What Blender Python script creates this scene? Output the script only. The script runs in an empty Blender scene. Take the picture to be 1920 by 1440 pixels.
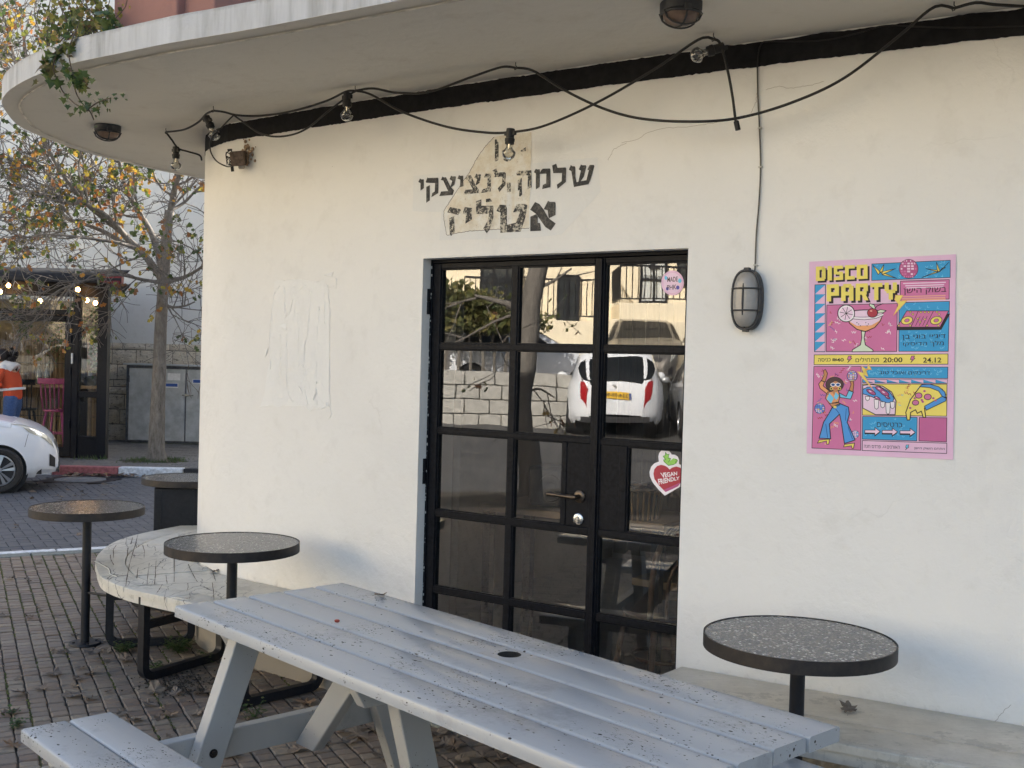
import bpy, bmesh, math, random
import numpy as np
from mathutils import Vector, Matrix, noise
random.seed(7)
rad = math.radians
SC = bpy.context.scene
COL = SC.collection
# ---------------------------------------------------------------- camera
FPX, PITCH, ROLL, EYE = 2066.0, .018, .027, 1.6
cp, sp = math.cos(PITCH), math.sin(PITCH)
_f = Vector((0, cp, -sp)); _u0 = Vector((0, sp, cp)); _r0 = Vector((1, 0, 0))
CR = math.cos(ROLL) * _r0 + math.sin(ROLL) * _u0
CU = -math.sin(ROLL) * _r0 + math.cos(ROLL) * _u0
CAMP = Vector((0, 0, EYE))
cam_d = bpy.data.cameras.new('camera'); cam = bpy.data.objects.new('camera', cam_d); COL.objects.link(cam)
M = Matrix.Identity(4)
for i in range(3):
    M[i][0] = CR[i]; M[i][1] = CU[i]; M[i][2] = -_f[i]; M[i][3] = CAMP[i]
cam.matrix_world = M
cam_d.sensor_width = 36; cam_d.lens = 36 * FPX / 1920
cam_d.clip_start = .05; cam_d.clip_end = 400
SC.camera = cam
# ---------------------------------------------------------------- sky, sun, exposure
SUN_EL, SUN_AZ = 29.0, 43.0            # azimuth measured clockwise from +Y
w = bpy.data.worlds.new('World'); SC.world = w; w.use_nodes = True
nt = w.node_tree; nt.nodes.clear()
sky = nt.nodes.new('ShaderNodeTexSky'); sky.sky_type = 'NISHITA'; sky.sun_disc = False
sky.sun_elevation = rad(SUN_EL); sky.sun_rotation = rad(SUN_AZ)
sky.air_density = .95; sky.dust_density = 3.6; sky.ozone_density = .35
bg = nt.nodes.new('ShaderNodeBackground'); bg.inputs['Strength'].default_value = .12
wo = nt.nodes.new('ShaderNodeOutputWorld')
nt.links.new(sky.outputs[0], bg.inputs[0]); nt.links.new(bg.outputs[0], wo.inputs[0])
sd = bpy.data.lights.new('sun', 'SUN'); sd.energy = 5.0; sd.angle = rad(.55); sd.color = (1, .95, .87)
sun = bpy.data.objects.new('sun', sd); COL.objects.link(sun)
S = Vector((math.cos(rad(SUN_EL)) * math.sin(rad(SUN_AZ)), math.cos(rad(SUN_EL)) * math.cos(rad(SUN_AZ)), math.sin(rad(SUN_EL))))
sun.rotation_euler = S.to_track_quat('Z', 'Y').to_euler(); sun.location = S * 40
SC.view_settings.view_transform = 'Standard'; SC.view_settings.look = 'None'
SC.view_settings.gamma = 1; SC.view_settings.use_curve_mapping = False
SC.view_settings.exposure = 1.88
SC.render.engine = 'CYCLES'
SC.cycles.max_bounces = 10; SC.cycles.diffuse_bounces = 5; SC.cycles.transparent_max_bounces = 16
SC.cycles.use_denoising = True
# ---------------------------------------------------------------- measuring helpers (photo pixel -> point on a real surface)
def ray(u, v): return CR * ((u - 960) / FPX) - CU * ((v - 720) / FPX) + _f
def at_z(u, v, z):
    d = ray(u, v); return CAMP + d * ((z - EYE) / d.z)
def at_y(u, v, y):
    d = ray(u, v); return CAMP + d * (y / d.y)
WA, WB, WC = 4.707, -.682, .036        # the cafe's front wall in plan: y = WA + WB x + WC x^2
def wall_y(x): return WA + WB * x + WC * x * x
def wall_n(x):
    s = WB + 2 * WC * x; n = Vector((s, -1, 0)); return n.normalized()
def at_wall(u, v, off=0.0):
    d = ray(u, v); a = WA - off * 1.19
    A_ = WC * d.x * d.x; B_ = WB * d.x - d.y; C_ = a
    t = (-B_ - math.sqrt(B_ * B_ - 4 * A_ * C_)) / (2 * A_) if abs(A_) > 1e-9 else -C_ / B_
    return CAMP + d * t
PL = Vector((-.417, 4.998, 0)); PR = Vector((.667, 4.268, 0))
DD = (PR - PL).normalized(); DN = Vector((DD.y, -DD.x, 0))   # along the door, out of the door
REC = .06
DO = PL - DN * REC
def door_p(t, z, off=0.0): return DO + DD * t + DN * off + Vector((0, 0, z))
def at_door(u, v, off=0.0):
    d = ray(u, v); o = DO + DN * off
    t = (o - CAMP).dot(DN) / d.dot(DN); return CAMP + d * t
def proj(P):
    q = Vector(P) - CAMP; z = q.dot(_f)
    return 960 + FPX * q.dot(CR) / z, 720 - FPX * q.dot(CU) / z, z
def catmull(P, n):
    P = [Vector(p) if len(p) == 3 else Vector((p[0], p[1], 0)) for p in P]
    Q = []
    for i in range(len(P) - 1):
        p0 = P[max(i - 1, 0)]; p1 = P[i]; p2 = P[i + 1]; p3 = P[min(i + 2, len(P) - 1)]
        for k in range(12):
            t = k / 12
            Q.append(.5 * ((2 * p1) + (-p0 + p2) * t + (2 * p0 - 5 * p1 + 4 * p2 - p3) * t * t + (-p0 + 3 * p1 - 3 * p2 + p3) * t ** 3))
    Q.append(P[-1]); return resample(Q, n)
def resample(Q, n):
    L = [0]
    for a, b in zip(Q, Q[1:]): L.append(L[-1] + (b - a).length)
    out = []; j = 0
    for i in range(n):
        s = L[-1] * i / (n - 1)
        while j < len(Q) - 2 and L[j + 1] < s: j += 1
        f = (s - L[j]) / max(L[j + 1] - L[j], 1e-9); out.append(Q[j].lerp(Q[j + 1], min(max(f, 0), 1)))
    return out
# ---------------------------------------------------------------- materials
def lin(c):
    return tuple((x / 12.92 if x <= .04045 else ((x + .055) / 1.055) ** 2.4) for x in c)
def srgb(r, g, b): return lin((r / 255, g / 255, b / 255))
class NT:
    def __init__(s, name):
        s.m = bpy.data.materials.new(name); s.m.use_nodes = True; s.t = s.m.node_tree
        s.b = s.t.nodes['Principled BSDF']; s.out = s.t.nodes['Material Output']
        tc = s.n('ShaderNodeTexCoord'); geo = s.n('ShaderNodeNewGeometry'); s.pos = geo.outputs['Position']; s.objc = tc.outputs['Object']; s.geo = geo
    def n(s, t, **k):
        nd = s.t.nodes.new(t)
        for a, v in k.items(): setattr(nd, a, v)
        return nd
    def l(s, a, b): s.t.links.new(a, b)
    def noise(s, scale, detail=4, rough=.6, vec=None, dist=0):
        nd = s.n('ShaderNodeTexNoise'); nd.inputs['Scale'].default_value = scale; nd.inputs['Detail'].default_value = detail
        nd.inputs['Roughness'].default_value = rough; nd.inputs['Distortion'].default_value = dist
        s.l(vec or s.pos, nd.inputs['Vector']); return nd.outputs['Fac']
    def vor(s, scale, feature='F1', vec=None):
        nd = s.n('ShaderNodeTexVoronoi', feature=feature); nd.inputs['Scale'].default_value = scale
        s.l(vec or s.pos, nd.inputs['Vector']); return nd.outputs['Distance']
    def mapv(s, scale=(1, 1, 1), rot=(0, 0, 0), vec=None):
        nd = s.n('ShaderNodeMapping'); nd.inputs['Scale'].default_value = scale; nd.inputs['Rotation'].default_value = rot
        s.l(vec or s.pos, nd.inputs['Vector']); return nd.outputs[0]
    def ramp(s, fac, stops, interp='LINEAR'):
        nd = s.n('ShaderNodeValToRGB'); nd.color_ramp.interpolation = interp; e = nd.color_ramp.elements
        while len(e) < len(stops): e.new(.5)
        for i, (p, c) in enumerate(stops):
            e[i].position = p; c = c if not isinstance(c, (int, float)) else (c, c, c); e[i].color = (*c, 1)
        s.l(fac, nd.inputs[0]); return nd.outputs[0]
    def mix(s, fac, a, b, mode='MIX'):
        nd = s.n('ShaderNodeMix', data_type='RGBA', blend_type=mode)
        for sock, v in ((nd.inputs['Factor'], fac), (nd.inputs['A'], a), (nd.inputs['B'], b)):
            if isinstance(v, (int, float)): sock.default_value = v if sock.type == 'VALUE' else (v, v, v, 1)
            elif isinstance(v, tuple): sock.default_value = (*v, 1)
            else: s.l(v, sock)
        return nd.outputs['Result']
    def math(s, op, a, b=0.0):
        nd = s.n('ShaderNodeMath', operation=op)
        for sock, v in ((nd.inputs[0], a), (nd.inputs[1], b)):
            if isinstance(v, (int, float)): sock.default_value = v
            else: s.l(v, sock)
        return nd.outputs[0]
    def bump(s, h, strength=.3, dist=.01, prev=None):
        nd = s.n('ShaderNodeBump'); nd.inputs['Strength'].default_value = strength; nd.inputs['Distance'].default_value = dist
        s.l(h, nd.inputs['Height'])
        if prev is not None: s.l(prev, nd.inputs['Normal'])
        return nd.outputs[0]
    def rnd(s):
        oi = s.n('ShaderNodeObjectInfo'); a = s.math('ADD', oi.outputs['Random'], s.geo.outputs['Random Per Island'])
        return s.math('FRACT', a)
    def col(s, c):
        if isinstance(c, tuple): s.b.inputs['Base Color'].default_value = (*c, 1)
        else: s.l(c, s.b.inputs['Base Color'])
        return s
    def rough(s, r):
        if isinstance(r, (int, float)): s.b.inputs['Roughness'].default_value = r
        else: s.l(r, s.b.inputs['Roughness'])
        return s
    def nrm(s, n): s.l(n, s.b.inputs['Normal']); return s
    def spec(s, v): s.b.inputs['Specular IOR Level'].default_value = v; return s
    def metal(s, v): s.b.inputs['Metallic'].default_value = v; return s
MATS = {}
def flat(name, c, rough=.6, metal=0, var=.12, scale=30, bump=.1, spec=.4):
    if name in MATS: return MATS[name]
    t = NT(name); nz = t.noise(scale)
    d = tuple(x * (1 - var) for x in c); l_ = tuple(min(x * (1 + var), 1) for x in c)
    t.col(t.ramp(nz, [(.3, d), (.7, l_)])).rough(rough).metal(metal).spec(spec)
    if bump: t.nrm(t.bump(nz, bump, .004))
    MATS[name] = t.m; return t.m
# ---------------------------------------------------------------- meshes
WM = {}
def wmat(o):
    return WM.get(o.name, Matrix.Identity(4)) if o else Matrix.Identity(4)
class MB:
    def __init__(s): s.v = []; s.f = []; s.mi = []
    def add(s, vs, fs, m=0):
        o = len(s.v); s.v += [Vector(p) for p in vs]; s.f += [tuple(i + o for i in f) for f in fs]; s.mi += [m] * len(fs); return s
    def box(s, c, size, ax=None, m=0):
        c = Vector(c); X, Y, Z = ax if ax else (Vector((1, 0, 0)), Vector((0, 1, 0)), Vector((0, 0, 1)))
        X, Y, Z = X * size[0] / 2, Y * size[1] / 2, Z * size[2] / 2
        P = [c + X * a + Y * b + Z * d for d in (-1, 1) for b in (-1, 1) for a in (-1, 1)]
        return s.add(P, [(0, 2, 3, 1), (4, 5, 7, 6), (0, 1, 5, 4), (2, 6, 7, 3), (0, 4, 6, 2), (1, 3, 7, 5)], m)
    def bar(s, p0, p1, w, h, up=(0, 0, 1), m=0):
        p0 = Vector(p0); p1 = Vector(p1); Z = (p1 - p0); L = Z.length; Z = Z / L; up = Vector(up)
        X = up.cross(Z)
        if X.length < 1e-5: X = Vector((1, 0, 0))
        X.normalize(); Y = Z.cross(X)
        return s.box((p0 + p1) / 2, (w, h, L), (X, Y, Z), m)
    def tube(s, pts, r, n=8, m=0, cap=True):
        pts = [Vector(p) for p in pts]; k = len(pts); rs = r if isinstance(r, (list, tuple)) else [r] * k
        T = [(pts[min(i + 1, k - 1)] - pts[max(i - 1, 0)]).normalized() for i in range(k)]
        ref = Vector((0, 0, 1)) if abs(T[0].z) < .9 else Vector((1, 0, 0))
        X = ref.cross(T[0]).normalized(); V = []
        for i in range(k):
            X = (X - T[i] * X.dot(T[i])).normalized(); Y = T[i].cross(X)
            for j in range(n):
                a = 2 * math.pi * j / n; V.append(pts[i] + (X * math.cos(a) + Y * math.sin(a)) * rs[i])
        F = [(i * n + j, i * n + (j + 1) % n, (i + 1) * n + (j + 1) % n, (i + 1) * n + j) for i in range(k - 1) for j in range(n)]
        if cap: F += [tuple(range(n - 1, -1, -1)), tuple((k - 1) * n + j for j in range(n))]
        return s.add(V, F, m)
    def lathe(s, prof, n=24, c=(0, 0, 0), ax=None, m=0, cap=True):
        c = Vector(c); X, Y, Z = ax if ax else (Vector((1, 0, 0)), Vector((0, 1, 0)), Vector((0, 0, 1)))
        V = []
        for r, z in prof:
            for j in range(n):
                a = 2 * math.pi * j / n; V.append(c + X * (r * math.cos(a)) + Y * (r * math.sin(a)) + Z * z)
        k = len(prof)
        F = [(i * n + j, i * n + (j + 1) % n, (i + 1) * n + (j + 1) % n, (i + 1) * n + j) for i in range(k - 1) for j in range(n)]
        if cap: F += [tuple(range(n - 1, -1, -1)), tuple((k - 1) * n + j for j in range(n))]
        return s.add(V, F, m)
    def poly(s, pts, m=0): return s.add(pts, [tuple(range(len(pts)))], m)
    def prism(s, pts, vec, m=0):
        pts = [Vector(p) for p in pts]; vec = Vector(vec); n = len(pts)
        return s.add(pts + [p + vec for p in pts], [tuple(range(n - 1, -1, -1)), tuple(range(n, 2 * n))] + [(i, (i + 1) % n, n + (i + 1) % n, n + i) for i in range(n)], m)
    def grid(s, G, m=0, closed=False):
        a, b = len(G), len(G[0]); V = [p for r in G for p in r]
        F = [(i * b + j, i * b + (j + 1) % b, (i + 1) * b + (j + 1) % b, (i + 1) * b + j) for i in range(a - 1) for j in range(b if closed else b - 1)]
        return s.add(V, F, m)
    def sphere(s, c, r, n=12, k=8, m=0, sc=(1, 1, 1)):
        c = Vector(c); prof = [(math.sin(math.pi * i / k), -math.cos(math.pi * i / k)) for i in range(k + 1)]
        V = []
        for a, z in prof:
            for j in range(n):
                t = 2 * math.pi * j / n; V.append(c + Vector((a * math.cos(t) * r * sc[0], a * math.sin(t) * r * sc[1], z * r * sc[2])))
        return s.add(V, [(i * n + j, i * n + (j + 1) % n, (i + 1) * n + (j + 1) % n, (i + 1) * n + j) for i in range(k) for j in range(n)], m)
    def build(s, name, mats, parent=None, smooth=False, bevel=0, local=False, seg=2):
        me = bpy.data.meshes.new(name)
        inv = wmat(parent).inverted() if not local else Matrix.Identity(4)
        me.from_pydata([inv @ p for p in s.v] if parent and not local else s.v, [], s.f)
        if not isinstance(mats, (list, tuple)): mats = [mats]
        for m in mats: me.materials.append(m)
        if len(mats) > 1: me.polygons.foreach_set('material_index', s.mi)
        if smooth is True: me.polygons.foreach_set('use_smooth', [True] * len(s.f))
        me.update()
        o = bpy.data.objects.new(name, me); COL.objects.link(o)
        if parent: o.parent = parent; WM[o.name] = wmat(parent)
        if bevel:
            b = o.modifiers.new('bevel', 'BEVEL'); b.width = bevel; b.segments = seg; b.limit_method = 'ANGLE'; b.angle_limit = rad(40)
        if smooth == 'auto' or bevel:
            me.polygons.foreach_set('use_smooth', [True] * len(s.f)); me.set_sharp_from_angle(angle=rad(38))
        return o
def tag(o, label=None, cat=None, group=None, kind=None):
    for k, v in (('label', label), ('category', cat), ('group', group), ('kind', kind)):
        if v: o[k] = v
    return o
def thing(name, label, cat, loc=(0, 0, 0), rotz=0.0, group=None):
    o = bpy.data.objects.new(name, None); COL.objects.link(o); o.location = loc; o.rotation_euler = (0, 0, rotz); o.empty_display_size = .1
    WM[o.name] = Matrix.Translation(loc) @ Matrix.Rotation(rotz, 4, 'Z')
    return tag(o, label, cat, group)
def dup(o, loc=None, rotz=None, label=None, parent=None):
    c = o.copy(); COL.objects.link(c)
    if parent: c.parent = parent
    if loc is not None: c.location = loc
    if rotz is not None: c.rotation_euler = (0, 0, rotz)
    if label: c['label'] = label
    for ch in list(o.children): dup(ch, parent=c)
    return c
def inst(name, me, parent, M4):
    o = bpy.data.objects.new(name, me); COL.objects.link(o); o.parent = parent; o.matrix_local = M4; return o
def text_mesh(body, bold=0.0, space=1.0):
    """outline of a text in the unit box: verts (x, y in 0..1) and faces"""
    cu = bpy.data.curves.new('txt', 'FONT'); cu.body = body; cu.offset = bold; cu.space_character = space; cu.resolution_u = 3
    ob = bpy.data.objects.new('txt', cu); COL.objects.link(ob)
    dg = bpy.context.evaluated_depsgraph_get()
    if any('\u0590' < ch < '\u05ff' for ch in body):      # these letters have overlapping outlines: fill each outline by itself, minus its holes
        from mathutils.geometry import interpolate_bezier, tessellate_polygon
        cc = ob.to_curve(dg); L = []
        for sp_ in cc.splines:
            P = []
            if sp_.type == 'BEZIER':
                bp = list(sp_.bezier_points)
                for a, b in zip(bp, bp[1:] + bp[:1]): P += [Vector((q.x, q.y, 0)) for q in interpolate_bezier(a.co, a.handle_right, b.handle_left, b.co, 5)[:-1]]
            else: P = [Vector((q.co.x, q.co.y, 0)) for q in sp_.points]
            P = [p for i, p in enumerate(P) if (p - P[i - 1]).length > 1e-5]
            if len(P) > 2: L.append((sum(a.x * b.y - b.x * a.y for a, b in zip(P, P[1:] + P[:1])) / 2, P))
        ob.to_curve_clear(); sgn = 1 if sum(a for a, P in L) > 0 else -1; V = []; F = []
        for a, P in L:
            if a * sgn < 0: continue
            grp = [P] + [Q for b, Q in L if b * sgn < 0 and in_poly(Q[0].x, Q[0].y, [(p.x, p.y) for p in P])]
            o_ = len(V); flat_ = [p for g in grp for p in g]; V += [(p.x, p.y) for p in flat_]; F += [tuple(i + o_ for i in t) for t in tessellate_polygon(grp)]
        bpy.data.objects.remove(ob); bpy.data.curves.remove(cu)
    else:
        me = bpy.data.meshes.new_from_object(ob.evaluated_get(dg)); V = [(v.co.x, v.co.y) for v in me.vertices]; F = [tuple(p.vertices) for p in me.polygons]
        bpy.data.objects.remove(ob); bpy.data.curves.remove(cu); bpy.data.meshes.remove(me)
    if not V: return [], []
    x0 = min(a for a, b in V); x1 = max(a for a, b in V); y0 = min(b for a, b in V); y1 = max(b for a, b in V)
    return [((a - x0) / max(x1 - x0, 1e-6), (b - y0) / max(y1 - y0, 1e-6)) for a, b in V], F
# ================================================================ materials
def m_plaster(name, base, dirt, grain=1.0, low_dark=False):
    t = NT(name)
    n1 = t.noise(1.1, 6, .62); n2 = t.noise(7, 5, .65); n3 = t.noise(170, 2, .5); n4 = t.noise(28, 4, .6, dist=.6)
    c = t.ramp(n1, [(.25, tuple(x * .94 for x in base)), (.5, base), (.8, tuple(min(1, x * 1.03) for x in base))])
    c = t.mix(t.ramp(n2, [(.54, 0.0), (.80, .42)]), c, dirt)
    sp = t.vor(14); sp2 = t.noise(3.3, 3)
    spk = t.math('MULTIPLY', t.ramp(sp, [(.012, 1.0), (.03, 0.0)]), t.ramp(sp2, [(.55, 0.0), (.65, .8)]))
    c = t.mix(spk, c, (.14, .12, .09))
    cr = t.vor(.55, 'DISTANCE_TO_EDGE', t.mapv((1, 1, 1), vec=None)); crk = t.n('ShaderNodeVectorMath', operation='ADD')
    nv = t.n('ShaderNodeTexNoise'); nv.inputs['Scale'].default_value = 5; nv.inputs['Detail'].default_value = 5; t.l(t.pos, nv.inputs['Vector'])
    sc_ = t.n('ShaderNodeVectorMath', operation='SCALE'); sc_.inputs['Scale'].default_value = .28; t.l(nv.outputs['Color'], sc_.inputs[0])
    t.l(t.pos, crk.inputs[0]); t.l(sc_.outputs[0], crk.inputs[1])
    cv = t.vor(.9, 'DISTANCE_TO_EDGE', crk.outputs[0]); gate = t.ramp(t.noise(.8, 2), [(.56, 0.0), (.62, 1.0)])
    crm = t.math('MULTIPLY', t.ramp(cv, [(.0006, 1.0), (.0022, 0.0)]), gate)
    c = t.mix(t.math('MULTIPLY', crm, .12), c, (.25, .21, .16))
    if low_dark:
        z = t.n('ShaderNodeSeparateXYZ'); t.l(t.pos, z.inputs[0])
        zz = t.math('SUBTRACT', t.math('MULTIPLY', z.outputs['Z'], 2.2), t.math('MULTIPLY', n4, .8))
        c = t.mix(t.ramp(zz, [(.0, .85), (.55, 0.0)]), c, (.22, .19, .15))  # browner and darker towards the foot of the wall
    t.col(c).rough(.88).spec(.25)
    b = t.bump(n3, .16 * grain, .003); b = t.bump(n4, .32 * grain, .006, b); b = t.bump(n2, .34 * grain, .02, b)
    t.nrm(b); return t.m
M_WALL = m_plaster('cream_plaster', (.785, .757, .70), (.63, .595, .53), 1.0, True)
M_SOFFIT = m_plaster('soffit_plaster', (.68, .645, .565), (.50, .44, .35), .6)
M_FAR = m_plaster('far_plaster', (.70, .70, .67), (.55, .54, .50), .8)
def m_fascia():
    t = NT('fascia_concrete'); st = t.noise(9, 5, .65, t.mapv((1, 1, .12))); n2 = t.noise(60, 4)
    c = t.ramp(st, [(.3, (.30, .285, .26)), (.52, (.50, .495, .48)), (.8, (.62, .615, .60))])
    z = t.n('ShaderNodeSeparateXYZ'); t.l(t.pos, z.inputs[0])
    top = t.ramp(t.math('ADD', z.outputs['Z'], t.math('MULTIPLY', st, .05)), [(.0, 0.0), (1.0, 1.0)])
    zz = t.math('MULTIPLY', t.math('SUBTRACT', t.math('ADD', z.outputs['Z'], t.math('MULTIPLY', t.noise(22, 4), .05)), 2.94), 25)
    c = t.mix(t.ramp(zz, [(.1, 0.0), (.9, .75)]), c, (.2, .17, .13))
    t.col(c).rough(.9).nrm(t.bump(n2, .4, .006)); return t.m
M_FASCIA = m_fascia()
M_BLACK = flat('black_band_paint', (.011, .0105, .011), .75, var=.4, bump=.25, spec=.2)
def m_brick():
    t = NT('brick_pavers'); r = t.rnd()
    c = t.ramp(r, [(0, (.195, .132, .092)), (.3, (.27, .208, .148)), (.55, (.21, .165, .13)), (.8, (.31, .25, .178)), (1, (.175, .132, .102))])
    n = t.noise(38, 5, .7); c = t.mix(t.ramp(n, [(.35, .6), (.65, 0.0)]), c, (.105, .086, .076))
    n2 = t.noise(1.2, 3); c = t.mix(t.ramp(n2, [(.45, 0.0), (.75, .35)]), c, (.30, .25, .185))
    t.col(c).rough(t.ramp(n, [(.3, .55), (.7, .8)])).nrm(t.bump(n, .5, .006)); return t.m
M_BRICK = m_brick()
def m_paver():
    t = NT('grey_road_pavers'); r = t.rnd()
    c = t.ramp(r, [(0, (.060, .066, .078)), (.5, (.074, .080, .092)), (1, (.092, .097, .108))])
    n = t.noise(30, 4, .7); c = t.mix(t.ramp(n, [(.4, .4), (.6, 0.0)]), c, (.055, .058, .066))
    t.col(c).rough(.6).nrm(t.bump(n, .3, .004)); return t.m
M_PAVER = m_paver()
M_SOIL = flat('joint_soil', (.055, .046, .035), .95, var=.4, scale=60, bump=.4)
M_MOSS = flat('moss', (.085, .10, .030), .9, var=.45, scale=80)
M_CONC = flat('concrete_edging', (.17, .185, .17), .9, var=.25, scale=50, bump=.3)
M_WHITEK = flat('white_kerb_paint', (.62, .64, .66), .7, var=.3, scale=24, bump=.2)
M_REDK = flat('red_kerb_paint', (.33, .115, .115), .7, var=.35, scale=24, bump=.2)
M_PINKK = flat('faded_kerb_paint', (.42, .30, .29), .75, var=.3, scale=24, bump=.2)
M_STEEL = flat('dark_steel', (.014, .0145, .018), .48, var=.3, scale=40, bump=.08, spec=.35)
M_FRAME = flat('door_frame_paint', (.010, .0105, .013), .42, var=.4, scale=60, bump=.15, spec=.09)
M_SLATE = flat('far_tiles', (.13, .125, .12), .85, var=.3, scale=20, bump=.3)
def m_wood_paint(name, base, under, along=(1, 1, 1), rough=.35, specks=1.0, worn=1.0):
    t = NT(name); g = t.noise(9, 6, .7, t.mapv(along, vec=t.objc)); f = t.noise(120, 3, .6, t.mapv(along, vec=t.objc))
    c = t.ramp(g, [(.3, tuple(x * .97 for x in base)), (.7, base)])
    v = t.vor(40, vec=t.mapv((.6, 1.0, 1), vec=t.objc)); v2 = t.vor(95, vec=t.mapv((.6, 1.0, 1), vec=t.objc)); gate = t.noise(4.5, 5, .7, t.objc); gate2 = t.noise(60, 3, .6, t.objc)
    chip = t.math('MULTIPLY', t.ramp(v, [(.13, 1.0), (.18, 0.0)]), t.ramp(gate, [(.50, 0.0), (.62, 1.0)]))
    chip = t.math('MAXIMUM', chip, t.math('MULTIPLY', t.ramp(v2, [(.17, 1.0), (.24, 0.0)]), t.ramp(t.noise(3.2, 5, .75, t.objc), [(.48, 0.0), (.60, 1.0)])))
    chip = t.math('MULTIPLY', chip, t.ramp(gate2, [(.44, 0.0), (.52, specks)]))
    ck = t.noise(75, 6, .75, t.mapv((.55, 1.5, 1), vec=t.objc), .8); fl = t.math('MULTIPLY', t.ramp(ck, [(.585, 0.0), (.61, worn)]), t.ramp(t.noise(3.4, 5, .7, t.objc), [(.50, 0.0), (.66, 1.0)]))
    mk = t.ramp(t.math('MAXIMUM', chip, fl), [(.25, 0.0), (.45, 1.0)])
    c = t.mix(mk, c, under); dirt = t.ramp(t.noise(2.9, 7, .78, t.objc), [(.54, 0.0), (.72, .62)])
    c = t.mix(dirt, c, tuple(x * .5 for x in base))
    t.col(c).rough(rough)
    b = t.bump(t.noise(45, 4, .6, t.objc), .07, .003); t.l(t.mix(mk, .5, .06), t.b.inputs['Specular IOR Level']); t.nrm(b); return t.m
M_PICNIC = m_wood_paint('pale_blue_grey_paint', (.408, .408, .398), (.045, .037, .03), (.25, 3, 3), .27, 1.0, 1.0)
M_PICLEG = m_wood_paint('pale_grey_leg_paint', (.43, .418, .39), (.12, .10, .08), (3, 3, .4), .5, .5, .35)
def m_bench(name, crack, lo=(.54, .51, .44), hi=(.70, .665, .585)):
    t = NT(name); g = t.noise(8, 6, .7)
    c = t.ramp(g, [(.3, lo), (.7, hi)]); fk = t.noise(4.5, 7, .72); c = t.mix(t.ramp(fk, [(.57, 0.0), (.585, .55)]), c, tuple(x * .72 for x in lo)); gr = t.noise(6, 6, .7, t.mapv((1.6, 26, 1), (0, 0, .56))); c = t.mix(t.ramp(gr, [(.56, 0.0), (.70, .45)]), c, tuple(x * .6 for x in lo))
    add = t.n('ShaderNodeVectorMath', operation='ADD'); nv = t.n('ShaderNodeTexNoise'); nv.inputs['Scale'].default_value = 6; t.l(t.pos, nv.inputs['Vector'])
    s_ = t.n('ShaderNodeVectorMath', operation='SCALE'); s_.inputs['Scale'].default_value = .12; t.l(nv.outputs['Color'], s_.inputs[0]); t.l(t.pos, add.inputs[0]); t.l(s_.outputs[0], add.inputs[1])
    v = t.vor(5.5, 'DISTANCE_TO_EDGE', t.mapv((1.9, .45, 1), (0, 0, -.55), add.outputs[0])); gate = t.ramp(t.noise(3, 3), [(.50, 0.0), (.57, crack)])
    ck = t.math('MULTIPLY', t.ramp(v, [(.005, 1.0), (.014, 0.0)]), gate)
    fine = t.noise(60, 5, .7, t.mapv((1, 1, 1))); c = t.mix(t.ramp(fine, [(.58, 0.0), (.7, .35)]), c, (.33, .29, .22))
    c = t.mix(ck, c, (.06, .05, .04)); t.col(c).rough(.6); b = t.bump(fine, .15, .003); t.nrm(t.bump(ck, -.8, .006, b)); return t.m
M_BENCH = m_bench('flaking_cream_paint', 1.0); M_BENCH2 = m_bench('worn_cream_paint', .0, (.52, .465, .375), (.68, .62, .515))
def m_terrazzo():
    t = NT('terrazzo'); v = t.n('ShaderNodeTexVoronoi'); v.inputs['Scale'].default_value = 135; t.l(t.objc, v.inputs['Vector'])
    s_ = t.n('ShaderNodeSeparateColor'); t.l(v.outputs['Color'], s_.inputs[0])
    c = t.ramp(s_.outputs[0], [(0, (.03, .03, .033)), (.38, (.085, .083, .083)), (.64, (.17, .165, .155)), (.84, (.33, .31, .28)), (.96, (.55, .53, .48))], 'CONSTANT')
    c = t.mix(t.ramp(v.outputs['Distance'], [(.4, 0.0), (.7, .4)]), c, (.07, .07, .07))
    t.col(c).rough(.23).spec(.36); return t.m
M_TERR = m_terrazzo()
def m_rim():
    t = NT('rusty_steel_band'); n = t.noise(14, 5, .7); c = t.ramp(n, [(.35, (.026, .024, .024)), (.6, (.048, .040, .035)), (.85, (.085, .058, .042))])
    t.col(c).rough(.55).metal(.5).nrm(t.bump(n, .2, .003)); return t.m
M_RIM = m_rim()
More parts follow.
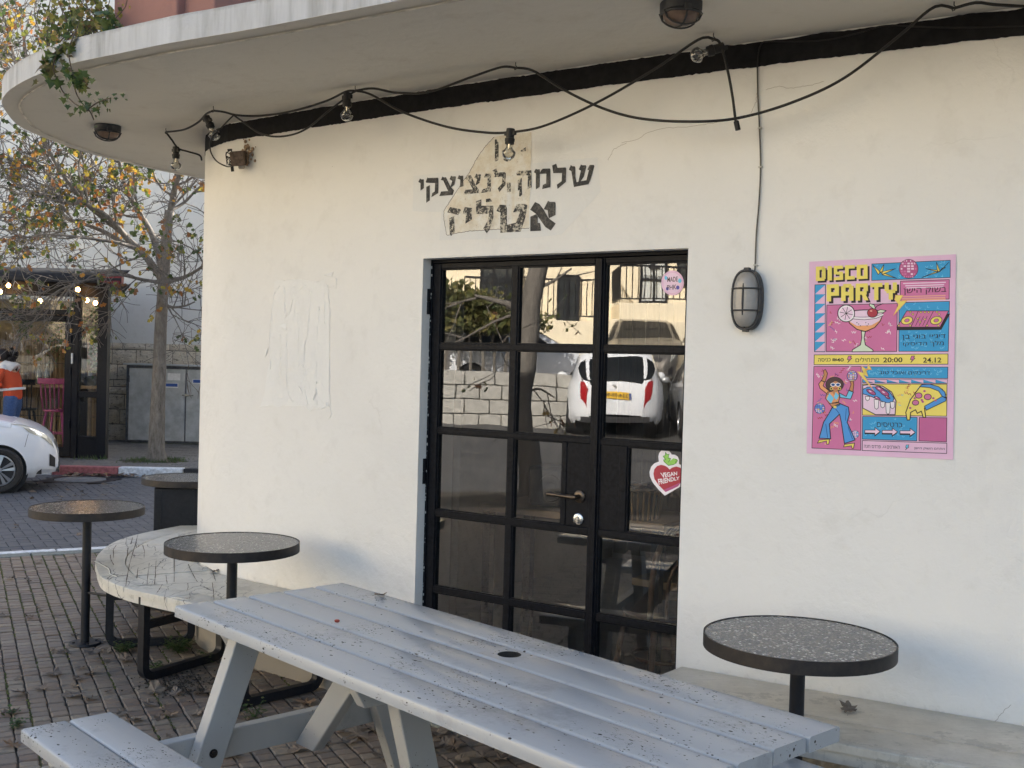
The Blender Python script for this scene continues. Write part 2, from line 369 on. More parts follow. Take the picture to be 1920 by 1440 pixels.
def m_glass(name, tint=(.80, .83, .84), boost=1.5, ior=1.55, dust=0.0):
    m = bpy.data.materials.new(name); m.use_nodes = True; t = m.node_tree; t.nodes.clear()
    o = t.nodes.new('ShaderNodeOutputMaterial'); mx = t.nodes.new('ShaderNodeMixShader'); a = t.nodes.new('ShaderNodeBsdfTransparent'); a.inputs[0].default_value = (*tint, 1)
    g = t.nodes.new('ShaderNodeBsdfGlossy'); g.inputs['Roughness'].default_value = 0; g.inputs[0].default_value = (1, 1, 1, 1)
    f = t.nodes.new('ShaderNodeFresnel'); f.inputs['IOR'].default_value = ior; k = t.nodes.new('ShaderNodeMath'); k.operation = 'MULTIPLY'; k.inputs[1].default_value = boost; k.use_clamp = True
    t.links.new(f.outputs[0], k.inputs[0]); t.links.new(k.outputs[0], mx.inputs[0]); t.links.new(a.outputs[0], mx.inputs[1]); t.links.new(g.outputs[0], mx.inputs[2]); t.links.new(mx.outputs[0], o.inputs[0])
    if dust:
        tc = t.nodes.new('ShaderNodeNewGeometry'); n = t.nodes.new('ShaderNodeTexNoise'); n.inputs['Scale'].default_value = 7; n.inputs['Detail'].default_value = 6; n.inputs['Roughness'].default_value = .7; n.inputs['Distortion'].default_value = 1.2
        r = t.nodes.new('ShaderNodeMapRange'); r.inputs[1].default_value = .42; r.inputs[2].default_value = .75; r.inputs[3].default_value = .004; r.inputs[4].default_value = dust
        d = t.nodes.new('ShaderNodeBsdfDiffuse'); d.inputs[0].default_value = (.6, .58, .54, 1); m2 = t.nodes.new('ShaderNodeMixShader')
        t.links.new(tc.outputs['Position'], n.inputs['Vector']); t.links.new(n.outputs['Fac'], r.inputs[0]); t.links.new(r.outputs[0], m2.inputs[0]); t.links.new(mx.outputs[0], m2.inputs[1]); t.links.new(d.outputs[0], m2.inputs[2]); t.links.new(m2.outputs[0], o.inputs[0])
        n2 = t.nodes.new('ShaderNodeTexNoise'); n2.inputs['Scale'].default_value = 3.2; n2.inputs['Detail'].default_value = 1; t.links.new(tc.outputs['Position'], n2.inputs['Vector'])
        b = t.nodes.new('ShaderNodeBump'); b.inputs['Strength'].default_value = .10; b.inputs['Distance'].default_value = .004; t.links.new(n2.outputs['Fac'], b.inputs['Height']); t.links.new(b.outputs[0], g.inputs['Normal'])
    return m
M_GLASS = m_glass('window_glass', (.84, .84, .82), 2.7, 1.6, .035)
M_GLASS2 = m_glass('kiosk_glass', (.88, .89, .88), .6, 1.5)
M_BULB = m_glass('bulb_glass', (.88, .86, .80), 2.2, 1.5)
# ================================================================ ground, road, kerbs
K0 = Vector((-4.016, 8.72, 0)); KD = Vector((.667, .363, 0)).normalized(); KN = Vector((-KD.y, KD.x, 0))   # near kerb line, KN towards the road
F0 = Vector((-6.0, 15.42, 0)); FD = Vector((1.0, .06, 0)).normalized(); FN = Vector((-FD.y, FD.x, 0))        # far kerb
ZR = -.12
def sheet(name, pts, z, mat, kind='structure'):
    o = MB().poly([Vector((p[0], p[1], z)) for p in pts]).build(name, mat); return tag(o, kind=kind)
ka = K0 - KD * 5.2; kb = K0 + KD * 9
pave = thing('pavement', None, None); pave['kind'] = 'structure'
MB().poly([Vector((p[0], p[1], -.0105)) for p in [(-8.6, -7), (9, -7), (9, 14), (kb.x, kb.y), (ka.x, ka.y)]]).build('bedding_sand', M_SOIL, pave)
def m_tarmac():
    t = NT('weathered_tarmac'); n = t.noise(2, 5, .6); f = t.noise(90, 3); c = t.ramp(n, [(.3, (.06, .06, .062)), (.7, (.10, .098, .095))])
    t.col(c).rough(.85).nrm(t.bump(f, .3, .005)); return t.m
M_TAR = m_tarmac()
road = thing('road', None, None); road['kind'] = 'structure'
fa = F0 - FD * 11; fb = F0 + FD * 8
MB().poly([Vector((p[0], p[1], ZR - .012)) for p in [(ka.x, ka.y), (kb.x, kb.y), (fb.x, fb.y), (fa.x, fa.y), (-17, 14), (-10.2, 4)]]).build('road_bed', M_SOIL, road)
far_walk = thing('far_pavement', None, None); far_walk['kind'] = 'structure'
MB().poly([Vector((p[0], p[1], -.014)) for p in [(fa.x, fa.y), (fb.x, fb.y), (4, 21), (-17.5, 21)]]).build('bedding_sand', M_SOIL, far_walk)
# the street behind the viewer climbs a slope
G = []
for i in range(25):
    x = -8.4 - i * 1.0
    z = ZR - .02 + max(0, (-9.0 - x)) * .112 if x > -19 else ZR - .02 + 1.12 + .0
    G.append([Vector((x, y, min(z, 1.15))) for y in (4.2, -2, -9, -22)])
tag(MB().grid(G).build('sloping_street', M_TAR, smooth=True), kind='structure')
tag(MB().poly([Vector(p) for p in [(-90, -90, -.55), (90, -90, -.55), (90, 90, -.55), (-90, 90, -.55)]]).build('ground', M_TAR), kind='structure')
def inside(p, a, n): return (p - a).dot(n)
# --- bricks
B1 = Vector((-math.cos(rad(63.2)), math.sin(rad(63.2)), 0)); B2 = Vector((B1.y, -B1.x, 0))   # joint lines run along B1
PB1, PB2 = .0685, .0775
def brick_shape(l, wd, h, ch):
    x0, y0 = l / 2, wd / 2; x1, y1 = x0 - ch, y0 - ch
    V = [(-x0, -y0, -h), (x0, -y0, -h), (x0, y0, -h), (-x0, y0, -h), (-x0, -y0, -ch), (x0, -y0, -ch), (x0, y0, -ch), (-x0, y0, -ch), (-x1, -y1, 0), (x1, -y1, 0), (x1, y1, 0), (-x1, y1, 0)]
    F = [(8, 9, 10, 11)] + [(4 + i, 4 + (i + 1) % 4, 8 + (i + 1) % 4, 8 + i) for i in range(4)] + [(i, (i + 1) % 4, 4 + (i + 1) % 4, 4 + i) for i in range(4)]
    return [Vector(v) for v in V], F
def field(cells, shape, parent, piece, rest, mat, limit, vis):
    """cells: list of (Matrix, centre). The largest visible ones become single pieces, the rest one mesh."""
    sc_ = []
    for i, (m4, c) in enumerate(cells):
        u, v, z = proj(c)
        sc_.append((-(1 / z) if (z > 0 and -10 < u < 1930 and 0 < v < 1450 and vis(u, v)) else 0, i))
    sc_.sort(); single = {i for s_, i in sc_[:limit] if s_ < 0}
    me = bpy.data.meshes.new(piece); me.from_pydata(shape[0], [], shape[1]); me.materials.append(mat); me.update()
    mb = MB()
    for i, (m4, c) in enumerate(cells):
        if i in single: inst(piece, me, parent, m4)
        else: mb.add([m4 @ p for p in shape[0]], shape[1])
    if mb.v: tag(mb.build(rest, mat, parent), kind='stuff')
def in_poly(u, v, P):
    c = False
    for (x1, y1), (x2, y2) in zip(P, P[1:] + P[:1]):
        if (y1 > v) != (y2 > v) and u < (x2 - x1) * (v - y1) / (y2 - y1) + x1: c = not c
    return c
TOPQ = [(321, 1134), (642, 1093), (1575, 1366), (1440, 1440), (1120, 1440)]
SEATQ = [(40, 1368), (208, 1333), (420, 1440), (205, 1440), (40, 1440)]
cells = []
for i in range(-40, 175):
    for j in range(-75, 90):
        off = random.uniform(-.006, .006)
        c = B1 * ((i + .5) * PB1 + off + .02 * math.sin(j * 1.3)) + B2 * ((j + .5) * PB2 + random.gauss(0, .0014)) + Vector((-1.2, 3.6, 0))
        if inside(c, K0 - KN * .26, KN) > 0 or c.x < -8.2 or c.y < -2.5 or c.x > 4.2: continue
        if c.x > -1.3 and c.y > wall_y(c.x) + .1: continue
        if c.x > -1.62 and c.y > 6.0: continue
        m4 = Matrix.Translation(c + Vector((0, 0, random.uniform(-.003, .0015)))) @ Matrix(((B1.x, B2.x, 0, 0), (B1.y, B2.y, 0, 0), (0, 0, 1, 0), (0, 0, 0, 1))) @ Matrix.Rotation(random.gauss(0, .028), 4, 'Z') @ Matrix.Rotation(random.gauss(0, .014), 4, 'X') @ Matrix.Rotation(random.gauss(0, .014), 4, 'Y')
        cells.append((m4, c))
field(cells, brick_shape(PB1 - .0065, PB2 - .0075, .03, .0045), pave, 'brick', 'brick_field', M_BRICK, 300,
      lambda u, v: not in_poly(u, v, TOPQ) and not in_poly(u, v, SEATQ) and u < 860 and v < 1440 and (u < 330 or v > 1180))
# moss in the joints
mb = MB()
for j in range(-75, 20):
    s = -1.0
    while s < 12:
        run = random.uniform(.05, .5); c0 = B1 * s + B2 * (j * PB2) + Vector((-1.2, 3.6, 0))
        want = .75 if c0.y > 6.2 and c0.x < -2.2 else (.22 if c0.x < -1.9 else .05)
        if random.random() < want and inside(c0, K0 - KN * .24, KN) < -.05 and c0.x > -8 and not (c0.x > -1.3 and c0.y > wall_y(c0.x)):
            k = int(run / .018)
            for q in range(k):
                c = c0 + B1 * (q * .018) + B2 * random.uniform(-.004, .004) + Vector((0, 0, -.004))
                if random.random() < .3: continue
                r = random.uniform(.004, .009); a = random.random() * 3
                P = [c + Vector((math.cos(a + t) * r, math.sin(a + t) * r, random.uniform(0, .003))) for t in (0, 1.57, 3.14, 4.71)] + [c + Vector((0, 0, r * .9))]
                mb.add(P, [(0, 1, 4), (1, 2, 4), (2, 3, 4), (3, 0, 4)])
        s += run
tag(mb.build('joint_moss', M_MOSS), kind='stuff')
# --- kerbs
def kerb(name, p0, d, n_out, lens_mats, hgt, wd, label):
    st = thing(name, None, None); st['kind'] = 'structure'; s = 0
    for L, m in lens_mats:
        MB().box(p0 + d * (s + L / 2) - n_out * wd / 2 + Vector((0, 0, -hgt / 2 + .004 + random.uniform(-.002, .002))), (L - .008, wd, hgt), (d, n_out, Vector((0, 0, 1)))).build('kerb_stone', m, st, bevel=.012)
        s += L
    return st
ks = K0 - KD * 4.6
kerb('near_kerb', ks, KD, KN, [(.5, M_WHITEK)] * 10 + [(.42, M_WHITEK)] + [(.5, M_PINKK)] * 4 + [(.5, M_WHITEK)] * 6, .2, .105, '')
edge = thing('edging_strip', None, None); edge['kind'] = 'structure'
for i in range(18):
    MB().box(ks + KD * (i * .6 + .3) - KN * .181 + Vector((0, 0, -.055)), (.592, .145, .114), (KD, KN, Vector((0, 0, 1)))).build('edging_slab', M_CONC, edge, bevel=.008)
fs = F0 - FD * 9.41
kerb('far_kerb', fs, FD, -FN, [(.9, M_REDK if (i // 2) % 2 else M_WHITEK) for i in range(10)] + [(.91, M_REDK)] + [(.9, M_WHITEK), (.4, M_STEEL), (.9, M_WHITEK), (.9, M_REDK)] + [(.9, M_WHITEK)] * 3, .22, .16, '')
# --- grey road pavers, herringbone
cells = []
RA = rad(30); R1 = Vector((math.cos(RA), math.sin(RA), 0)); R2 = Vector((-R1.y, R1.x, 0))
man = Vector((-5.81, 14.9, ZR))
for x in range(-70, 80):
    for y in range(-30, 80):
        k = (x - y) % 4
        if k not in (0, 2): continue
        h = k == 0; c2 = (x + 1.0, y + .5) if h else (x + .5, y)
        c = R1 * (c2[0] * .1) + R2 * (c2[1] * .1) + Vector((-3.2, 9.6, ZR))
        if inside(c, K0 + KN * .04, KN) < 0 or inside(c, F0, FN) > -.02 or c.x < -10 or c.x > -1.0: continue
        if abs(c.x - man.x) < .47 and abs(c.y - man.y) < .40: continue
        m4 = Matrix.Translation(c + Vector((0, 0, random.uniform(-.002, .001)))) @ Matrix.Rotation(RA + (0 if h else math.pi / 2) + random.gauss(0, .008), 4, 'Z') @ Matrix.Rotation(random.gauss(0, .008), 4, 'X')
        cells.append((m4, c))
field(cells, brick_shape(.196, .096, .03, .004), road, 'paver', 'paver_field', M_PAVER, 300, lambda u, v: u < 290 and v > 880 and not (50 < u < 275 and 935 < v < 985))
# --- far pavement tiles
cells = []
for x in range(-30, 34):
    for y in range(0, 26):
        c = F0 - FN * -.1 + FD * ((x + (y % 2) * .5) * .2 + .1) + FN * (y * .2 + .19)
        if c.x < -11 or c.x > -3 or c.y > 20.9 or (c - Vector((-5.38, 16.6, 0))).length < .42: continue
        cells.append((Matrix.Translation(c + Vector((0, 0, random.uniform(-.004, .002)))) @ Matrix.Rotation(.06, 4, 'Z') @ Matrix.Rotation(random.gauss(0, .012), 4, 'X'), c))
field(cells, brick_shape(.192, .192, .03, .006), far_walk, 'tile', 'tile_field', M_SLATE, 300, lambda u, v: 100 < u < 366)
# ================================================================ the cafe
cafe = thing('cafe_building', 'cream plastered cafe with rounded corner, black band and thin concrete canopy', 'building', (0, 5, 0))
WALLC = [(-.8, 13), (-1.0, 10.5), (-1.32, 8.6), (-1.55, 7.7), (-1.71, 7.1), (-1.79, 6.7), (-1.80, 6.47), (-1.775, 6.28), (-1.715, 6.1), (-1.60, 5.93)]
left_pts = catmull(WALLC + [(-1.4, wall_y(-1.4)), (-1.2, wall_y(-1.2))], 70)[:-5]
xs0 = left_pts[-1].x
def wv(x): return Vector((x, wall_y(x), 0))
segL = left_pts + [wv(xs0 + (PL.x - xs0) * i / 14) for i in range(1, 14)] + [wv(PL.x)]
segD = [wv(PL.x + (PR.x - PL.x) * i / 8) for i in range(9)]
segR = [wv(PR.x + (5.2 - PR.x) * i / 40) for i in range(41)]
ZS = 2.829; ZB = 2.734; ZD = 2.067
def strip(mb, pts, z0, z1, m=0, nz=1):
    mb.grid([[p + Vector((0, 0, z0 + (z1 - z0) * k / nz)) for k in range(nz + 1)] for p in pts], m)
mb = MB()
strip(mb, segL, -.3, ZS); strip(mb, segD, ZD, ZS); strip(mb, segR, -.3, ZS)
a, b = segR[-1], Vector((6.6, 4.4, 0)); strip(mb, [a, b, Vector((6.6, 13, 0)), Vector((-.8, 13, 0))], -.3, ZS)
# reveals of the doorway
ti = -DN * .26
for P in (segD[0], segD[-1]):
    mb.add([P + Vector((0, 0, -.3)), P + ti + Vector((0, 0, -.3)), P + ti + Vector((0, 0, ZD)), P + Vector((0, 0, ZD))], [(0, 1, 2, 3)])
mb.grid([[p + Vector((0, 0, ZD)), p + ti + Vector((0, 0, ZD))] for p in segD])
wallo = mb.build('wall', M_WALL, cafe, smooth='auto')
allw = segL[:-1] + segD[:-1] + segR
def offs(pts, d):
    out = []
    for i, p in enumerate(pts):
        t = (pts[min(i + 1, len(pts) - 1)] - pts[max(i - 1, 0)]).normalized(); out.append(p + Vector((t.y, -t.x, 0)) * d)
    return out
fine = resample(allw, 1100); fo = offs(fine, .003); mb = MB()
G = []
for i, p in enumerate(fo):
    j1 = .006 * noise.noise(Vector((i * .11, 0, 0))) + .004 * noise.noise(Vector((i * .9, 3, 0)))
    j0 = .005 * noise.noise(Vector((i * .13, 9, 0))) + .004 * noise.noise(Vector((i * .8, 5, 0)))
    G.append([p + Vector((0, 0, ZB + j0)), p + Vector((0, 0, ZS - .004 + j1))])
mb.grid(G).build('painted_band', M_BLACK, cafe)
# canopy slab
CAN = [(-.9, 13.2), (-1.25, 10.8), (-1.62, 9.1), (-1.95, 8.2), (-2.2, 7.68), (-2.39, 7.39), (-2.55, 7.06), (-2.67, 6.73), (-2.73, 6.32), (-2.73, 6.03), (-2.64, 5.69), (-2.56, 5.47), (-2.42, 5.24), (-2.24, 5.02), (-2.05, 4.83), (-1.88, 4.69), (-1.65, 4.54), (-1.39, 4.37), (-.99, 4.14), (-.5, 3.83), (0, 3.52), (1, 2.95), (2, 2.44), (3.4, 1.8), (5.4, 1.0)]
co = catmull(CAN, 160); ci = resample(offs(allw, -.12), 160); ZT = 2.94
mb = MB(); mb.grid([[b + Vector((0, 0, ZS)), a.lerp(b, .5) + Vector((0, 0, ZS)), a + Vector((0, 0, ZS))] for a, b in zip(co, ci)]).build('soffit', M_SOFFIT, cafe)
mb = MB(); mb.grid([[a + Vector((0, 0, ZS)), a + Vector((0, 0, ZT - .008)), a.lerp(b, .012) + Vector((0, 0, ZT + .003 * noise.noise(a * 9)))] + [b + Vector((0, 0, ZT + .01))] for a, b in zip(co, ci)]).build('canopy_edge', M_FASCIA, cafe, smooth='auto')
gi = offs(co, -.075); gi2 = offs(co, -.088)
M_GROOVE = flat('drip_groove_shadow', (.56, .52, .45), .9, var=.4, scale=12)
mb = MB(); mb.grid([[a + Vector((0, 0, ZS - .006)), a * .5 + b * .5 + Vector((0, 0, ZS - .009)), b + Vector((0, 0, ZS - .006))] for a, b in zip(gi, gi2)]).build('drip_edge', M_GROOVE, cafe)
# upper storey and roof, out of view, height set for the shade cast in front
UP = [(-1.15, 5.75), (0, 4.95), (2, 3.75), (5, 2.45), (6.6, 4.4), (6.6, 13), (-.8, 13), (-1.1, 10), (-1.4, 7.4)]
MB().prism([Vector((x, y, ZT + .012)) for x, y in UP], (0, 0, 2.75)).build('upper_storey', M_WALL, cafe)
# interior of the cafe behind the door
M_PANEL = None
def m_planks():
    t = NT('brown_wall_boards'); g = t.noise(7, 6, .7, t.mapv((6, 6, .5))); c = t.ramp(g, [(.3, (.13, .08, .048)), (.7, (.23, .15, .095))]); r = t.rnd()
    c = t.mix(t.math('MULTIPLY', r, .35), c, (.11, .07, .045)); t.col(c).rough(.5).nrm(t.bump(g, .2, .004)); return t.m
M_PANEL = m_planks()
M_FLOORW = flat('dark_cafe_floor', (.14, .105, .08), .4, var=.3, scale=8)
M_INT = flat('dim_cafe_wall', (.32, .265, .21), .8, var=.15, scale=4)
def dpt(t, dep, z): return door_p(t, z, -dep)
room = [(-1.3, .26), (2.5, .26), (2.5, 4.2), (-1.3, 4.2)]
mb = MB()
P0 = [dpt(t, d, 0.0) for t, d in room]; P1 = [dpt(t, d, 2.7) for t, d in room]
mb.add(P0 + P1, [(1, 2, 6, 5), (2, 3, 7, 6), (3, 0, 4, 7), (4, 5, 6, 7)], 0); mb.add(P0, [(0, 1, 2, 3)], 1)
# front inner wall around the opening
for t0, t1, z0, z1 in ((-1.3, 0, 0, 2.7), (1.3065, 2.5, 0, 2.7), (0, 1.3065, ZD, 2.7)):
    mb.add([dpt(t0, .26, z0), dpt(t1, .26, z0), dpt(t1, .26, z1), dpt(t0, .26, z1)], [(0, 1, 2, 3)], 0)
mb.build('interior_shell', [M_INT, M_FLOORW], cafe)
lining = thing('wall_panelling', None, None); lining.parent = cafe; lining.matrix_local = wmat(cafe).inverted(); WM[lining.name] = Matrix.Identity(4)
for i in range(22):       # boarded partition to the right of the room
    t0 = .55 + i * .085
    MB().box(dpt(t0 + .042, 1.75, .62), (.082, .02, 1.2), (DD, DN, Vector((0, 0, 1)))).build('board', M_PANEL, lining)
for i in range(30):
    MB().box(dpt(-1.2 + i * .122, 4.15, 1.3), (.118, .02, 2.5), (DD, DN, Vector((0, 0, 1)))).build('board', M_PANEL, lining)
# door step
MB().box(door_p(.653, -.02, -.03), (1.3, .36, .06), (DD, DN, Vector((0, 0, 1)))).build('threshold', M_CONC, cafe, bevel=.006)
# ---------------------------------------------------------------- door leaves
ZA = Vector((0, 0, 1)); DAX = (DD, DN, ZA)
def dbox(mb, t0, t1, z0, z1, d0, d1, m=0): mb.box(door_p((t0 + t1) / 2, (z0 + z1) / 2, (d0 + d1) / 2), (t1 - t0, d1 - d0, z1 - z0), DAX, m)
fr = MB(); dbox(fr, 0.0, .012, .0, 2.067, -.06, .004); dbox(fr, 1.292, 1.3065, 0, 2.067, -.06, .004); dbox(fr, .012, 1.292, 2.051, 2.067, -.06, .004)
dset = fr.build('door_frame', M_FRAME, cafe, bevel=.002)
def leaf(t0, t1, cols, name, rows, lock):
    z_rows = [(2.049, 2.025), (1.686, 1.66), (1.302, 1.278), (.928, .90), (.577, .55), (.205, .18)]
    mb = MB(); d0, d1 = -.045, 0
    dbox(mb, t0, cols[0][0], .012, 2.049, d0, d1)
    dbox(mb, cols[-1][1], t1, .012, 2.049, d0, d1)
    for a, b in zip(cols, cols[1:]):
        dbox(mb, a[1], b[0], .19, 2.03, d0 + .004, d1 - .003)
    for z1, z0 in z_rows: dbox(mb, cols[0][0], cols[-1][1], z0, z1, d0 + .002, d1 - .0015)
    dbox(mb, cols[0][0], cols[-1][1], .012, .18, d0 + .008, d1 - .012)
    lf = mb.build(name, M_FRAME, cafe, bevel=.0025)
    edges = [z for z in z_rows]
    for (za, zb), (zc, zd) in zip(z_rows, z_rows[1:]):
        for ca, cb in cols:
            x0, x1 = ca, cb
            if zc == .928:      # row with the lock plate
                if lock == 'R' and (ca, cb) == cols[-1]:
                    pm = MB(); dbox(pm, .746, cb + .002, zc, zb, -.032, -.006); dbox(pm, .726, .748, zc, zb, d0 + .004, d1 - .002); pm.build('lock_plate', M_FRAME, lf, bevel=.002); x1 = .726
                if lock == 'L' and (ca, cb) == cols[0]:
                    pm = MB(); dbox(pm, ca - .002, 1.0, zc, zb, -.032, -.006); dbox(pm, .999, 1.033, zc, zb, d0 + .004, d1 - .002); pm.build('lock_plate', M_FRAME, lf, bevel=.002); x0 = 1.033
            tw = random.uniform(-.0007, .0007); tv = random.uniform(-.0007, .0007)
            g = MB(); g.add([door_p(x0 - .004, zc - .004, -.02), door_p(x1 + .004, zc - .004, -.02 + tw), door_p(x1 + .004, zb + .004, -.02 + tw + tv), door_p(x0 - .004, zb + .004, -.02 + tv)], [(0, 1, 2, 3)])
            g.build('glass_pane', M_GLASS, lf)
            bd = MB()   # glazing bead
            for q in ((x0, x0 + .006, zc, zb), (x1 - .006, x1, zc, zb), (x0 + .006, x1 - .006, zc, zc + .006), (x0 + .006, x1 - .006, zb - .006, zb)): dbox(bd, *q, -.018, -.008)
            bd.build('glazing_bead', M_FRAME, lf)
    return lf
leafL = leaf(.014, .888, [(.056, .446), (.477, .861)], 'door_leaf', 5, 'R')
leafR = leaf(.893, 1.2905, [(.9085, 1.277)], 'door_leaf', 5, 'L')
mb = MB(); dbox(mb, .884, .900, .02, 2.045, .0, .010); mb.build('cover_strip', M_FRAME, leafL, bevel=.002)
M_BRASS = flat('bronze_handle', (.10, .078, .060), .36, .8, var=.25, scale=60)
M_CHROME = flat('lock_metal', (.55, .54, .52), .25, .95, var=.1)
h = MB(); hc = door_p(.816, 1.055, -.006); AXH = (DD, ZA, DN)
h.lathe([(.0, 0), (.026, 0), (.026, .007), (.022, .010), (.0, .010)], 24, hc, AXH); h.lathe([(.0, .008), (.010, .008), (.0095, .045), (.0, .045)], 16, hc, AXH)
hp = [hc + DN * .043 + DD * .005, hc + DN * .047 - DD * .02, hc + DN * .048 - DD * .06 + ZA * .001, hc + DN * .047 - DD * .115 + ZA * .003, hc + DN * .045 - DD * .132 + ZA * .003]
h.tube(hp, [.010, .0098, .007, .0085, .0095], 12); h.build('handle', M_BRASS, leafL, smooth='auto')
k = MB(); kc = door_p(.813, .96, -.006); k.lathe([(0, 0), (.024, 0), (.024, .006), (.019, .009), (0, .009)], 24, kc, AXH); k.box(kc + DN * .012 - ZA * .006, (.009, .008, .02), DAX); k.lathe([(0, .008), (.0085, .008), (.0085, .018), (0, .018)], 14, kc + ZA * .004, AXH)
k.build('lock_cylinder', M_CHROME, leafL, smooth='auto')
for z in (1.875, 1.10, .33):
    mb = MB(); mb.lathe([(0, -.058), (.0125, -.058), (.0125, -.002), (.0095, 0), (.0125, .002), (.0125, .058), (0, .058)], 12, door_p(-.004, z, .014)); mb.build('hinge', M_FRAME, dset, smooth='auto')
# sealant smear along the left jamb
mb = MB()
for i in range(90):
    z = .5 + i * .0172 + random.uniform(-.004, .004); r = random.uniform(.001, .004)
    if random.random() < .55: mb.sphere(door_p(random.uniform(.000, .008), z, .0045), r, 5, 3, sc=(1, 1, 2.0))
M_SEAL = flat('pale_sealant', (.62, .60, .55), .7)
mb.build('sealant', M_SEAL, dset)['kind'] = 'stuff'
# ---------------------------------------------------------------- old sign on the wall
def wpoly(mb, pts, s, ox, oy, off, m=0): mb.poly([at_wall(ox + x / s, oy + y / s, off) for x, y in pts], m)
def wfine(mb, pts, s, ox, oy, off, m=0):
    from mathutils.geometry import tessellate_polygon
    T = [[Vector((pts[i][0], pts[i][1], 0)) for i in t] for t in tessellate_polygon([[Vector((x, y, 0)) for x, y in pts]])]
    while T:
        a, b, c = T.pop(); L = [(a - b).length, (b - c).length, (c - a).length]; k = L.index(max(L))
        if L[k] > 60:
            a, b, c = ((a, b, c), (b, c, a), (c, a, b))[k]; h = (a + b) / 2; T += [[a, h, c], [h, b, c]]
        else: mb.poly([at_wall(ox + p.x / s, oy + p.y / s, off) for p in (a, b, c)], m)
M_REPAINT = m_plaster('repaint_patch', (.745, .73, .69), (.66, .64, .59), .7)
def m_oldplaster():
    t = NT('old_bare_plaster'); n = t.noise(18, 6, .7); n2 = t.noise(70, 5, .7); n3 = t.noise(9, 3, .6, t.mapv((1, 1, .25)))
    c = t.ramp(n, [(.3, (.64, .545, .40)), (.5, (.72, .66, .54)), (.7, (.79, .765, .70))])
    c = t.mix(t.ramp(n3, [(.55, 0.0), (.66, .8)]), c, (.74, .74, .72)); c = t.mix(t.ramp(n2, [(.6, 0.0), (.68, .6)]), c, (.36, .28, .19))
    t.col(c).rough(.9); b = t.bump(n2, .6, .006); t.nrm(b); return t.m
M_OLD = m_oldplaster()
def m_letter(name, worn):
    t = NT(name); n = t.noise(95, 6, .75); n2 = t.noise(22, 5, .7)
    c = t.ramp(n2, [(.3, (.030, .028, .028)), (.7, (.055, .052, .05))])
    c = t.mix(t.ramp(t.math('ADD', t.math('MULTIPLY', n, .6), t.math('MULTIPLY', n2, .4)), [(.50, 0.0), (.56, worn)]), c, (.66, .60, .48)); t.col(c).rough(.75).nrm(t.bump(n, .3, .003)); return t.m
M_LET = m_letter('sign_paint', .12); M_LETW = m_letter('worn_sign_paint', .85)
mb = MB(); wfine(mb, [(220, 440), (640, 390), (1600, 300), (1625, 560), (1330, 880), (1080, 905), (415, 922), (430, 712), (215, 705)], 4, 720, 220, .0012); mb.build('repaint_patch', M_REPAINT, cafe)
PATCH = [(825, 148), (860, 140), (985, 122), (1105, 112), (1107, 210), (1103, 300), (1098, 430), (1095, 570), (1088, 700), (1090, 832), (870, 838), (760, 846), (650, 852), (540, 870), (470, 886), (460, 820), (448, 760), (450, 700), (500, 620), (560, 530), (600, 470), (640, 412), (668, 360), (700, 300), (730, 258), (765, 210)]
mb = MB(); wfine(mb, PATCH, 4, 720, 220, .0020); mb.build('bare_plaster_patch', M_OLD, cafe)
mb = MB(); M_CRACK = flat('crack', (.12, .095, .07), .95)
Pk = [at_wall(720 + x / 4, 220 + y / 4, .0024) for x, y in PATCH[9:] + PATCH[:1]]
def wstroke(mb, pts, wd, m=0):
    for a, b in zip(pts, pts[1:]):
        if (b - a).length < 1e-6: continue
        n = (b - a).cross(DN).normalized() * wd / 2; mb.add([a - n, b - n, b + n, a + n], [(0, 1, 2, 3)], m)
def jitter(pts, n, amp):
    Q = resample(pts, n); return [q + Vector((0, 0, random.gauss(0, amp))) + DD * random.gauss(0, amp) for q in Q]
wstroke(mb, jitter(Pk, 160, .0008), .0022); mb.build('patch_crack', M_CRACK, cafe)
LA = (10.667, 780, 290); LB = (10.667, 940, 290); LC = (8, 820, 360); LE = (13.71, 880, 230)
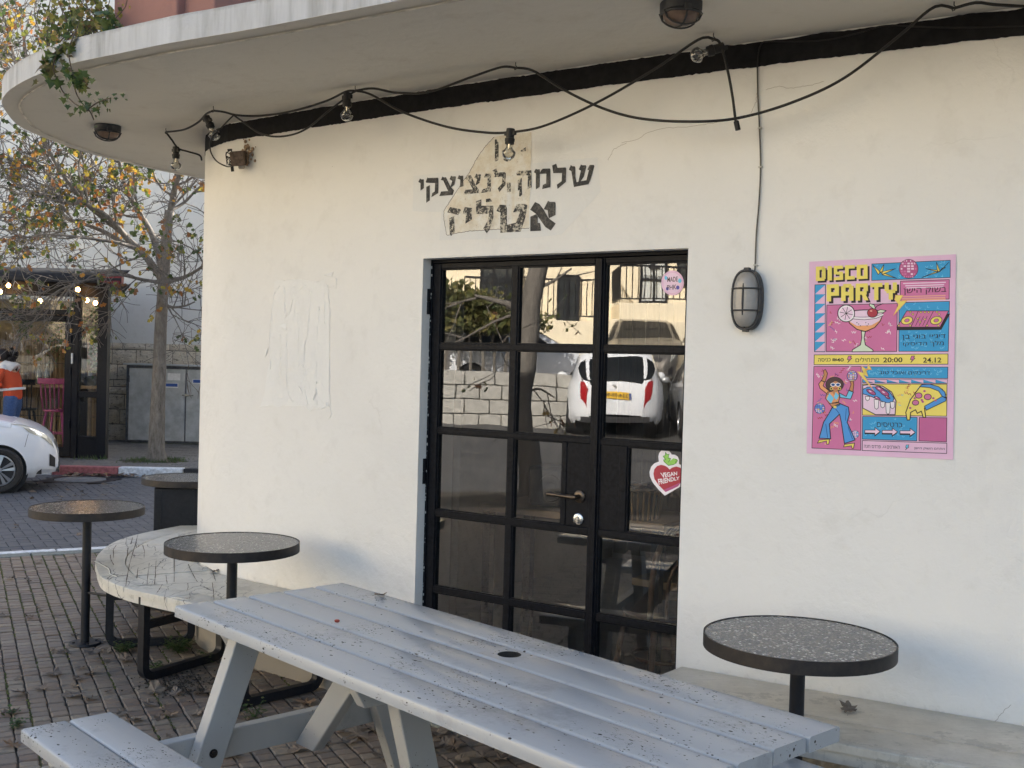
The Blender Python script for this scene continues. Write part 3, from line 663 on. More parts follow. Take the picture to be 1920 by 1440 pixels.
SOLID = [(LA, [(80, 475), (110, 495), (150, 490), (158, 510), (158, 670), (90, 718), (88, 570), (45, 545)]),
 (LA, [(230, 455), (250, 468), (432, 460), (448, 478), (446, 768), (306, 850), (324, 768), (375, 735), (382, 568), (210, 562), (192, 545)]), (LA, [(205, 645), (275, 610), (275, 915), (205, 962)]),
 (LA, [(528, 437), (560, 455), (600, 450), (690, 640), (760, 715), (735, 805), (465, 828), (500, 738), (640, 725), (545, 520), (495, 505)]), (LA, [(703, 420), (730, 435), (790, 432), (798, 455), (765, 600), (700, 655), (690, 630), (725, 525), (668, 490)]),
 (LA, [(858, 408), (885, 425), (945, 420), (948, 630), (880, 650), (885, 500), (830, 480)]),
 (LB, [(690, 280), (720, 295), (768, 290), (773, 355), (800, 305), (830, 280), (965, 275), (982, 295), (980, 650), (815, 690), (830, 605), (895, 575), (900, 380), (770, 385), (765, 645), (690, 695), (690, 380), (650, 350)]),
 (LB, [(1015, 215), (1098, 180), (1125, 262), (1280, 255), (1298, 275), (1290, 545), (1125, 685), (1110, 600), (1205, 530), (1215, 365), (1040, 370)]),
 (LB, [(1390, 205), (1415, 230), (1470, 232), (1480, 260), (1480, 430), (1505, 550), (1540, 540), (1590, 320), (1545, 295), (1592, 195), (1620, 212), (1690, 210), (1700, 240), (1650, 440), (1590, 530), (1700, 510), (1750, 310), (1720, 300), (1765, 205), (1845, 205), (1862, 225), (1790, 480), (1745, 590), (1450, 648), (1400, 330), (1350, 300)]),
 (LC, [(1465, 150), (1530, 180), (1600, 270), (1665, 390), (1775, 472), (1702, 578), (1620, 525), (1510, 370), (1480, 330), (1392, 265)]), (LC, [(1395, 370), (1480, 333), (1508, 372), (1505, 465), (1540, 465), (1555, 580), (1393, 588)]), (LC, [(1660, 130), (1690, 148), (1760, 148), (1772, 165), (1772, 345), (1670, 395), (1655, 275), (1595, 258)])]
WORN = [(LA, [(1040, 410), (1100, 410), (1190, 610), (1262, 705), (1255, 765), (950, 797), (985, 705), (1135, 690), (1045, 520), (985, 480)]), (LA, [(1203, 380), (1230, 395), (1295, 390), (1300, 410), (1275, 560), (1200, 620), (1190, 600), (1225, 490), (1168, 460)]),
 (LA, [(1395, 370), (1420, 382), (1490, 375), (1503, 395), (1497, 735), (1290, 770), (1340, 690), (1420, 670), (1428, 465), (1358, 455)]), (LA, [(1530, 315), (1605, 275), (1635, 355), (1780, 350), (1797, 375), (1790, 600), (1665, 750), (1635, 670), (1720, 580), (1730, 440), (1565, 450), (1580, 410)]),
 (LB, [(350, 315), (380, 325), (600, 310), (605, 650), (525, 690), (530, 415), (310, 415), (300, 375)]), (LB, [(330, 500), (410, 460), (410, 680), (330, 720)]), (LB, [(110, 560), (185, 560), (190, 740), (115, 755)]), (LB, [(365, 690), (410, 680), (415, 800), (375, 840), (355, 825)]),
 (LC, [(190, 225), (340, 255), (355, 270), (312, 345), (148, 305)]), (LC, [(178, 395), (250, 360), (262, 600), (205, 662), (185, 620)]), (LC, [(412, 225), (520, 240), (520, 415), (420, 475), (430, 340), (378, 325)]),
 (LC, [(580, 140), (660, 110), (660, 205), (840, 205), (840, 380), (785, 560), (740, 622), (690, 545), (760, 420), (770, 330), (580, 330)]), (LC, [(728, 105), (790, 95), (822, 140), (730, 155)]),
 (LC, [(935, 190), (1030, 195), (1045, 250), (1045, 490), (1180, 460), (1240, 300), (1135, 305), (1190, 180), (1320, 178), (1350, 200), (1320, 380), (1250, 595), (945, 612), (940, 420), (950, 310), (885, 285)]),
 (LE, [(655, 440), (690, 420), (755, 520), (750, 960), (655, 1015)]), (LE, [(870, 920), (960, 950), (1060, 920), (1120, 800), (1150, 800), (1130, 900), (1050, 980), (960, 1000), (890, 970)]), (LE, [(1320, 715), (1450, 630), (1450, 730), (1325, 745)])]
for i, (fr_, pts) in enumerate(SOLID + WORN):
    mb = MB(); mb.poly([at_wall(fr_[1] + x / fr_[0], fr_[2] + y / fr_[0], .0031) for x, y in pts]); mb.build('painted_letter', M_LET if i < len(SOLID) else M_LETW, cafe)
# ---------------------------------------------------------------- scar of a removed poster, left of the door
M_SCAR = m_plaster('poster_scar', (.83, .81, .76), (.74, .71, .65), 1.0)
SC_ = (4.233, 440, 480)
mb = MB(); wfine(mb, [(315, 205), (340, 190), (390, 196), (500, 184), (600, 197), (665, 207), (700, 190), (738, 238), (748, 330), (757, 420), (748, 600), (756, 760), (746, 900), (755, 1190), (700, 1208), (640, 1204), (600, 1232), (560, 1190), (450, 1190), (400, 1182), (340, 1202), (300, 1182), (205, 1194), (235, 1100), (262, 900), (280, 840), (270, 700), (282, 560), (290, 450), (306, 330)], 4.233, 440, 480, .0009); mb.build('poster_residue', m_plaster('scraped_plaster', (.80, .78, .732), (.70, .67, .60), 1.4), cafe)
LN = [[(315, 285), (300, 400), (280, 600), (272, 700), (285, 830), (283, 900)], [(360, 620), (362, 850), (358, 960)], [(412, 620), (415, 900), (412, 1020), (430, 1110), (460, 1160)], [(318, 270), (340, 262), (355, 235), (380, 240), (400, 260), (395, 330), (400, 490), (440, 440), (470, 290)], [(500, 450), (505, 700), (510, 880)], [(505, 275), (520, 262), (550, 232), (580, 245), (605, 290), (595, 420), (575, 640), (550, 720), (550, 950)], [(670, 400), (660, 560), (655, 660)], [(645, 830), (645, 1010), (640, 1120)], [(735, 230), (755, 420), (755, 600), (750, 900), (755, 1100), (758, 1220), (770, 1260), (745, 1290)], [(200, 1195), (260, 1190), (300, 1180), (340, 1200), (380, 1180), (450, 1190), (550, 1185), (600, 1235), (620, 1205), (680, 1215), (750, 1190)], [(385, 190), (500, 182), (665, 205)], [(650, 1060), (655, 1180)], [(550, 1030), (580, 1185)], [(710, 150), (770, 165), (805, 180), (803, 260)], [(480, 290), (470, 520)], [(712, 290), (714, 540)]]
mb = MB()
for L in LN:
    P = jitter([at_wall(SC_[1] + x / SC_[0], SC_[2] + y / SC_[0], .001) for x, y in L], max(8, len(L) * 5), .0007)
    k_ = len(P); mb.tube(P, [.0009 + .0024 * abs(noise.noise(p * 31)) for p in P], 5)
mb.build('peeled_ridge', M_SCAR, cafe, smooth=True)
FL = [[(350, 550), (412, 535), (408, 590), (395, 595)], [(525, 745), (550, 660), (552, 765)], [(525, 870), (535, 860), (548, 890)], [(505, 1030), (520, 1040), (535, 1080), (530, 1105)], [(625, 1140), (635, 1080), (640, 1090), (630, 1145)], [(240, 810), (248, 740), (265, 720), (262, 760)], [(705, 150), (770, 162), (785, 120)], [(645, 990), (655, 1005), (650, 1020)], [(665, 400), (675, 425), (668, 440)], [(720, 1165), (742, 1160), (740, 1195), (725, 1190)], [(385, 480), (425, 405), (400, 490)]]
mb = MB()
for L in FL:
    P = [at_wall(SC_[1] + x / SC_[0], SC_[2] + y / SC_[0], .001 if i % 2 else .006) for i, (x, y) in enumerate(L)]; mb.poly(P)
mb.build('paint_flake', M_SCAR, cafe)
# hairline cracks
for L in ([(1165, 268), (1195, 262), (1220, 246), (1245, 240), (1290, 238), (1330, 232), (1362, 226)], [(1408, 212), (1418, 190), (1420, 160)], [(1436, 168), (1460, 162), (1480, 166), (1520, 160), (1545, 152)], [(1855, 1366), (1880, 1335), (1895, 1322)], [(1140, 300), (1150, 280), (1175, 268)]):
    mb = MB(); wstroke(mb, jitter([at_wall(u, v, .0008) for u, v in L], 26, .0012), .0013); mb.build('hairline_crack', flat('hairline', (.34, .29, .22), .95), cafe)
# ================================================================ round tables
TBL = dict(group='round terrazzo tables along the curved benches')
def bistro(loc, label, pedestal=False, rotz=0.0):
    t = thing('bistro_table', label, 'table', loc, rotz, TBL['group'])
    mb = MB(); mb.lathe([(0, .752), (.2945, .752), (.2945, .755), (0, .755)], 72); mb.build('terrazzo_top', M_TERR, t, local=True, smooth='auto')
    mb = MB(); mb.lathe([(.2947, .757), (.300, .757), (.300, .714), (.2947, .714)], 72, cap=False)
    mb.add(*_disc(.2949, .7145, 48)); mb.build('steel_rim', M_RIM, t, local=True, smooth='auto')
    if not pedestal:
        mb = MB(); mb.lathe([(0, .012), (.0235, .012), (.0235, .7145), (0, .7145)], 24); mb.build('pole', M_STEEL, t, local=True, smooth='auto')
        mb = MB(); mb.lathe([(0, 0), (.085, 0), (.085, .007), (.082, .011), (.03, .012), (0, .012)], 36); p = mb.build('floor_plate', M_STEEL, t, local=True, smooth='auto')
        mb = MB()
        for a in range(4): mb.lathe([(0, .011), (.008, .011), (.008, .018), (0, .018)], 6, (.06 * math.cos(a * 1.571 + .6), .06 * math.sin(a * 1.571 + .6), 0))
        mb.build('floor_bolt', M_STEEL, p, local=True)
    return t
def _disc(r, z, n): return [Vector((r * math.cos(2 * math.pi * i / n), r * math.sin(2 * math.pi * i / n), z)) for i in range(n)], [tuple(range(n))]
for o_ in (0,):
    tR = bistro((.935, 3.495, 0), 'largest round terrazzo table, standing right of the glass door over the right bench')
    tM = bistro((-1.251, 5.001, 0), 'round terrazzo table on a black pole between the picnic table and the curved bench')
    tL = bistro((-2.309, 6.03, 0), 'leftmost round terrazzo table with orange lamp glints, standing beside the brick pavement')
    tB = bistro((-2.235, 7.62, 0), 'farthest round terrazzo table on a dark box pedestal, half hidden behind the cafe corner', True, .25)
mb = MB(); mb.box((0, 0, .352), (.40, .42, .70)); mb.build('box_pedestal', M_STEEL, tB, local=True, bevel=.004)
mb = MB()
for dx in (-.16, .05, .11): mb.box((dx, -.212, .35), (.012, .006, .68))
mb.build('pedestal_rib', M_STEEL, tB, local=True)
# tie rod between the left pole and the bench is part of the table
mb = MB(); mb.tube([(-2.309 + .02, 6.03 - .012, .285), (-2.14, 5.95, .285)], .007, 8); mb.build('tie_rod', M_STEEL, tL)
# ================================================================ curved benches
SEAT = .45
def bench(name, label, inner, outer, rows, cuts, frames, mat):
    t = thing(name, label, 'bench', (outer[len(outer) // 3].x, outer[len(outer) // 3].y, 0), 0)
    N = len(inner)
    for ri, (f0, f1) in enumerate(rows):
        cc = sorted({0, N - 1} | set(cuts[ri]))
        for a, b in zip(cc, cc[1:]):
            mb = MB(); ga = .0030; G = []; dz = random.uniform(-.0022, .0022)
            for i in range(a, b + 1):
                p, q = inner[i], outer[i]; wd = (q - p).length; e = (q - p) / wd
                u = p.lerp(q, f0) + e * ga; v = p.lerp(q, f1) - e * ga
                tt = (inner[min(i + 1, N - 1)] - inner[max(i - 1, 0)]).normalized() * (ga if i == a else (-ga if i == b else 0))
                u = u + tt; v = v + tt; wob = .0008 * noise.noise(Vector((i * .7, ri * 5, 1)))
                zt = SEAT + dz + wob; zb_ = SEAT - .026
                G.append([u + ZA * zb_, u + ZA * (zt - .002), u + e * .003 + ZA * zt, u.lerp(v, .5) + ZA * (zt + .0006), v - e * .003 + ZA * zt, v + ZA * (zt - .003), v + ZA * zb_])
            mb.grid(G, closed=True); n_ = len(G[0]); mb.f += [tuple(range(n_)), tuple((len(G) - 1) * n_ + j for j in range(n_ - 1, -1, -1))]; mb.mi += [0, 0]
            mb.build('seat_board', mat, t, smooth='auto')
    ap = [p + (q - p).normalized() * ((q - p).length - .012) for p, q in zip(inner, outer)]
    ap2 = [p + (q - p).normalized() * ((q - p).length - .032) for p, q in zip(inner, outer)]
    mb = MB(); mb.grid([[a + ZA * (SEAT - .027), a + ZA * (SEAT - .065), b + ZA * (SEAT - .065), b + ZA * (SEAT - .027)] for a, b in zip(ap, ap2)], closed=True); mb.build('edge_board', mat, t, smooth='auto')
    for (o_, i_) in frames:
        frame_loop(t, Vector((*o_, 0)), Vector((*i_, 0)))
    return t
def frame_loop(t, po, pi):
    zt, zb_, r = SEAT - .03, .025, .05; d = pi - po; L = d.length; e = d / L
    pts = [po + ZA * zt]
    def arc(c, a0, a1): return [c + e * (r * math.cos(a)) + ZA * (r * math.sin(a)) for a in [a0 + (a1 - a0) * k / 6 for k in range(7)]]
    pts += arc(po + e * r + ZA * (zb_ + r), math.pi, 1.5 * math.pi) + arc(pi - e * r + ZA * (zb_ + r), 1.5 * math.pi, 2 * math.pi) + [pi + ZA * zt]
    sd = Vector((-e.y, e.x, 0)); G = []
    for i, p in enumerate(pts):
        tg = (pts[min(i + 1, len(pts) - 1)] - pts[max(i - 1, 0)]).normalized(); nn = sd.cross(tg)
        G.append([p + sd * a * .020 + nn * b * .020 for a, b in ((-1, -1), (1, -1), (1, 1), (-1, 1))])
    mb = MB(); mb.grid(G, closed=True); f = mb.build('bench_frame', M_STEEL, t, smooth='auto')
    mb = MB(); mb.bar(po + e * .02 + ZA * (zt - .14), pi - e * .02 + ZA * (zt - .14), .036, .036); mb.bar(po + e * .02 + ZA * (zt - .01), pi - e * .02 + ZA * (zt - .01), .036, .03); mb.build('cross_bar', M_STEEL, f)
wl = [p for p in left_pts if p.y < 8.2]
inL = resample(offs(wl + [wv(xs0 + (-.72 - xs0) * i / 10) for i in range(1, 11)], .006), 60)
outL = catmull([(-1.98, 8.25), (-2.16, 7.57), (-2.35, 7.06), (-2.40, 6.77), (-2.39, 6.55), (-2.34, 6.27), (-2.26, 6.02), (-2.19, 5.85), (-2.07, 5.61), (-1.88, 5.4), (-1.68, 5.25), (-1.49, 5.12), (-1.05, 4.80)], 60)
bench('curved_bench', 'curved cream bench with cracked peeling boards, wrapping round the left corner of the cafe', inL, outL, [(0, .70), (.70, 1)], [[9, 17, 25, 33, 40, 47, 54], [22, 28, 34, 39, 44, 49, 55]],
      [((-2.36, 6.95), (-1.83, 6.72)), ((-2.15, 5.96), (-1.74, 6.08)), ((-1.76, 5.345), (-1.50, 5.80)), ((-1.19, 5.00), (-.90, 5.30))], M_BENCH)
lb = [o for o in COL.objects if o.name.startswith('curved_bench')][0]
for L in ([(1165, 640), (1130, 760), (1090, 900), (1060, 1075)], [(1070, 1075), (1130, 1065), (1205, 1055), (1210, 1040)], [(1260, 880), (1250, 960), (1240, 1060)], [(1318, 860), (1310, 960), (1305, 1060)], [(1470, 835), (1470, 1040)], [(1400, 980), (1410, 1055)], [(1590, 890), (1600, 920), (1630, 980), (1665, 1040)], [(1230, 1068), (1400, 1062), (1480, 1052), (1640, 1045), (1880, 1040)], [(1370, 1060), (1340, 1110), (1320, 1135)], [(1585, 1050), (1588, 1080), (1580, 1110)], [(1790, 1045), (1800, 1110), (1805, 1190)], [(1600, 1130), (1605, 1160), (1595, 1185), (1520, 1175), (1440, 1160)], [(795, 860), (830, 862), (860, 890), (920, 920), (935, 950), (930, 970), (990, 990), (1080, 985)], [(980, 730), (955, 770), (960, 840)], [(930, 810), (935, 850), (960, 895)], [(1070, 665), (1060, 720), (1085, 750), (1145, 740), (1150, 700)], [(1120, 660), (1105, 720)], [(1205, 730), (1220, 780), (1215, 840)], [(1305, 740), (1315, 780)], [(1080, 750), (1075, 820)], [(1090, 770), (1160, 770)], [(1090, 820), (1200, 848)], [(1150, 925), (1210, 930)], [(1165, 915), (1155, 1010)], [(1660, 870), (1720, 900), (1790, 940), (1800, 975), (1820, 1030)]):
    Q_ = jitter([at_z(x / 4.5, 860 + y / 4.5, SEAT + .0042) for x, y in L], max(6, len(L) * 3), .0008); mb = MB()
    for a, b in zip(Q_, Q_[1:]):
        n_ = (b - a).cross(ZA).normalized() * random.uniform(.0008, .0026) * min(1, .35 + (Q_[0] - Q_[-1]).length / .4); mb.add([a - n_, b - n_, b + n_, a + n_], [(0, 1, 2, 3)])
    mb.v = [Vector((p.x, p.y, SEAT + .0042)) for p in mb.v]; mb.build('crack', M_CRACK, lb)
for L in ([(800, 866), (862, 897), (918, 928), (930, 976), (985, 996)], [(1440, 1166), (1520, 1181), (1590, 1191)], [(1075, 1080), (1200, 1062)]):
    Q_ = jitter([at_z(x / 4.5, 860 + y / 4.5, SEAT + .0046) for x, y in L], 14, .001); mb = MB(); mb.tube([Vector((p.x, p.y, SEAT + .0046)) for p in Q_], .0025, 5); mb.build('lifted_paint', flat('bare_white_edge', (.72, .70, .64), .8), lb)
xr = [.69 + (4.6 - .69) * i / 49 for i in range(50)]
inR = [p for p in offs([wv(x) for x in xr], .006)]
outR = catmull([(.365, 3.83), (.7, 3.60), (1.03, 3.40), (1.36, 3.22), (1.8, 3.0), (2.5, 2.65), (3.2, 2.32), (4.3, 1.88)], 50)
bench('curved_bench', 'cream painted bench along the wall under the poster, right of the door', inR, outR, [(0, .56), (.56, .9), (.9, 1)], [[24, 40], [19, 36], [28]], [((.52, 3.78), (.78, 4.12)), ((1.22, 3.35), (1.48, 3.70)), ((2.2, 2.86), (2.4, 3.2))], M_BENCH2)
# ================================================================ picnic table
AN = -.825
pt = thing('picnic_table', 'pale grey blue wooden picnic table with attached benches and flaking paint, in the foreground', 'picnic table', (-1.147, 3.809, 0), AN)
PLn = 2.152; pw = (.7025 - 4 * .008) / 5
def plank(mb, s0, s1, n0, n1, z0, z1, warp=0.0):
    K = 14
    G = []
    for i in range(K + 1):
        s = s0 + (s1 - s0) * i / K; wz = warp * math.sin(i / K * math.pi); c = .0065
        G.append([Vector(p) for p in ((s, n0, z0 + wz), (s, n0, z1 - c + wz), (s, n0 + c * .4, z1 - c * .35 + wz), (s, n0 + c * 1.3, z1 + wz), (s, n1 - c * 1.3, z1 + wz), (s, n1 - c * .4, z1 - c * .35 + wz), (s, n1, z1 - c + wz), (s, n1, z0 + wz))])
    mb.grid(G, closed=True); k = len(G[0]); o = len(mb.v) - (K + 1) * k
    mb.f += [tuple(o + j for j in range(k)), tuple(o + K * k + j for j in range(k - 1, -1, -1))]; mb.mi += [0, 0]
hole = (1.17, .5)
for i in range(5):
    n0 = i * (pw + .008); n1 = n0 + pw; mb = MB(); ds = (-.004, .002, 0, .003, -.003)[i]
    if i == 3:
        h0, h1 = hole[0] - .075, hole[0] + .075
        plank(mb, ds, h0, n0, n1, .692, .730); plank(mb, h1, PLn - ds, n0, n1, .692, .730)
        K = 32; rr_ = .036; ring = []; sq = []
        for k in range(K):
            a = 2 * math.pi * k / K; ca, sa = math.cos(a), math.sin(a); ring.append((hole[0] + rr_ * ca, hole[1] + rr_ * sa))
            hx = (h1 - h0) / 2; ny1 = n1 - .0085 - hole[1]; ny0 = hole[1] - n0 - .0085
            q = min(hx / max(abs(ca), 1e-9), (ny1 if sa > 0 else ny0) / max(abs(sa), 1e-9)); sq.append((hole[0] + ca * q, hole[1] + sa * q))
        V = [Vector((x, y, .730)) for x, y in ring] + [Vector((x, y, .730)) for x, y in sq] + [Vector((x, y, .692)) for x, y in ring]
        mb.add(V, [(k, K + k, K + (k + 1) % K, (k + 1) % K) for k in range(K)]); bore = MB(); bore.add(V, [(k, (k + 1) % K, 2 * K + (k + 1) % K, 2 * K + k) for k in range(K)])
        for hx in (h0, h1):      # square corners beyond the ring
            for ny in (n0 + .0085, n1 - .0085):
                near = sorted(range(K), key=lambda k: (sq[k][0] - hx) ** 2 + (sq[k][1] - ny) ** 2)[:2]
                mb.poly([Vector((hx, ny, .730)), Vector((*sq[near[0]], .730)), Vector((*sq[near[1]], .730))])
        for sg, ne in ((1, n0), (-1, n1)): mb.grid([[Vector((s, ne, .692)), Vector((s, ne, .7235)), Vector((s, ne + sg * .0026, .72773)), Vector((s, ne + sg * .0085, .730))] for s in (h0, h1)])
    else:
        plank(mb, ds, PLn - ds, n0, n1, .692, .730, random.uniform(-.001, .001))
    pk = mb.build('top_plank', M_PICNIC, pt, local=True, smooth='auto')
    if i == 3: bore.build('umbrella_hole', flat('grimy_dark_bore', (.03, .026, .022), .9, var=.4), pk, local=True)  # grimy bare bore, coloured near black so that the hole reads dark
def block(pts, vec, name, mat=M_PICLEG, bev=.004, mb=None):
    m = MB(); m.prism(pts, vec); return m.build(name, mat, pt, local=True, bevel=bev)
for s in (.20, .955, 1.86):
    block([(s, .045, .690), (s, .658, .690), (s, .63, .60), (s, .10, .60)], (.045, 0, 0), 'batten')
def legp(s, a, b, wd=.098, th=.056, name='leg'):
    (n0, z0), (n1, z1) = a, b; L = math.hypot(n1 - n0, z1 - z0); dx = (n1 - n0) / L
    hw = wd / 2 / abs((z1 - z0) / L)
    return block([(s, n0 - hw, z0), (s, n0 + hw, z0), (s, n1 + hw, z1), (s, n1 - hw, z1)], (th, 0, 0), name)
lg = []
for s in (.247, 1.80):
    lg.append(legp(s, (.135, .690), (-.115, 0.0))); lg.append(legp(s, (.565, .690), (.82, 0.0)))
legc = legp(1.003, (.20, .690), (.385, 0.0)); lg.append(legc)
for s in (.20, 1.845):
    block([(s, -.52, .345), (s, 1.13, .345), (s, 1.11, .25), (s, -.50, .25)], (.045, 0, 0), 'cross_beam')
def brace(n, a, b):
    (s0, z0), (s1, z1) = a, b
    return block([(s0 - .055, n, z0), (s0 + .06, n, z0), (s1 + .075, n, z1), (s1 - .04, n, z1)], (0, .045, 0), 'brace')
brace(.34, (.30, .245), (.66, .690))
brace(.34, (1.80, .245), (1.45, .690))
M_BOLT = flat('rusty_bolt', (.03, .027, .026), .5, .6, var=.3)
for s, n, z, p in ((.3032, -.004, .30, 0), (.3032, -.03, .235, 0), (.3032, .11, .65, 0), (1.0592, .235, .60, 4), (1.0592, .28, .64, 4), (1.8562, .0, .30, 2)):
    mb = MB(); ax = (Vector((0, 1, 0)), Vector((0, 0, 1)), Vector((1, 0, 0))); r = .015 if z in (.30, .60) else .006
    mb.lathe([(0, 0), (r, 0), (r, .0015), (0, .0015)], 14, (s, n, z), ax); mb.lathe([(0, .001), (r * .62, .001), (r * .62, .007), (0, .008)], 6, (s, n, z), ax); mb.build('bolt', M_BOLT, lg[p], local=True)
for (n0, n1) in ((-.537, -.396), (-.390, -.250), (.885, 1.026), (1.032, 1.170)):
    mb = MB(); plank(mb, .078 + random.uniform(-.004, .004), 2.09, n0, n1, .392, .430); mb.build('seat_plank', M_PICNIC, pt, local=True, smooth='auto')
for n0 in (-.50, .90):
    for s in (.2, 1.845): block([(s + .002, n0, .3455), (s + .002, n0 + .22, .3455), (s + .002, n0 + .22, .391), (s + .002, n0, .391)], (.041, 0, 0), 'seat_block')
# ================================================================ lamps
M_LAMPB = flat('lamp_body_grey', (.05, .05, .052), .5, .2, var=.25, bump=.1)
M_LENS = flat('frosted_lens', (.29, .27, .245), .28, var=.1, spec=.6)
M_LENSB = flat('brown_dusty_lens', (.17, .115, .085), .35, var=.3)
def bulkhead(name, label, C, U, V, Nn, rx, ry, lens, cat='wall lamp', dep=.07, group=None):
    """oval cage lamp: U/V span the base plane, Nn points off it"""
    t = thing(name, label, cat, C, 0, group); ax = (U, V, Nn)
    def oval(k, n=40, e=2.6):
        return [(k * (rx * math.copysign(abs(math.cos(a)) ** (2 / e), math.cos(a))), ry * (math.copysign(abs(math.sin(a)) ** (2 / e), math.sin(a))) * (1 - (1 - k) * rx / ry)) for a in [2 * math.pi * i / n for i in range(n)]]
    def P(x, y, z): return C + U * x + V * y + Nn * z
    prof = [(1.0, 0), (1.0, dep * .34), (.96, dep * .42), (.9, dep * .44)]
    mb = MB(); mb.grid([[P(x, y, z) for x, y in oval(k)] for k, z in prof], closed=True); mb.f.append(tuple(3 * 40 + j for j in range(40))); mb.mi.append(0); mb.build('lamp_body', M_LAMPB, t, smooth='auto')
    pr = [(.86, dep * .42), (.82, dep * .62), (.70, dep * .8), (.48, dep * .92), (.2, dep * .97)]
    mb = MB(); mb.grid([[P(x, y, z) for x, y in oval(k)] for k, z in pr], closed=True); mb.f.append(tuple(4 * 40 + j for j in range(40))); mb.mi.append(0); mb.build('lens', lens, t, smooth='auto')
    hgt = lambda k: dep * (.46 + .56 * math.sqrt(max(0, 1 - k * k)))
    mb = MB(); o_ = oval(.93); mb.tube([P(x, y, dep * .5) for x, y in o_ + o_[:1]], .0052, 6, cap=False); mb.build('cage_ring', M_LAMPB, t, smooth=True)
    mb = MB()
    mb.tube([P(0, ry * .95 * q, hgt(q)) for q in [-1 + i / 8 for i in range(17)]], .0035, 6)
    for yy in (-.36, .36): mb.tube([P(rx * .98 * q, ry * yy, hgt(q)) for q in [-1 + i / 6 for i in range(13)]], .0035, 6)
    mb.build('cage_bar', M_LAMPB, t, smooth=True)
    mb = MB()
    for yy in (-1, 1): mb.box(P(0, yy * ry * .99, dep * .4), (rx * .4, .016, .022), ax)
    mb.build('cage_lug', M_LAMPB, t, bevel=.003)
    return t
lc = at_wall(1404.5, 563, .002); ln = wall_n(lc.x); lu = ZA.cross(ln) * -1
bulkhead('wall_lamp', 'oval caged bulkhead lamp on the cream wall between door and poster', lc, -lu, ZA, ln, .0575, .113, M_LENS)
def ceil_lamp(u, v, label, ang):
    c = at_z(u, v, ZS - .001); U = Vector((math.cos(ang), math.sin(ang), 0)); V = Vector((math.sin(ang), -math.cos(ang), 0))
    return bulkhead('ceiling_lamp', label, c, U, V, Vector((0, 0, -1)), .068, .068, M_LENSB, 'ceiling lamp', .075, 'round caged lamps under the canopy')
c1 = ceil_lamp(1277, 6, 'round caged lamp with brown lens under the canopy, top of the picture above the door', .2)
c2 = ceil_lamp(202, 236, 'round caged lamp under the left end of the canopy near the ivy', .5)
# ================================================================ string lights and cables
M_CABLE = flat('black_rubber_cable', (.016, .014, .012), .55, var=.2, bump=0)
M_WIRE = flat('white_flex', (.52, .49, .42), .6, var=.1, bump=0)
def px(pts, off): return [at_wall(u, v, off) for u, v in pts]
def hook_pt(u, v): return at_z(u, v, ZS)
H = [hook_pt(311, 240), hook_pt(400, 199), hook_pt(666, 161), hook_pt(967, 117), hook_pt(1338, 62), hook_pt(1789, 3)]
sl = thing('string_lights', 'black festoon cable with clear unlit bulbs looping under the canopy above the door', 'string lights', H[3])
def hang(p): return p - ZA * .022
def cable(pts, r=.0052, n=60):
    mb = MB(); mb.tube(catmull(pts, n), r, 8); return mb.build('cable', M_CABLE, sl, smooth=True)
def on(p, q, f, u, v):     # a point seen at (u, v), at a depth between two hooks
    d = ray(u, v); y = p.y + (q.y - p.y) * f; return CAMP + d * (y / d.y)
tail = [at_y(378, 300, 6.05), at_y(374, 291, 6.0), at_y(352, 284, 5.95), at_y(334, 278, 5.98)]
cable(tail + [at_y(322, 262, 6.0), hang(H[0])], n=30)
cable([hang(H[0]), on(H[0], H[1], .35, 345, 243), on(H[0], H[1], .65, 372, 229), on(H[0], H[1], .85, 386, 214), hang(H[1])], n=30)
cable([hang(H[1]), on(H[1], H[2], .12, 420, 210), on(H[1], H[2], .2, 445, 216), on(H[1], H[2], .3, 490, 217), on(H[1], H[2], .5, 545, 209), on(H[1], H[2], .75, 610, 190), on(H[1], H[2], .92, 648, 172), hang(H[2])])
cable([on(H[1], H[2], .14, 437, 215), on(H[1], H[2], .2, 455, 228), on(H[1], H[2], .3, 488, 250), on(H[1], H[2], .42, 525, 256), on(H[1], H[2], .6, 570, 244), on(H[1], H[2], .8, 620, 205), hang(H[2])], .0046)
cable([on(H[1], H[2], .16, 440, 214), on(H[1], H[2], .1, 418, 236), on(H[1], H[2], .05, 398, 258), on(H[1], H[2], .02, 394, 280), on(H[1], H[2], .04, 405, 301), on(H[1], H[2], .08, 425, 312), at_wall(436, 311, .05)], .0036)
cable([hang(H[2]), on(H[2], H[3], .1, 700, 166), on(H[2], H[3], .3, 745, 174), on(H[2], H[3], .5, 805, 172), on(H[2], H[3], .75, 885, 144), on(H[2], H[3], .92, 940, 126), hang(H[3])])
cable([hang(H[2]), on(H[2], H[3], .1, 695, 177), on(H[2], H[3], .3, 755, 210), on(H[2], H[3], .6, 835, 237), on(H[2], H[3], .85, 905, 248), on(H[2], H[4], .5, 955, 248), on(H[3], H[4], .2, 1020, 236), on(H[3], H[4], .5, 1120, 192), on(H[3], H[4], .75, 1230, 128), on(H[3], H[4], .95, 1310, 74), hang(H[4])], n=90)
cable([hang(H[3]), on(H[3], H[4], .1, 1000, 133), on(H[3], H[4], .25, 1060, 170), on(H[3], H[4], .45, 1130, 203), on(H[3], H[4], .65, 1200, 222), on(H[3], H[4], .95, 1290, 228), on(H[4], H[5], .1, 1380, 222), on(H[4], H[5], .3, 1480, 194), on(H[4], H[5], .5, 1580, 148), on(H[4], H[5], .75, 1680, 72), on(H[4], H[5], .92, 1750, 14), hang(H[5])], n=90)
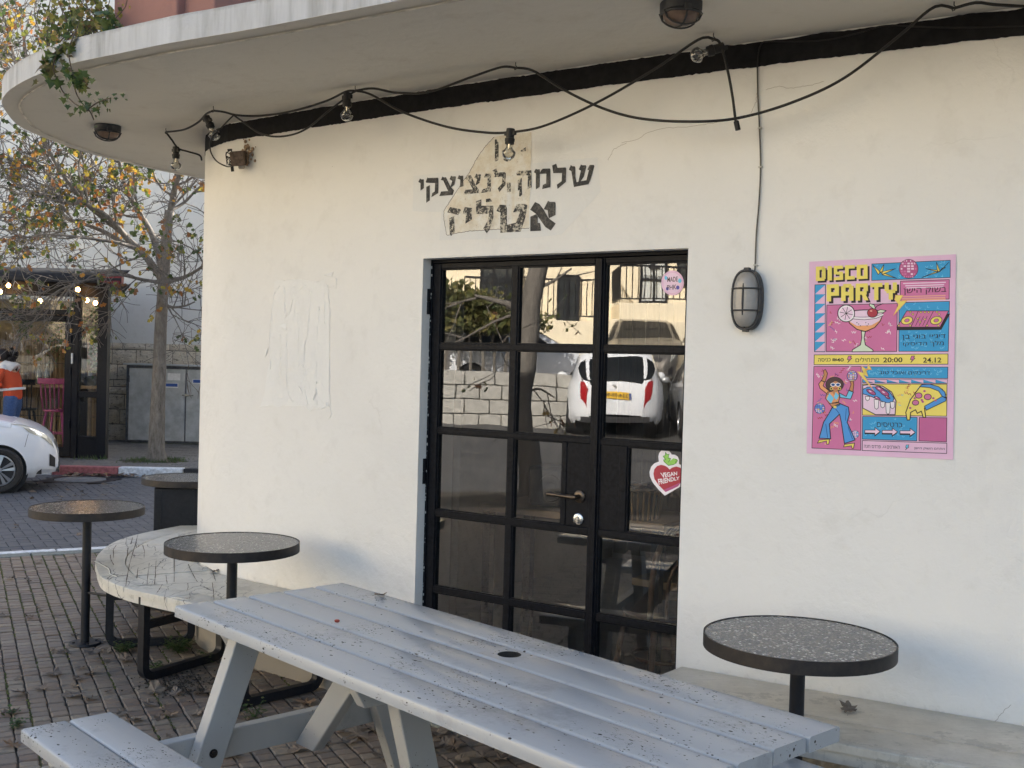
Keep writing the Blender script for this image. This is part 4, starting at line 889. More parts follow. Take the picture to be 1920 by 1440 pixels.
cable([hang(H[5]), at_y(1830, 5, H[5].y - .04), at_y(1870, 9, H[5].y - .06), at_y(1960, 12, H[5].y - .12), at_y(2100, 2, H[5].y - .2)], n=30)
cable([hang(H[4]), on(H[4], H[5], .03, 1348, 78), on(H[4], H[5], .05, 1356, 98), on(H[4], H[5], .05, 1366, 140), on(H[4], H[5], .05, 1374, 185), on(H[4], H[5], .05, 1379, 226)], n=40)
pe = on(H[4], H[5], .05, 1380, 226); pe2 = on(H[4], H[5], .05, 1384, 244)
mb = MB(); mb.tube([pe, pe.lerp(pe2, .1), pe2], [.006, .010, .010], 8); mb.build('cable_end', M_CABLE, sl, smooth='auto')
for h in H:
    mb = MB(); mb.tube([h + ZA * .004, h - ZA * .012, h - ZA * .018 + DD * .006, h - ZA * .028 + DD * .003, h - ZA * .030 - DD * .004, h - ZA * .022 - DD * .007], .0018, 6); mb.build('hook', M_BOLT, sl, smooth=True)
def lamp(p, d):
    d = d.normalized(); X = d.cross(Vector((.3, .9, .2))).normalized(); Y = d.cross(X); ax = (X, Y, d)
    mb = MB(); mb.lathe([(0, -.016), (.017, -.016), (.018, -.004), (.0165, 0), (.0165, .022), (.0205, .024), (.0205, .034), (.019, .036), (.019, .046), (0, .046)], 18, p, ax)
    mb.box(p + Vector((0, 0, -.002)), (.05, .016, .016), (DD, d.cross(DD).normalized(), d)); so = mb.build('lamp_socket', M_CABLE, sl, smooth='auto')
    mb = MB(); R = .0285; prof = [(.0125, .044)] + [(.0125 + (R * math.sin(a) - .0125) * min(1, k / 4), .066 + R - R * math.cos(a) - .012) for k, a in [(k, .55 + (math.pi - .55) * k / 12) for k in range(12)]] + [(.0005, .066 + 2 * R - .012)]
    mb.lathe(prof, 20, p, ax, cap=False); mb.build('bulb', M_BULB, so, smooth=True)
    mb = MB(); mb.tube([p + d * .046, p + d * .066], [.006, .004], 8); mb.tube([p + d * .064 + X * .002, p + d * .08 + X * .009, p + d * .083 - X * .008, p + d * .066 - X * .002], .0006, 4); mb.build('filament_stem', M_CHROME, so)
lamp(on(H[0], H[1], .05, 330, 281), Vector((.02, 0, -1)))
lamp(on(H[0], H[1], .95, 389, 224), CR * .45 - CU)
lamp(on(H[2], H[2], .0, 651, 181), Vector((0, 0, -1)))
lamp(on(H[2], H[4], .5, 957, 249), -CU - CR * .08)
lamp(on(H[4], H[5], .02, 1349, 90), -CR * .9 - CU * .28)
# thin wire along the band and down to the wall lamp
wc = thing('wall_cable', 'thin dark flex running along the black band and down to the wall lamp', 'cable', at_wall(1422, 315, .004))
mb = MB(); mb.tube(catmull(px([(1980, 47), (1920, 49), (1800, 52), (1720, 50), (1660, 48), (1610, 62), (1540, 76), (1436, 78), (1428, 82), (1423, 95), (1420, 128)], .007), 60), .0028, 6); mb.build('black_wire', M_CABLE, wc, smooth=True)
mb = MB(); mb.tube(catmull(px([(1420, 126), (1421, 180), (1424, 240), (1426, 312), (1423, 380), (1418, 440), (1416, 495), (1414, 520)], .006), 50), .0030, 6); mb.build('flex', flat('grey_flex', (.13, .115, .095), .6, bump=0), wc, smooth=True)
mb = MB()
for u, v in ((1426, 313), (1417, 497), (1425, 240)): mb.box(at_wall(u, v, .008), (.016, .008, .006), (DD, DN, ZA)); 
mb.build('cable_clip', M_WIRE, wc, bevel=.001)
# broken junction box
jc = at_wall(455, 296, .0); jn = (DN * .9 + CR * -.1).normalized()
jb = thing('junction_box', 'rusty open junction box hanging out of the wall below the black band at left', 'junction box', jc)
M_RUST = flat('brown_dirty_metal', (.15, .105, .075), .6, .3, var=.4, scale=60, bump=.4)
jx = (DD * .75 - DN * .55 + ZA * .1).normalized(); jy = (ZA * .9 + DD * .35).normalized(); jz = jx.cross(jy).normalized(); jy = jz.cross(jx).normalized(); JA = (jx, jy, jz)
c = at_wall(447, 297, .055); s2 = .035
mb = MB()
for q, sz in ((jx * s2, (.003, .07, .07)), (jy * s2, (.07, .003, .07)), (-jy * s2, (.07, .003, .07)), (jz * -s2, (.07, .07, .003)), (jz * s2, (.07, .07, .003))): mb.box(c + q, sz, JA)
mb.build('box_shell', M_RUST, jb, bevel=.002)
mb = MB(); mb.lathe([(0, 0), (.017, 0), (.017, .018), (.012, .024), (0, .024)], 14, c - jy * .03 + jx * .012 + jz * .01, (jx, jz, -jy)); mb.build('cable_gland', flat('dusty_plastic', (.32, .29, .25), .6), jb, smooth='auto')
mb = MB()
for k in range(7):
    a = c - jx * .02 + Vector((random.uniform(-.015, .015), random.uniform(-.015, .015), random.uniform(-.03, .025)))
    mb.tube(catmull([a, a - jx * .03 + ZA * random.uniform(-.03, .03), a - jx * .02 + ZA * random.uniform(-.05, .05) + jz * random.uniform(-.02, .03)], 10), .0022, 5)
mb.tube(catmull([c - jx * .03 + ZA * .01, c - jx * .06 + ZA * .01, c - jx * .062 + ZA * .03, c - jx * .04 + ZA * .045, c - jx * .03 + ZA * .02], 14), .0028, 5)
mb.box(c - jx * .045 + ZA * .047, (.022, .01, .012), JA); mb.box(c - jx * .03 - ZA * .05, (.03, .012, .014), (jy, jz, jx))
mb.build('loose_wire', M_CABLE, jb, smooth='auto')
mb = MB(); cw = at_wall(468, 280, .004)
for k in range(60):
    p = at_wall(random.gauss(465, 5), random.gauss(289, 11), random.uniform(.0, .016)); mb.sphere(p, random.uniform(.002, .009), 6, 4, sc=(1, .7, 1.2))
mb.build('crumbled_plaster', flat('broken_plaster', (.34, .24, .16), .95, var=.4, scale=60, bump=.6), jb)['kind'] = 'stuff'
# ================================================================ disco poster (flat print in layers on one sheet)
def paper(name, c, r=.55): return flat(name, c, r, var=.05, scale=8, bump=.55, spec=.3)
PC = {}
for k, c in dict(pink=(229, 188, 210), mag=(209, 118, 160), dmag=(182, 90, 134), blue=(62, 158, 206), lblue=(118, 196, 226), yel=(240, 219, 108), dark=(46, 36, 42), white=(240, 232, 232), red=(178, 62, 72), salmon=(232, 168, 150), orange=(236, 165, 110), skin=(205, 140, 92), jean=(84, 152, 214), djean=(44, 84, 140), brown=(84, 62, 60), purple=(98, 92, 170), pale=(236, 206, 222), green=(214, 224, 196), qr=(196, 104, 150)).items():
    PC[k] = paper('print_' + k, srgb(*c))
PK = list(PC); PIX = {k: i for i, k in enumerate(PK)}
po = thing('disco_poster', 'pink and blue disco party poster glued to the wall right of the wall lamp', 'poster', at_wall(1652, 668, .002))
class Pr:
    def __init__(s, at, s0=6.0, ox=1500, oy=460, base=.0016, step=.00022): s.mb = MB(); s.at = at; s.k = (s0, ox, oy); s.b = base; s.st = step
    def p(s, x, y, l): return s.at(s.k[1] + x / s.k[0], s.k[2] + y / s.k[0], s.b + s.st * l)
    def poly(s, pts, c, l): s.mb.poly([s.p(x, y, l) for x, y in pts], PIX[c])
    def rect(s, x0, y0, x1, y1, c, l, sk=None):
        k = -.052 * (1 - (y0 - 185) / 2200 * 1.45) if sk is None else sk; d = (x1 - x0) * k
        s.poly([(x0, y0), (x1, y0 + d), (x1, y1 + d), (x0, y1)], c, l)
    def ell(s, cx, cy, rx, ry, c, l, rot=0, n=28):
        ca, sa = math.cos(rot), math.sin(rot)
        s.poly([(cx + rx * math.cos(a) * ca - ry * math.sin(a) * sa, cy + rx * math.cos(a) * sa + ry * math.sin(a) * ca) for a in [2 * math.pi * i / n for i in range(n)]], c, l)
    def stroke(s, pts, w, c, l):
        for (x0, y0), (x1, y1) in zip(pts, pts[1:]):
            L = math.hypot(x1 - x0, y1 - y0) or 1; ex, ey = (x1 - x0) / L, (y1 - y0) / L; nx, ny = -ey * w / 2, ex * w / 2; e = w * .3
            s.poly([(x0 - ex * e + nx, y0 - ey * e + ny), (x1 + ex * e + nx, y1 + ey * e + ny), (x1 + ex * e - nx, y1 + ey * e - ny), (x0 - ex * e - nx, y0 - ey * e - ny)], c, l)
    def outl(s, pts, c, l, w=9, oc='dark'): s.poly(pts, c, l); s.stroke(list(pts) + [pts[0]], w, oc, l + .6)
    def text(s, body, quad, c, l, bold=.02, space=1.0):
        V, F = text_mesh(body, bold, space); (ax, ay), (bx, by), (cx, cy), (dx, dy) = quad   # tl tr br bl
        pts = []
        for x, y in V:
            t = 1 - y; pts.append(s.p((ax * (1 - x) + bx * x) * (1 - t) + (dx * (1 - x) + cx * x) * t, (ay * (1 - x) + by * x) * (1 - t) + (dy * (1 - x) + cy * x) * t, l))
        s.mb.add(pts, F, PIX[c])
    def wig(s, x, y, n, a, c, l, w=7, amp=9, st=16):
        ca, sa = math.cos(a), math.sin(a); P = []
        for i in range(n + 1):
            u = i * st; v = amp * (1 if i % 2 else -1); P.append((x + u * ca - v * sa, y + u * sa + v * ca))
        s.stroke(P, w, c, l)
def lrp(a, b, f): return a + (b - a) * f
PT0 = at_wall(1652, 668, 0); PTN = wall_n(PT0.x)
def at_poster(u, v, off):
    d = ray(u, v); o = PT0 + PTN * off; return CAMP + d * ((o - CAMP).dot(PTN) / d.dot(PTN))
P = Pr(at_poster)
# sheet, subdivided so that it follows the wall, with a slight curl
Q = lambda fx, fy: (lrp(lrp(105, 1755, fx), lrp(75, 1722, fx), fy), lrp(lrp(185, 100, fx), lrp(2340, 2412, fx), fy))
for i in range(8):
    for j in range(8): P.poly([Q(i / 8, j / 8), Q((i + 1) / 8, j / 8), Q((i + 1) / 8, (j + 1) / 8), Q(i / 8, (j + 1) / 8)], 'pink', 0)
def panel(q, c, l=1, bw=7):
    P.outl(q, c, l, bw)
panel([(808, 210), (1690, 168), (1690, 362), (806, 395)], 'blue'); panel([(1130, 402), (1680, 385), (1678, 604), (1128, 618)], 'mag'); panel([(168, 445), (288, 440), (280, 1197), (162, 1197)], 'blue')
panel([(302, 672), (1095, 655), (1088, 1194), (294, 1195)], 'mag'); panel([(1115, 645), (1682, 630), (1668, 1192), (1112, 1192)], 'blue'); panel([(160, 1232), (1665, 1222), (1664, 1337), (158, 1342)], 'yel')
panel([(156, 1363), (688, 1362), (684, 2305), (134, 2280)], 'mag'); panel([(704, 1366), (1664, 1370), (1662, 1498), (702, 1492)], 'blue'); panel([(704, 1508), (1660, 1512), (1658, 1552), (704, 1544)], 'blue')
panel([(704, 1560), (1654, 1562), (1650, 1922), (702, 1910)], 'yel'); panel([(704, 1925), (1318, 1935), (1314, 2200), (700, 2180)], 'blue'); panel([(1342, 1936), (1652, 1940), (1648, 2212), (1338, 2200)], 'qr'); panel([(702, 2196), (1652, 2226), (1650, 2342), (700, 2308)], 'pink')
for i in range(7): y = 450 + i * 107; P.poly([(280, y), (280, y + 100), (168, y + 100)], 'pink', 2)
for i in range(7): x = 704 + i * 137; P.poly([(x, 1510), (min(x + 135, 1658), 1512), (min(x + 135, 1658), 1550)], 'pink', 2)
rr = random.Random(3)
for (x0, y0, x1, y1, n, cols) in ((320, 700, 1070, 1180, 34, ('white', 'purple', 'yel', 'red', 'white')), (165, 1380, 670, 2270, 38, ('white', 'white', 'yel', 'red', 'purple', 'orange')), (1080, 1580, 1640, 1900, 26, ('red', 'orange', 'orange', 'lblue')), (830, 180, 1670, 385, 34, ('lblue',)), (1125, 650, 1660, 1185, 70, ('lblue',)), (715, 1375, 1650, 1490, 50, ('lblue',)), (715, 1935, 1300, 2185, 34, ('lblue',))):
    for _ in range(n):
        c = rr.choice(cols); thin = c == 'lblue'
        P.wig(rr.uniform(x0, x1 - 60), rr.uniform(y0 + 20, y1 - 20), rr.randint(2, 5) if not thin else 2, rr.uniform(-1.6, 1.6) * .6, c, 1.9, 6 if not thin else 5, rr.uniform(6, 11), rr.uniform(10, 17))
def block_word(letters, x0, y0, x1, y1, sk, sh):
    n = sum(l[0] for l in letters) + .18 * (len(letters) - 1); u = (x1 - x0) / n; x = x0
    for wd, polys in letters:
        for pl in polys:
            pts = [(x + px_ * u * wd, y0 + py_ * (y1 - y0) + (x + px_ * u * wd - x0) * sk) for px_, py_ in pl]
            P.poly([(a + sh, b + sh * .9) for a, b in pts], 'dark', 3); P.poly(pts, 'yel', 4)
        x += u * (wd + .18)
def rects(*r): return [[(a, b), (c, b), (c, d), (a, d)] for a, b, c, d in r]
LO = {'D': rects((0, 0, .38, 1), (.38, 0, .9, .24), (.38, .78, .9, 1), (.62, .12, 1, .88)), 'I': rects((0, 0, 1, 1)), 'S': rects((0, 0, 1, .22), (0, .22, .36, .6), (.36, .42, 1, .62), (.62, .62, 1, .8), (0, .8, 1, 1)), 'C': rects((0, 0, 1, .24), (0, .24, .38, .76), (0, .76, 1, 1)), 'O': rects((0, 0, .36, 1), (.36, 0, 1, .24), (.36, .78, 1, 1), (.64, .24, 1, .78)),
      'P': rects((0, 0, .36, 1), (.36, 0, 1, .22), (.36, .46, 1, .68), (.64, .22, 1, .46)), 'A': rects((0, .12, .36, 1), (.16, 0, .84, .22), (.36, .46, .64, .68), (.64, .12, 1, 1)), 'R': rects((0, 0, .36, 1), (.36, 0, 1, .22), (.36, .46, .9, .66), (.64, .22, 1, .46)) + [[(.5, .66), (.82, .66), (1.05, 1), (.68, 1)]], 'T': rects((0, 0, 1, .24), (.33, .24, .67, 1)), 'Y': rects((0, 0, .34, .5), (.66, 0, 1, .5), (.14, .42, .86, .62), (.33, .62, .67, 1))}
block_word([(.9, LO['D']), (.4, LO['I']), (.85, LO['S']), (.9, LO['C']), (1.0, LO['O'])], 178, 240, 760, 402, -.045, 22)
block_word([(1, LO['P']), (1, LO['A']), (1, LO['R']), (1, LO['T']), (1, LO['Y'])], 300, 440, 1090, 632, -.03, 26)
def dball(cx, cy, r, l, pal=('pale', 'mag', 'dmag', 'pale', 'mag'), n=7, line='dmag', ow=9):
    P.ell(cx, cy, r + ow * .6, r + ow * .6, 'dark', l); P.ell(cx, cy, r, r, line, l + .5)
    for i in range(n):
        y0, y1 = -r + 2 * r * i / n, -r + 2 * r * (i + 1) / n; ym = (y0 + y1) / 2; hw = math.sqrt(max(r * r - ym * ym, 0)); g = r * .05
        for j in range(n):
            xs = [hw * math.sin(math.pi * (k / n - .5)) for k in (j, j + 1)]
            P.poly([(cx + xs[0] + g, cy + y0 + g), (cx + xs[1] - g, cy + y0 + g), (cx + xs[1] - g, cy + y1 - g), (cx + xs[0] + g, cy + y1 - g)], rr.choice(pal), l + 1)
dball(1222, 264, 104, 3)
def burst(cx, cy, rays, l):
    for (a, b, c_) in rays: P.outl([a, b, c_], 'yel', l, 6)
burst(0, 0, [((822, 225), (905, 300), (880, 330)), ((945, 215), (925, 310), (890, 300)), ((1075, 262), (930, 325), (905, 300)), ((1090, 372), (920, 330), (960, 318))], 3)
burst(0, 0, [((1675, 190), (1590, 275), (1570, 300)), ((1535, 190), (1575, 290), (1545, 300)), ((1415, 262), (1560, 300), (1545, 280)), ((1370, 362), (1560, 300), (1520, 300)), ((1600, 255), (1580, 280), (1640, 250))], 3)
for i, c in enumerate(('pale', 'pale', 'pale', 'salmon', 'salmon', 'orange')): y = (412, 438, 462, 560, 582, 600)[i]; k = (0, 60, 90, 10, 20, 6)[i]; P.rect(1200 - (60 if i > 2 else 40) + k * .4, y + 12, 1640 - k * .3, y + 24, c, 2, -.03)
def heb(s): return s[::-1]
P.text(heb('בשוק הישן'), [(1165, 486), (1645, 468), (1645, 545), (1165, 560)], 'dark', 4, .012)
# cocktail glass
P.outl([(510, 775), (935, 760), (905, 850), (840, 925), (735, 970), (640, 945), (560, 880)], 'orange', 3, 10); P.poly([(518, 800), (928, 785), (890, 850), (800, 900), (640, 905), (560, 860)], 'pale', 4)
P.ell(722, 765, 214, 44, 'dark', 4.4, -.03); P.ell(722, 768, 204, 36, 'pale', 5, -.03); P.stroke([(512, 790), (600, 815), (722, 824), (850, 812), (934, 778)], 16, 'white', 6); P.stroke([(510, 800), (600, 828), (722, 838), (850, 824), (936, 790)], 6, 'dark', 6)
P.outl([(690, 965), (735, 968), (722, 1040), (735, 1120), (820, 1175), (822, 1196), (585, 1198), (590, 1175), (680, 1120), (695, 1040)], 'green', 3, 9)
P.ell(520, 766, 100, 100, 'dark', 6); P.ell(520, 766, 90, 90, 'white', 6.6); P.ell(520, 766, 74, 74, 'pale', 7)
for i in range(8): a = i * .785 + .2; P.stroke([(520, 766), (520 + 74 * math.cos(a), 766 + 74 * math.sin(a))], 6, 'dark', 7.6)
P.ell(815, 760, 62, 54, 'dark', 6.6); P.ell(815, 760, 54, 46, 'red', 7); P.ell(800, 738, 14, 8, 'salmon', 7.6)
for q in ([(830, 715), (780, 680), (785, 655), (835, 670), (848, 710)], [(870, 740), (905, 722), (970, 735), (935, 758), (880, 762)]): P.outl(q, 'green', 7, 7)
P.stroke([(838, 715), (870, 680), (935, 655)], 8, 'dark', 7.6)
for x, y in ((660, 885), (680, 905), (740, 870), (770, 885), (755, 905), (640, 870)): P.ell(x, y, 6, 6, 'dark', 5, n=8)
# lightning bolts across the panels
P.outl([(1075, 560), (1160, 562), (1120, 630), (1205, 622), (1050, 790), (1110, 665), (1065, 612)], 'yel', 8, 5, 'orange')
P.outl([(765, 1330), (805, 1400), (735, 1385), (765, 1475), (715, 1455), (830, 1635), (640, 1418), (715, 1435), (690, 1360), (760, 1400)], 'yel', 8, 5, 'orange')
# turntable
P.poly([(1190, 760), (1690, 770), (1590, 950), (1092, 955), (1085, 918)], 'dark', 3); P.outl([(1200, 737), (1672, 737), (1575, 920), (1090, 920)], 'mag', 4, 7)
for cx in (1203, 1532): P.ell(cx, 845, 70, 46, 'dark', 5, -.25); P.ell(cx, 845, 62, 40, 'yel', 6, -.25); P.ell(cx, 845, 24, 16, 'mag', 7, -.25); P.ell(cx, 845, 30, 20, 'dark', 6.6, -.25)
for x, y in ((1240, 750), (1270, 775), (1360, 752), (1405, 752), (1448, 752), (1540, 750), (1565, 775), (1325, 825), (1350, 862), (1405, 832), (1112, 902), (1240, 902), (1430, 902), (1555, 902)): P.ell(x, y, 14, 12, 'dark', 6, n=10); P.ell(x, y, 9, 8, 'yel', 6.6, n=10)
for x in (1330, 1370, 1410): P.stroke([(x + 20, 800), (x - 30, 905)], 5, 'dark', 5.4)
P.stroke([(1330, 740), (1250, 918)], 6, 'dark', 5.4); P.stroke([(1500, 740), (1410, 918)], 6, 'dark', 5.4)
P.text(heb("דיג׳יי בוגי בן"), [(1150, 1008), (1638, 1000), (1638, 1060), (1150, 1070)], 'dark', 4, .012); P.text(heb('מלך הדיסקו'), [(1160, 1085), (1618, 1070), (1618, 1140), (1160, 1140)], 'dark', 4, .012)
# date strip
P.text('24.12', [(1385, 1262), (1590, 1262), (1590, 1318), (1385, 1320)], 'dark', 4, .015); P.text('20:00', [(935, 1262), (1152, 1260), (1152, 1316), (935, 1318)], 'dark', 4, .016)
P.text(heb('מתחילים'), [(625, 1262), (888, 1258), (888, 1310), (625, 1314)], 'dark', 4, .012); P.text('40', [(412, 1270), (492, 1268), (492, 1306), (412, 1310)], 'dark', 4, .016); P.text('₪', [(366, 1272), (412, 1272), (412, 1302), (366, 1304)], 'dark', 4, .02); P.text(heb('כניסה'), [(205, 1272), (345, 1268), (345, 1306), (205, 1310)], 'dark', 4, .012)
for x in (530, 1240): P.outl([(x + 15, 1246), (x + 50, 1244), (x + 38, 1268), (x + 56, 1268), (x + 6, 1320), (x + 24, 1284), (x, 1284)], 'mag', 4, 5)
P.text(heb('דרינקים ואוכל טוב'), [(890, 1405), (1462, 1408), (1462, 1470), (890, 1462)], 'dark', 4, .012)
# hot dog and pizza
P.outl([(706, 1640), (706, 1575), (800, 1565), (930, 1585), (1030, 1650), (1080, 1750), (1070, 1905), (850, 1905), (706, 1830)], 'pale', 3, 10)
P.outl([(706, 1620), (760, 1595), (900, 1590), (1010, 1650), (1058, 1720), (1040, 1770), (980, 1775), (900, 1745), (800, 1700), (706, 1670)], 'jean', 4, 8)
for x, y, a, b in ((900, 1620, 60, 26), (950, 1660, 60, 30), (800, 1650, 60, 26), (870, 1720, 40, 18), (985, 1710, 34, 16)): P.ell(x, y, a, b, 'dark', 5, .5); P.ell(x, y, a - 8, b - 8, 'dmag', 5.6, .5); P.ell(x - 10, y - 8, a * .3, b * .25, 'pale', 6, .5, 10)
for x, y, h in ((760, 1700, 50), (860, 1735, 110), (930, 1760, 70), (990, 1770, 130), (1040, 1760, 80)): P.outl([(x - 26, y), (x + 26, y), (x + 20, y + h - 16), (x, y + h), (x - 20, y + h - 16)], 'white', 5, 6)
P.outl([(1350, 1590), (1420, 1570), (1520, 1580), (1600, 1620), (1640, 1680), (1590, 1740), (1400, 1830), (1415, 1935), (1385, 1935), (1365, 1865), (1320, 1890), (1300, 1850), (1245, 1880), (1235, 1965), (1205, 1965), (1190, 1880), (1240, 1740)], 'yel', 3, 11)
P.outl([(1345, 1590), (1370, 1568), (1460, 1562), (1560, 1590), (1630, 1650), (1642, 1720), (1600, 1700), (1560, 1640), (1460, 1600)], 'jean', 5, 8); P.outl([(1600, 1700), (1645, 1712), (1640, 1750), (1420, 1855), (1400, 1810)], 'jean', 4.5, 8)
for x, y, r in ((1335, 1690, 42), (1437, 1705, 44), (1300, 1770, 40)): P.ell(x, y, r, r * .82, 'dark', 5); P.ell(x, y, r - 8, r * .82 - 8, 'mag', 5.6)
for x, y in ((1400, 1640), (1290, 1720), (1380, 1760), (1370, 1740), (1500, 1720), (1525, 1745), (1240, 1830)): P.ell(x, y, 15, 12, 'dmag', 5.2, n=10)
P.text(heb('כרטיסים'), [(865, 1990), (1148, 1996), (1148, 2048), (865, 2042)], 'dark', 4, .012)
for x in (730, 925, 1125):
    k = (x - 730) * .02; q = [(x, 2078 + k), (x + 115, 2078 + k), (x + 112, 2050 + k), (x + 172, 2095 + k), (x + 112, 2138 + k), (x + 112, 2112 + k), (x, 2110 + k)]
    P.poly([(a - 4, b + 14) for a, b in q], 'dark', 3); P.outl(q, 'pale', 4, 7)
P.text(heb('מתחם השוק הישן'), [(1285, 2270), (1628, 2280), (1628, 2310), (1285, 2300)], 'dark', 4, .012); P.text(heb('פרדס חנה'), [(720, 2245), (908, 2250), (908, 2284), (720, 2278)], 'dark', 4); P.text(',12', [(922, 2253), (966, 2254), (966, 2284), (922, 2283)], 'dark', 4, .01); P.text(heb('האורנים'), [(978, 2252), (1122, 2256), (1122, 2290), (978, 2286)], 'dark', 4)
P.outl([(1195, 2245), (1226, 2244), (1214, 2268), (1226, 2268), (1186, 2302), (1200, 2276), (1188, 2276)], 'lblue', 4, 5)
# dancer
def D(pts): return [(x, y + 1140) for x, y in pts]
P.outl(D([(365, 680), (450, 640), (545, 680), (555, 760), (530, 850), (620, 1050), (500, 1090), (465, 850), (445, 760), (330, 870), (345, 1035), (215, 1030), (265, 850), (320, 760)]), 'jean', 5, 10)
P.stroke(D([(440, 750), (400, 700), (370, 690)]), 7, 'djean', 6); P.stroke(D([(290, 870), (310, 1020)]), 7, 'djean', 6); P.stroke(D([(540, 900), (590, 1040)]), 7, 'djean', 6); P.stroke(D([(520, 700), (510, 830)]), 6, 'djean', 6)
P.outl(D([(330, 640), (435, 620), (450, 655), (370, 690)]), 'skin', 4.6, 7); P.outl(D([(310, 510), (430, 495), (450, 560), (430, 630), (330, 640), (285, 580)]), 'orange', 5, 8)
P.poly(D([(330, 520), (380, 580), (350, 640), (300, 590)]), 'lblue', 6); P.poly(D([(400, 510), (440, 550), (410, 600), (380, 570)]), 'lblue', 6); P.poly(D([(360, 500), (400, 500), (385, 545)]), 'skin', 6)
P.outl(D([(315, 540), (225, 470), (210, 420), (240, 380), (275, 400), (260, 440), (330, 500)]), 'orange', 4.4, 8); P.outl(D([(240, 385), (270, 320), (265, 270), (285, 255), (310, 300), (285, 395)]), 'skin', 4.6, 7)
P.outl(D([(440, 520), (520, 560), (550, 490), (600, 510), (570, 590), (440, 570)]), 'lblue', 4.4, 8); P.outl(D([(552, 495), (575, 420), (560, 390), (600, 385), (605, 430), (595, 510)]), 'skin', 4.6, 7)
P.ell(390, 1565, 104, 86, 'dark', 5); P.ell(390, 1565, 98, 80, 'brown', 5.5); P.ell(400, 1585, 46, 56, 'skin', 6); P.stroke(D([(384, 470), (400, 476), (418, 468)]), 7, 'red', 7)
for x in (372, 428): P.ell(x, 1568, 30, 22, 'white', 7); P.ell(x, 1568, 21, 14, 'djean', 7.6)
for x in (352, 446): P.ell(x, 1612, 17, 17, 'yel', 6.4, n=12); P.ell(x, 1612, 11, 11, 'brown', 6.9, n=12)
P.outl(D([(215, 1050), (330, 1040), (325, 1095), (300, 1098), (300, 1060), (195, 1085)]), 'yel', 6, 7); P.outl(D([(500, 1100), (615, 1085), (600, 1145), (585, 1145), (580, 1115), (490, 1128)]), 'yel', 6, 7); P.rect(376, 1808, 410, 1832, 'yel', 6, 0)
dball(587, 1470, 58, 6, ('lblue', 'yel', 'pale', 'white', 'orange'), 6, 'purple', 6); dball(222, 1835, 58, 3, ('lblue', 'yel', 'pale', 'white', 'jean'), 6, 'purple', 6); dball(622, 2125, 42, 3, ('lblue', 'pale', 'white'), 5, 'purple', 5)
P.mb.build('printed_sheet', [PC[k] for k in PK], po)
# ================================================================ stickers on the right door leaf
st = thing('heart_sticker', 'red heart sticker with green leaf reading vegan friendly, on the right door pane', 'sticker', at_door(1247, 885, -.015))
Hs = Pr(at_door, 13.71, 1200, 830, -.0185, .0003)
hw = [(635, 1365), (470, 1200), (330, 1030), (255, 870), (245, 750), (285, 620), (370, 530), (485, 485), (470, 360), (490, 270), (555, 190), (640, 182), (730, 195), (790, 260), (815, 305), (900, 310), (970, 360), (1005, 440), (1000, 545), (1090, 600), (1145, 700), (1155, 860), (1120, 1000), (1050, 1120)]
Hs.poly(hw, 'white', 0)
Hs.poly([(655, 1270), (480, 1090), (370, 930), (345, 800), (370, 680), (440, 600), (540, 570), (640, 590), (710, 635), (760, 690), (830, 640), (930, 612), (1030, 640), (1100, 720), (1110, 850), (1070, 990), (980, 1120), (840, 1190)], 'red', 1)
Hs.poly([(655, 1270), (600, 1215), (760, 1150), (1060, 1010), (980, 1120), (840, 1190)], 'dmag', 1.6)
PC2 = flat('sticker_green', srgb(150, 205, 92), .5, bump=0); PC3 = flat('sticker_dark_green', srgb(64, 110, 44), .5, bump=0)
PKH = PK + ['g', 'dg']; PIX['g'] = len(PK); PIX['dg'] = len(PK) + 1
Hs.poly([(740, 590), (620, 500), (590, 440), (640, 430), (580, 340), (640, 330), (655, 235), (700, 300), (755, 290), (735, 380), (795, 400), (770, 470), (860, 400), (960, 430), (970, 470), (930, 530), (850, 570)], 'g', 1)
Hs.stroke([(735, 590), (620, 490), (610, 440), (655, 435), (600, 345), (645, 330), (655, 245), (690, 305), (750, 295), (720, 400), (790, 410), (730, 500)], 12, 'dg', 2); Hs.stroke([(740, 585), (860, 565), (940, 520), (905, 500), (965, 465), (905, 420)], 12, 'dg', 2)
Hs.text('VEGAN', [(520, 775), (955, 742), (955, 835), (575, 915)], 'white', 3, .03); Hs.text('FRIENDLY', [(455, 935), (1015, 868), (1015, 948), (485, 1082)], 'white', 3, .03)
Hs.mb.build('sticker_print', [PC[k] for k in PK] + [PC2, PC3], st)
st2 = thing('round_sticker', 'round pink sticker reading made phk, high on the right door pane', 'sticker', at_door(1261, 530, -.015))
Ms = Pr(at_door, 3.692, 780, 460, -.0185, .0003)
Ms.ell(1776, 260, 78, 86, 'pink', 0); Ms.ell(1776, 260, 64, 71, 'pale', 1)
Ms.ell(1730, 225, 10, 14, 'lblue', 1.6); Ms.ell(1826, 245, 12, 16, 'lblue', 1.6); Ms.ell(1812, 292, 12, 14, 'purple', 1.6); Ms.ell(1740, 300, 10, 12, 'purple', 1.6)
Ms.text('MADE', [(1740, 220), (1812, 216), (1812, 250), (1740, 254)], 'brown', 2, .01); Ms.text('PHK', [(1738, 276), (1802, 271), (1802, 304), (1738, 309)], 'brown', 2, .01)
Ms.mb.build('sticker_print', [PC[k] for k in PK], st2)
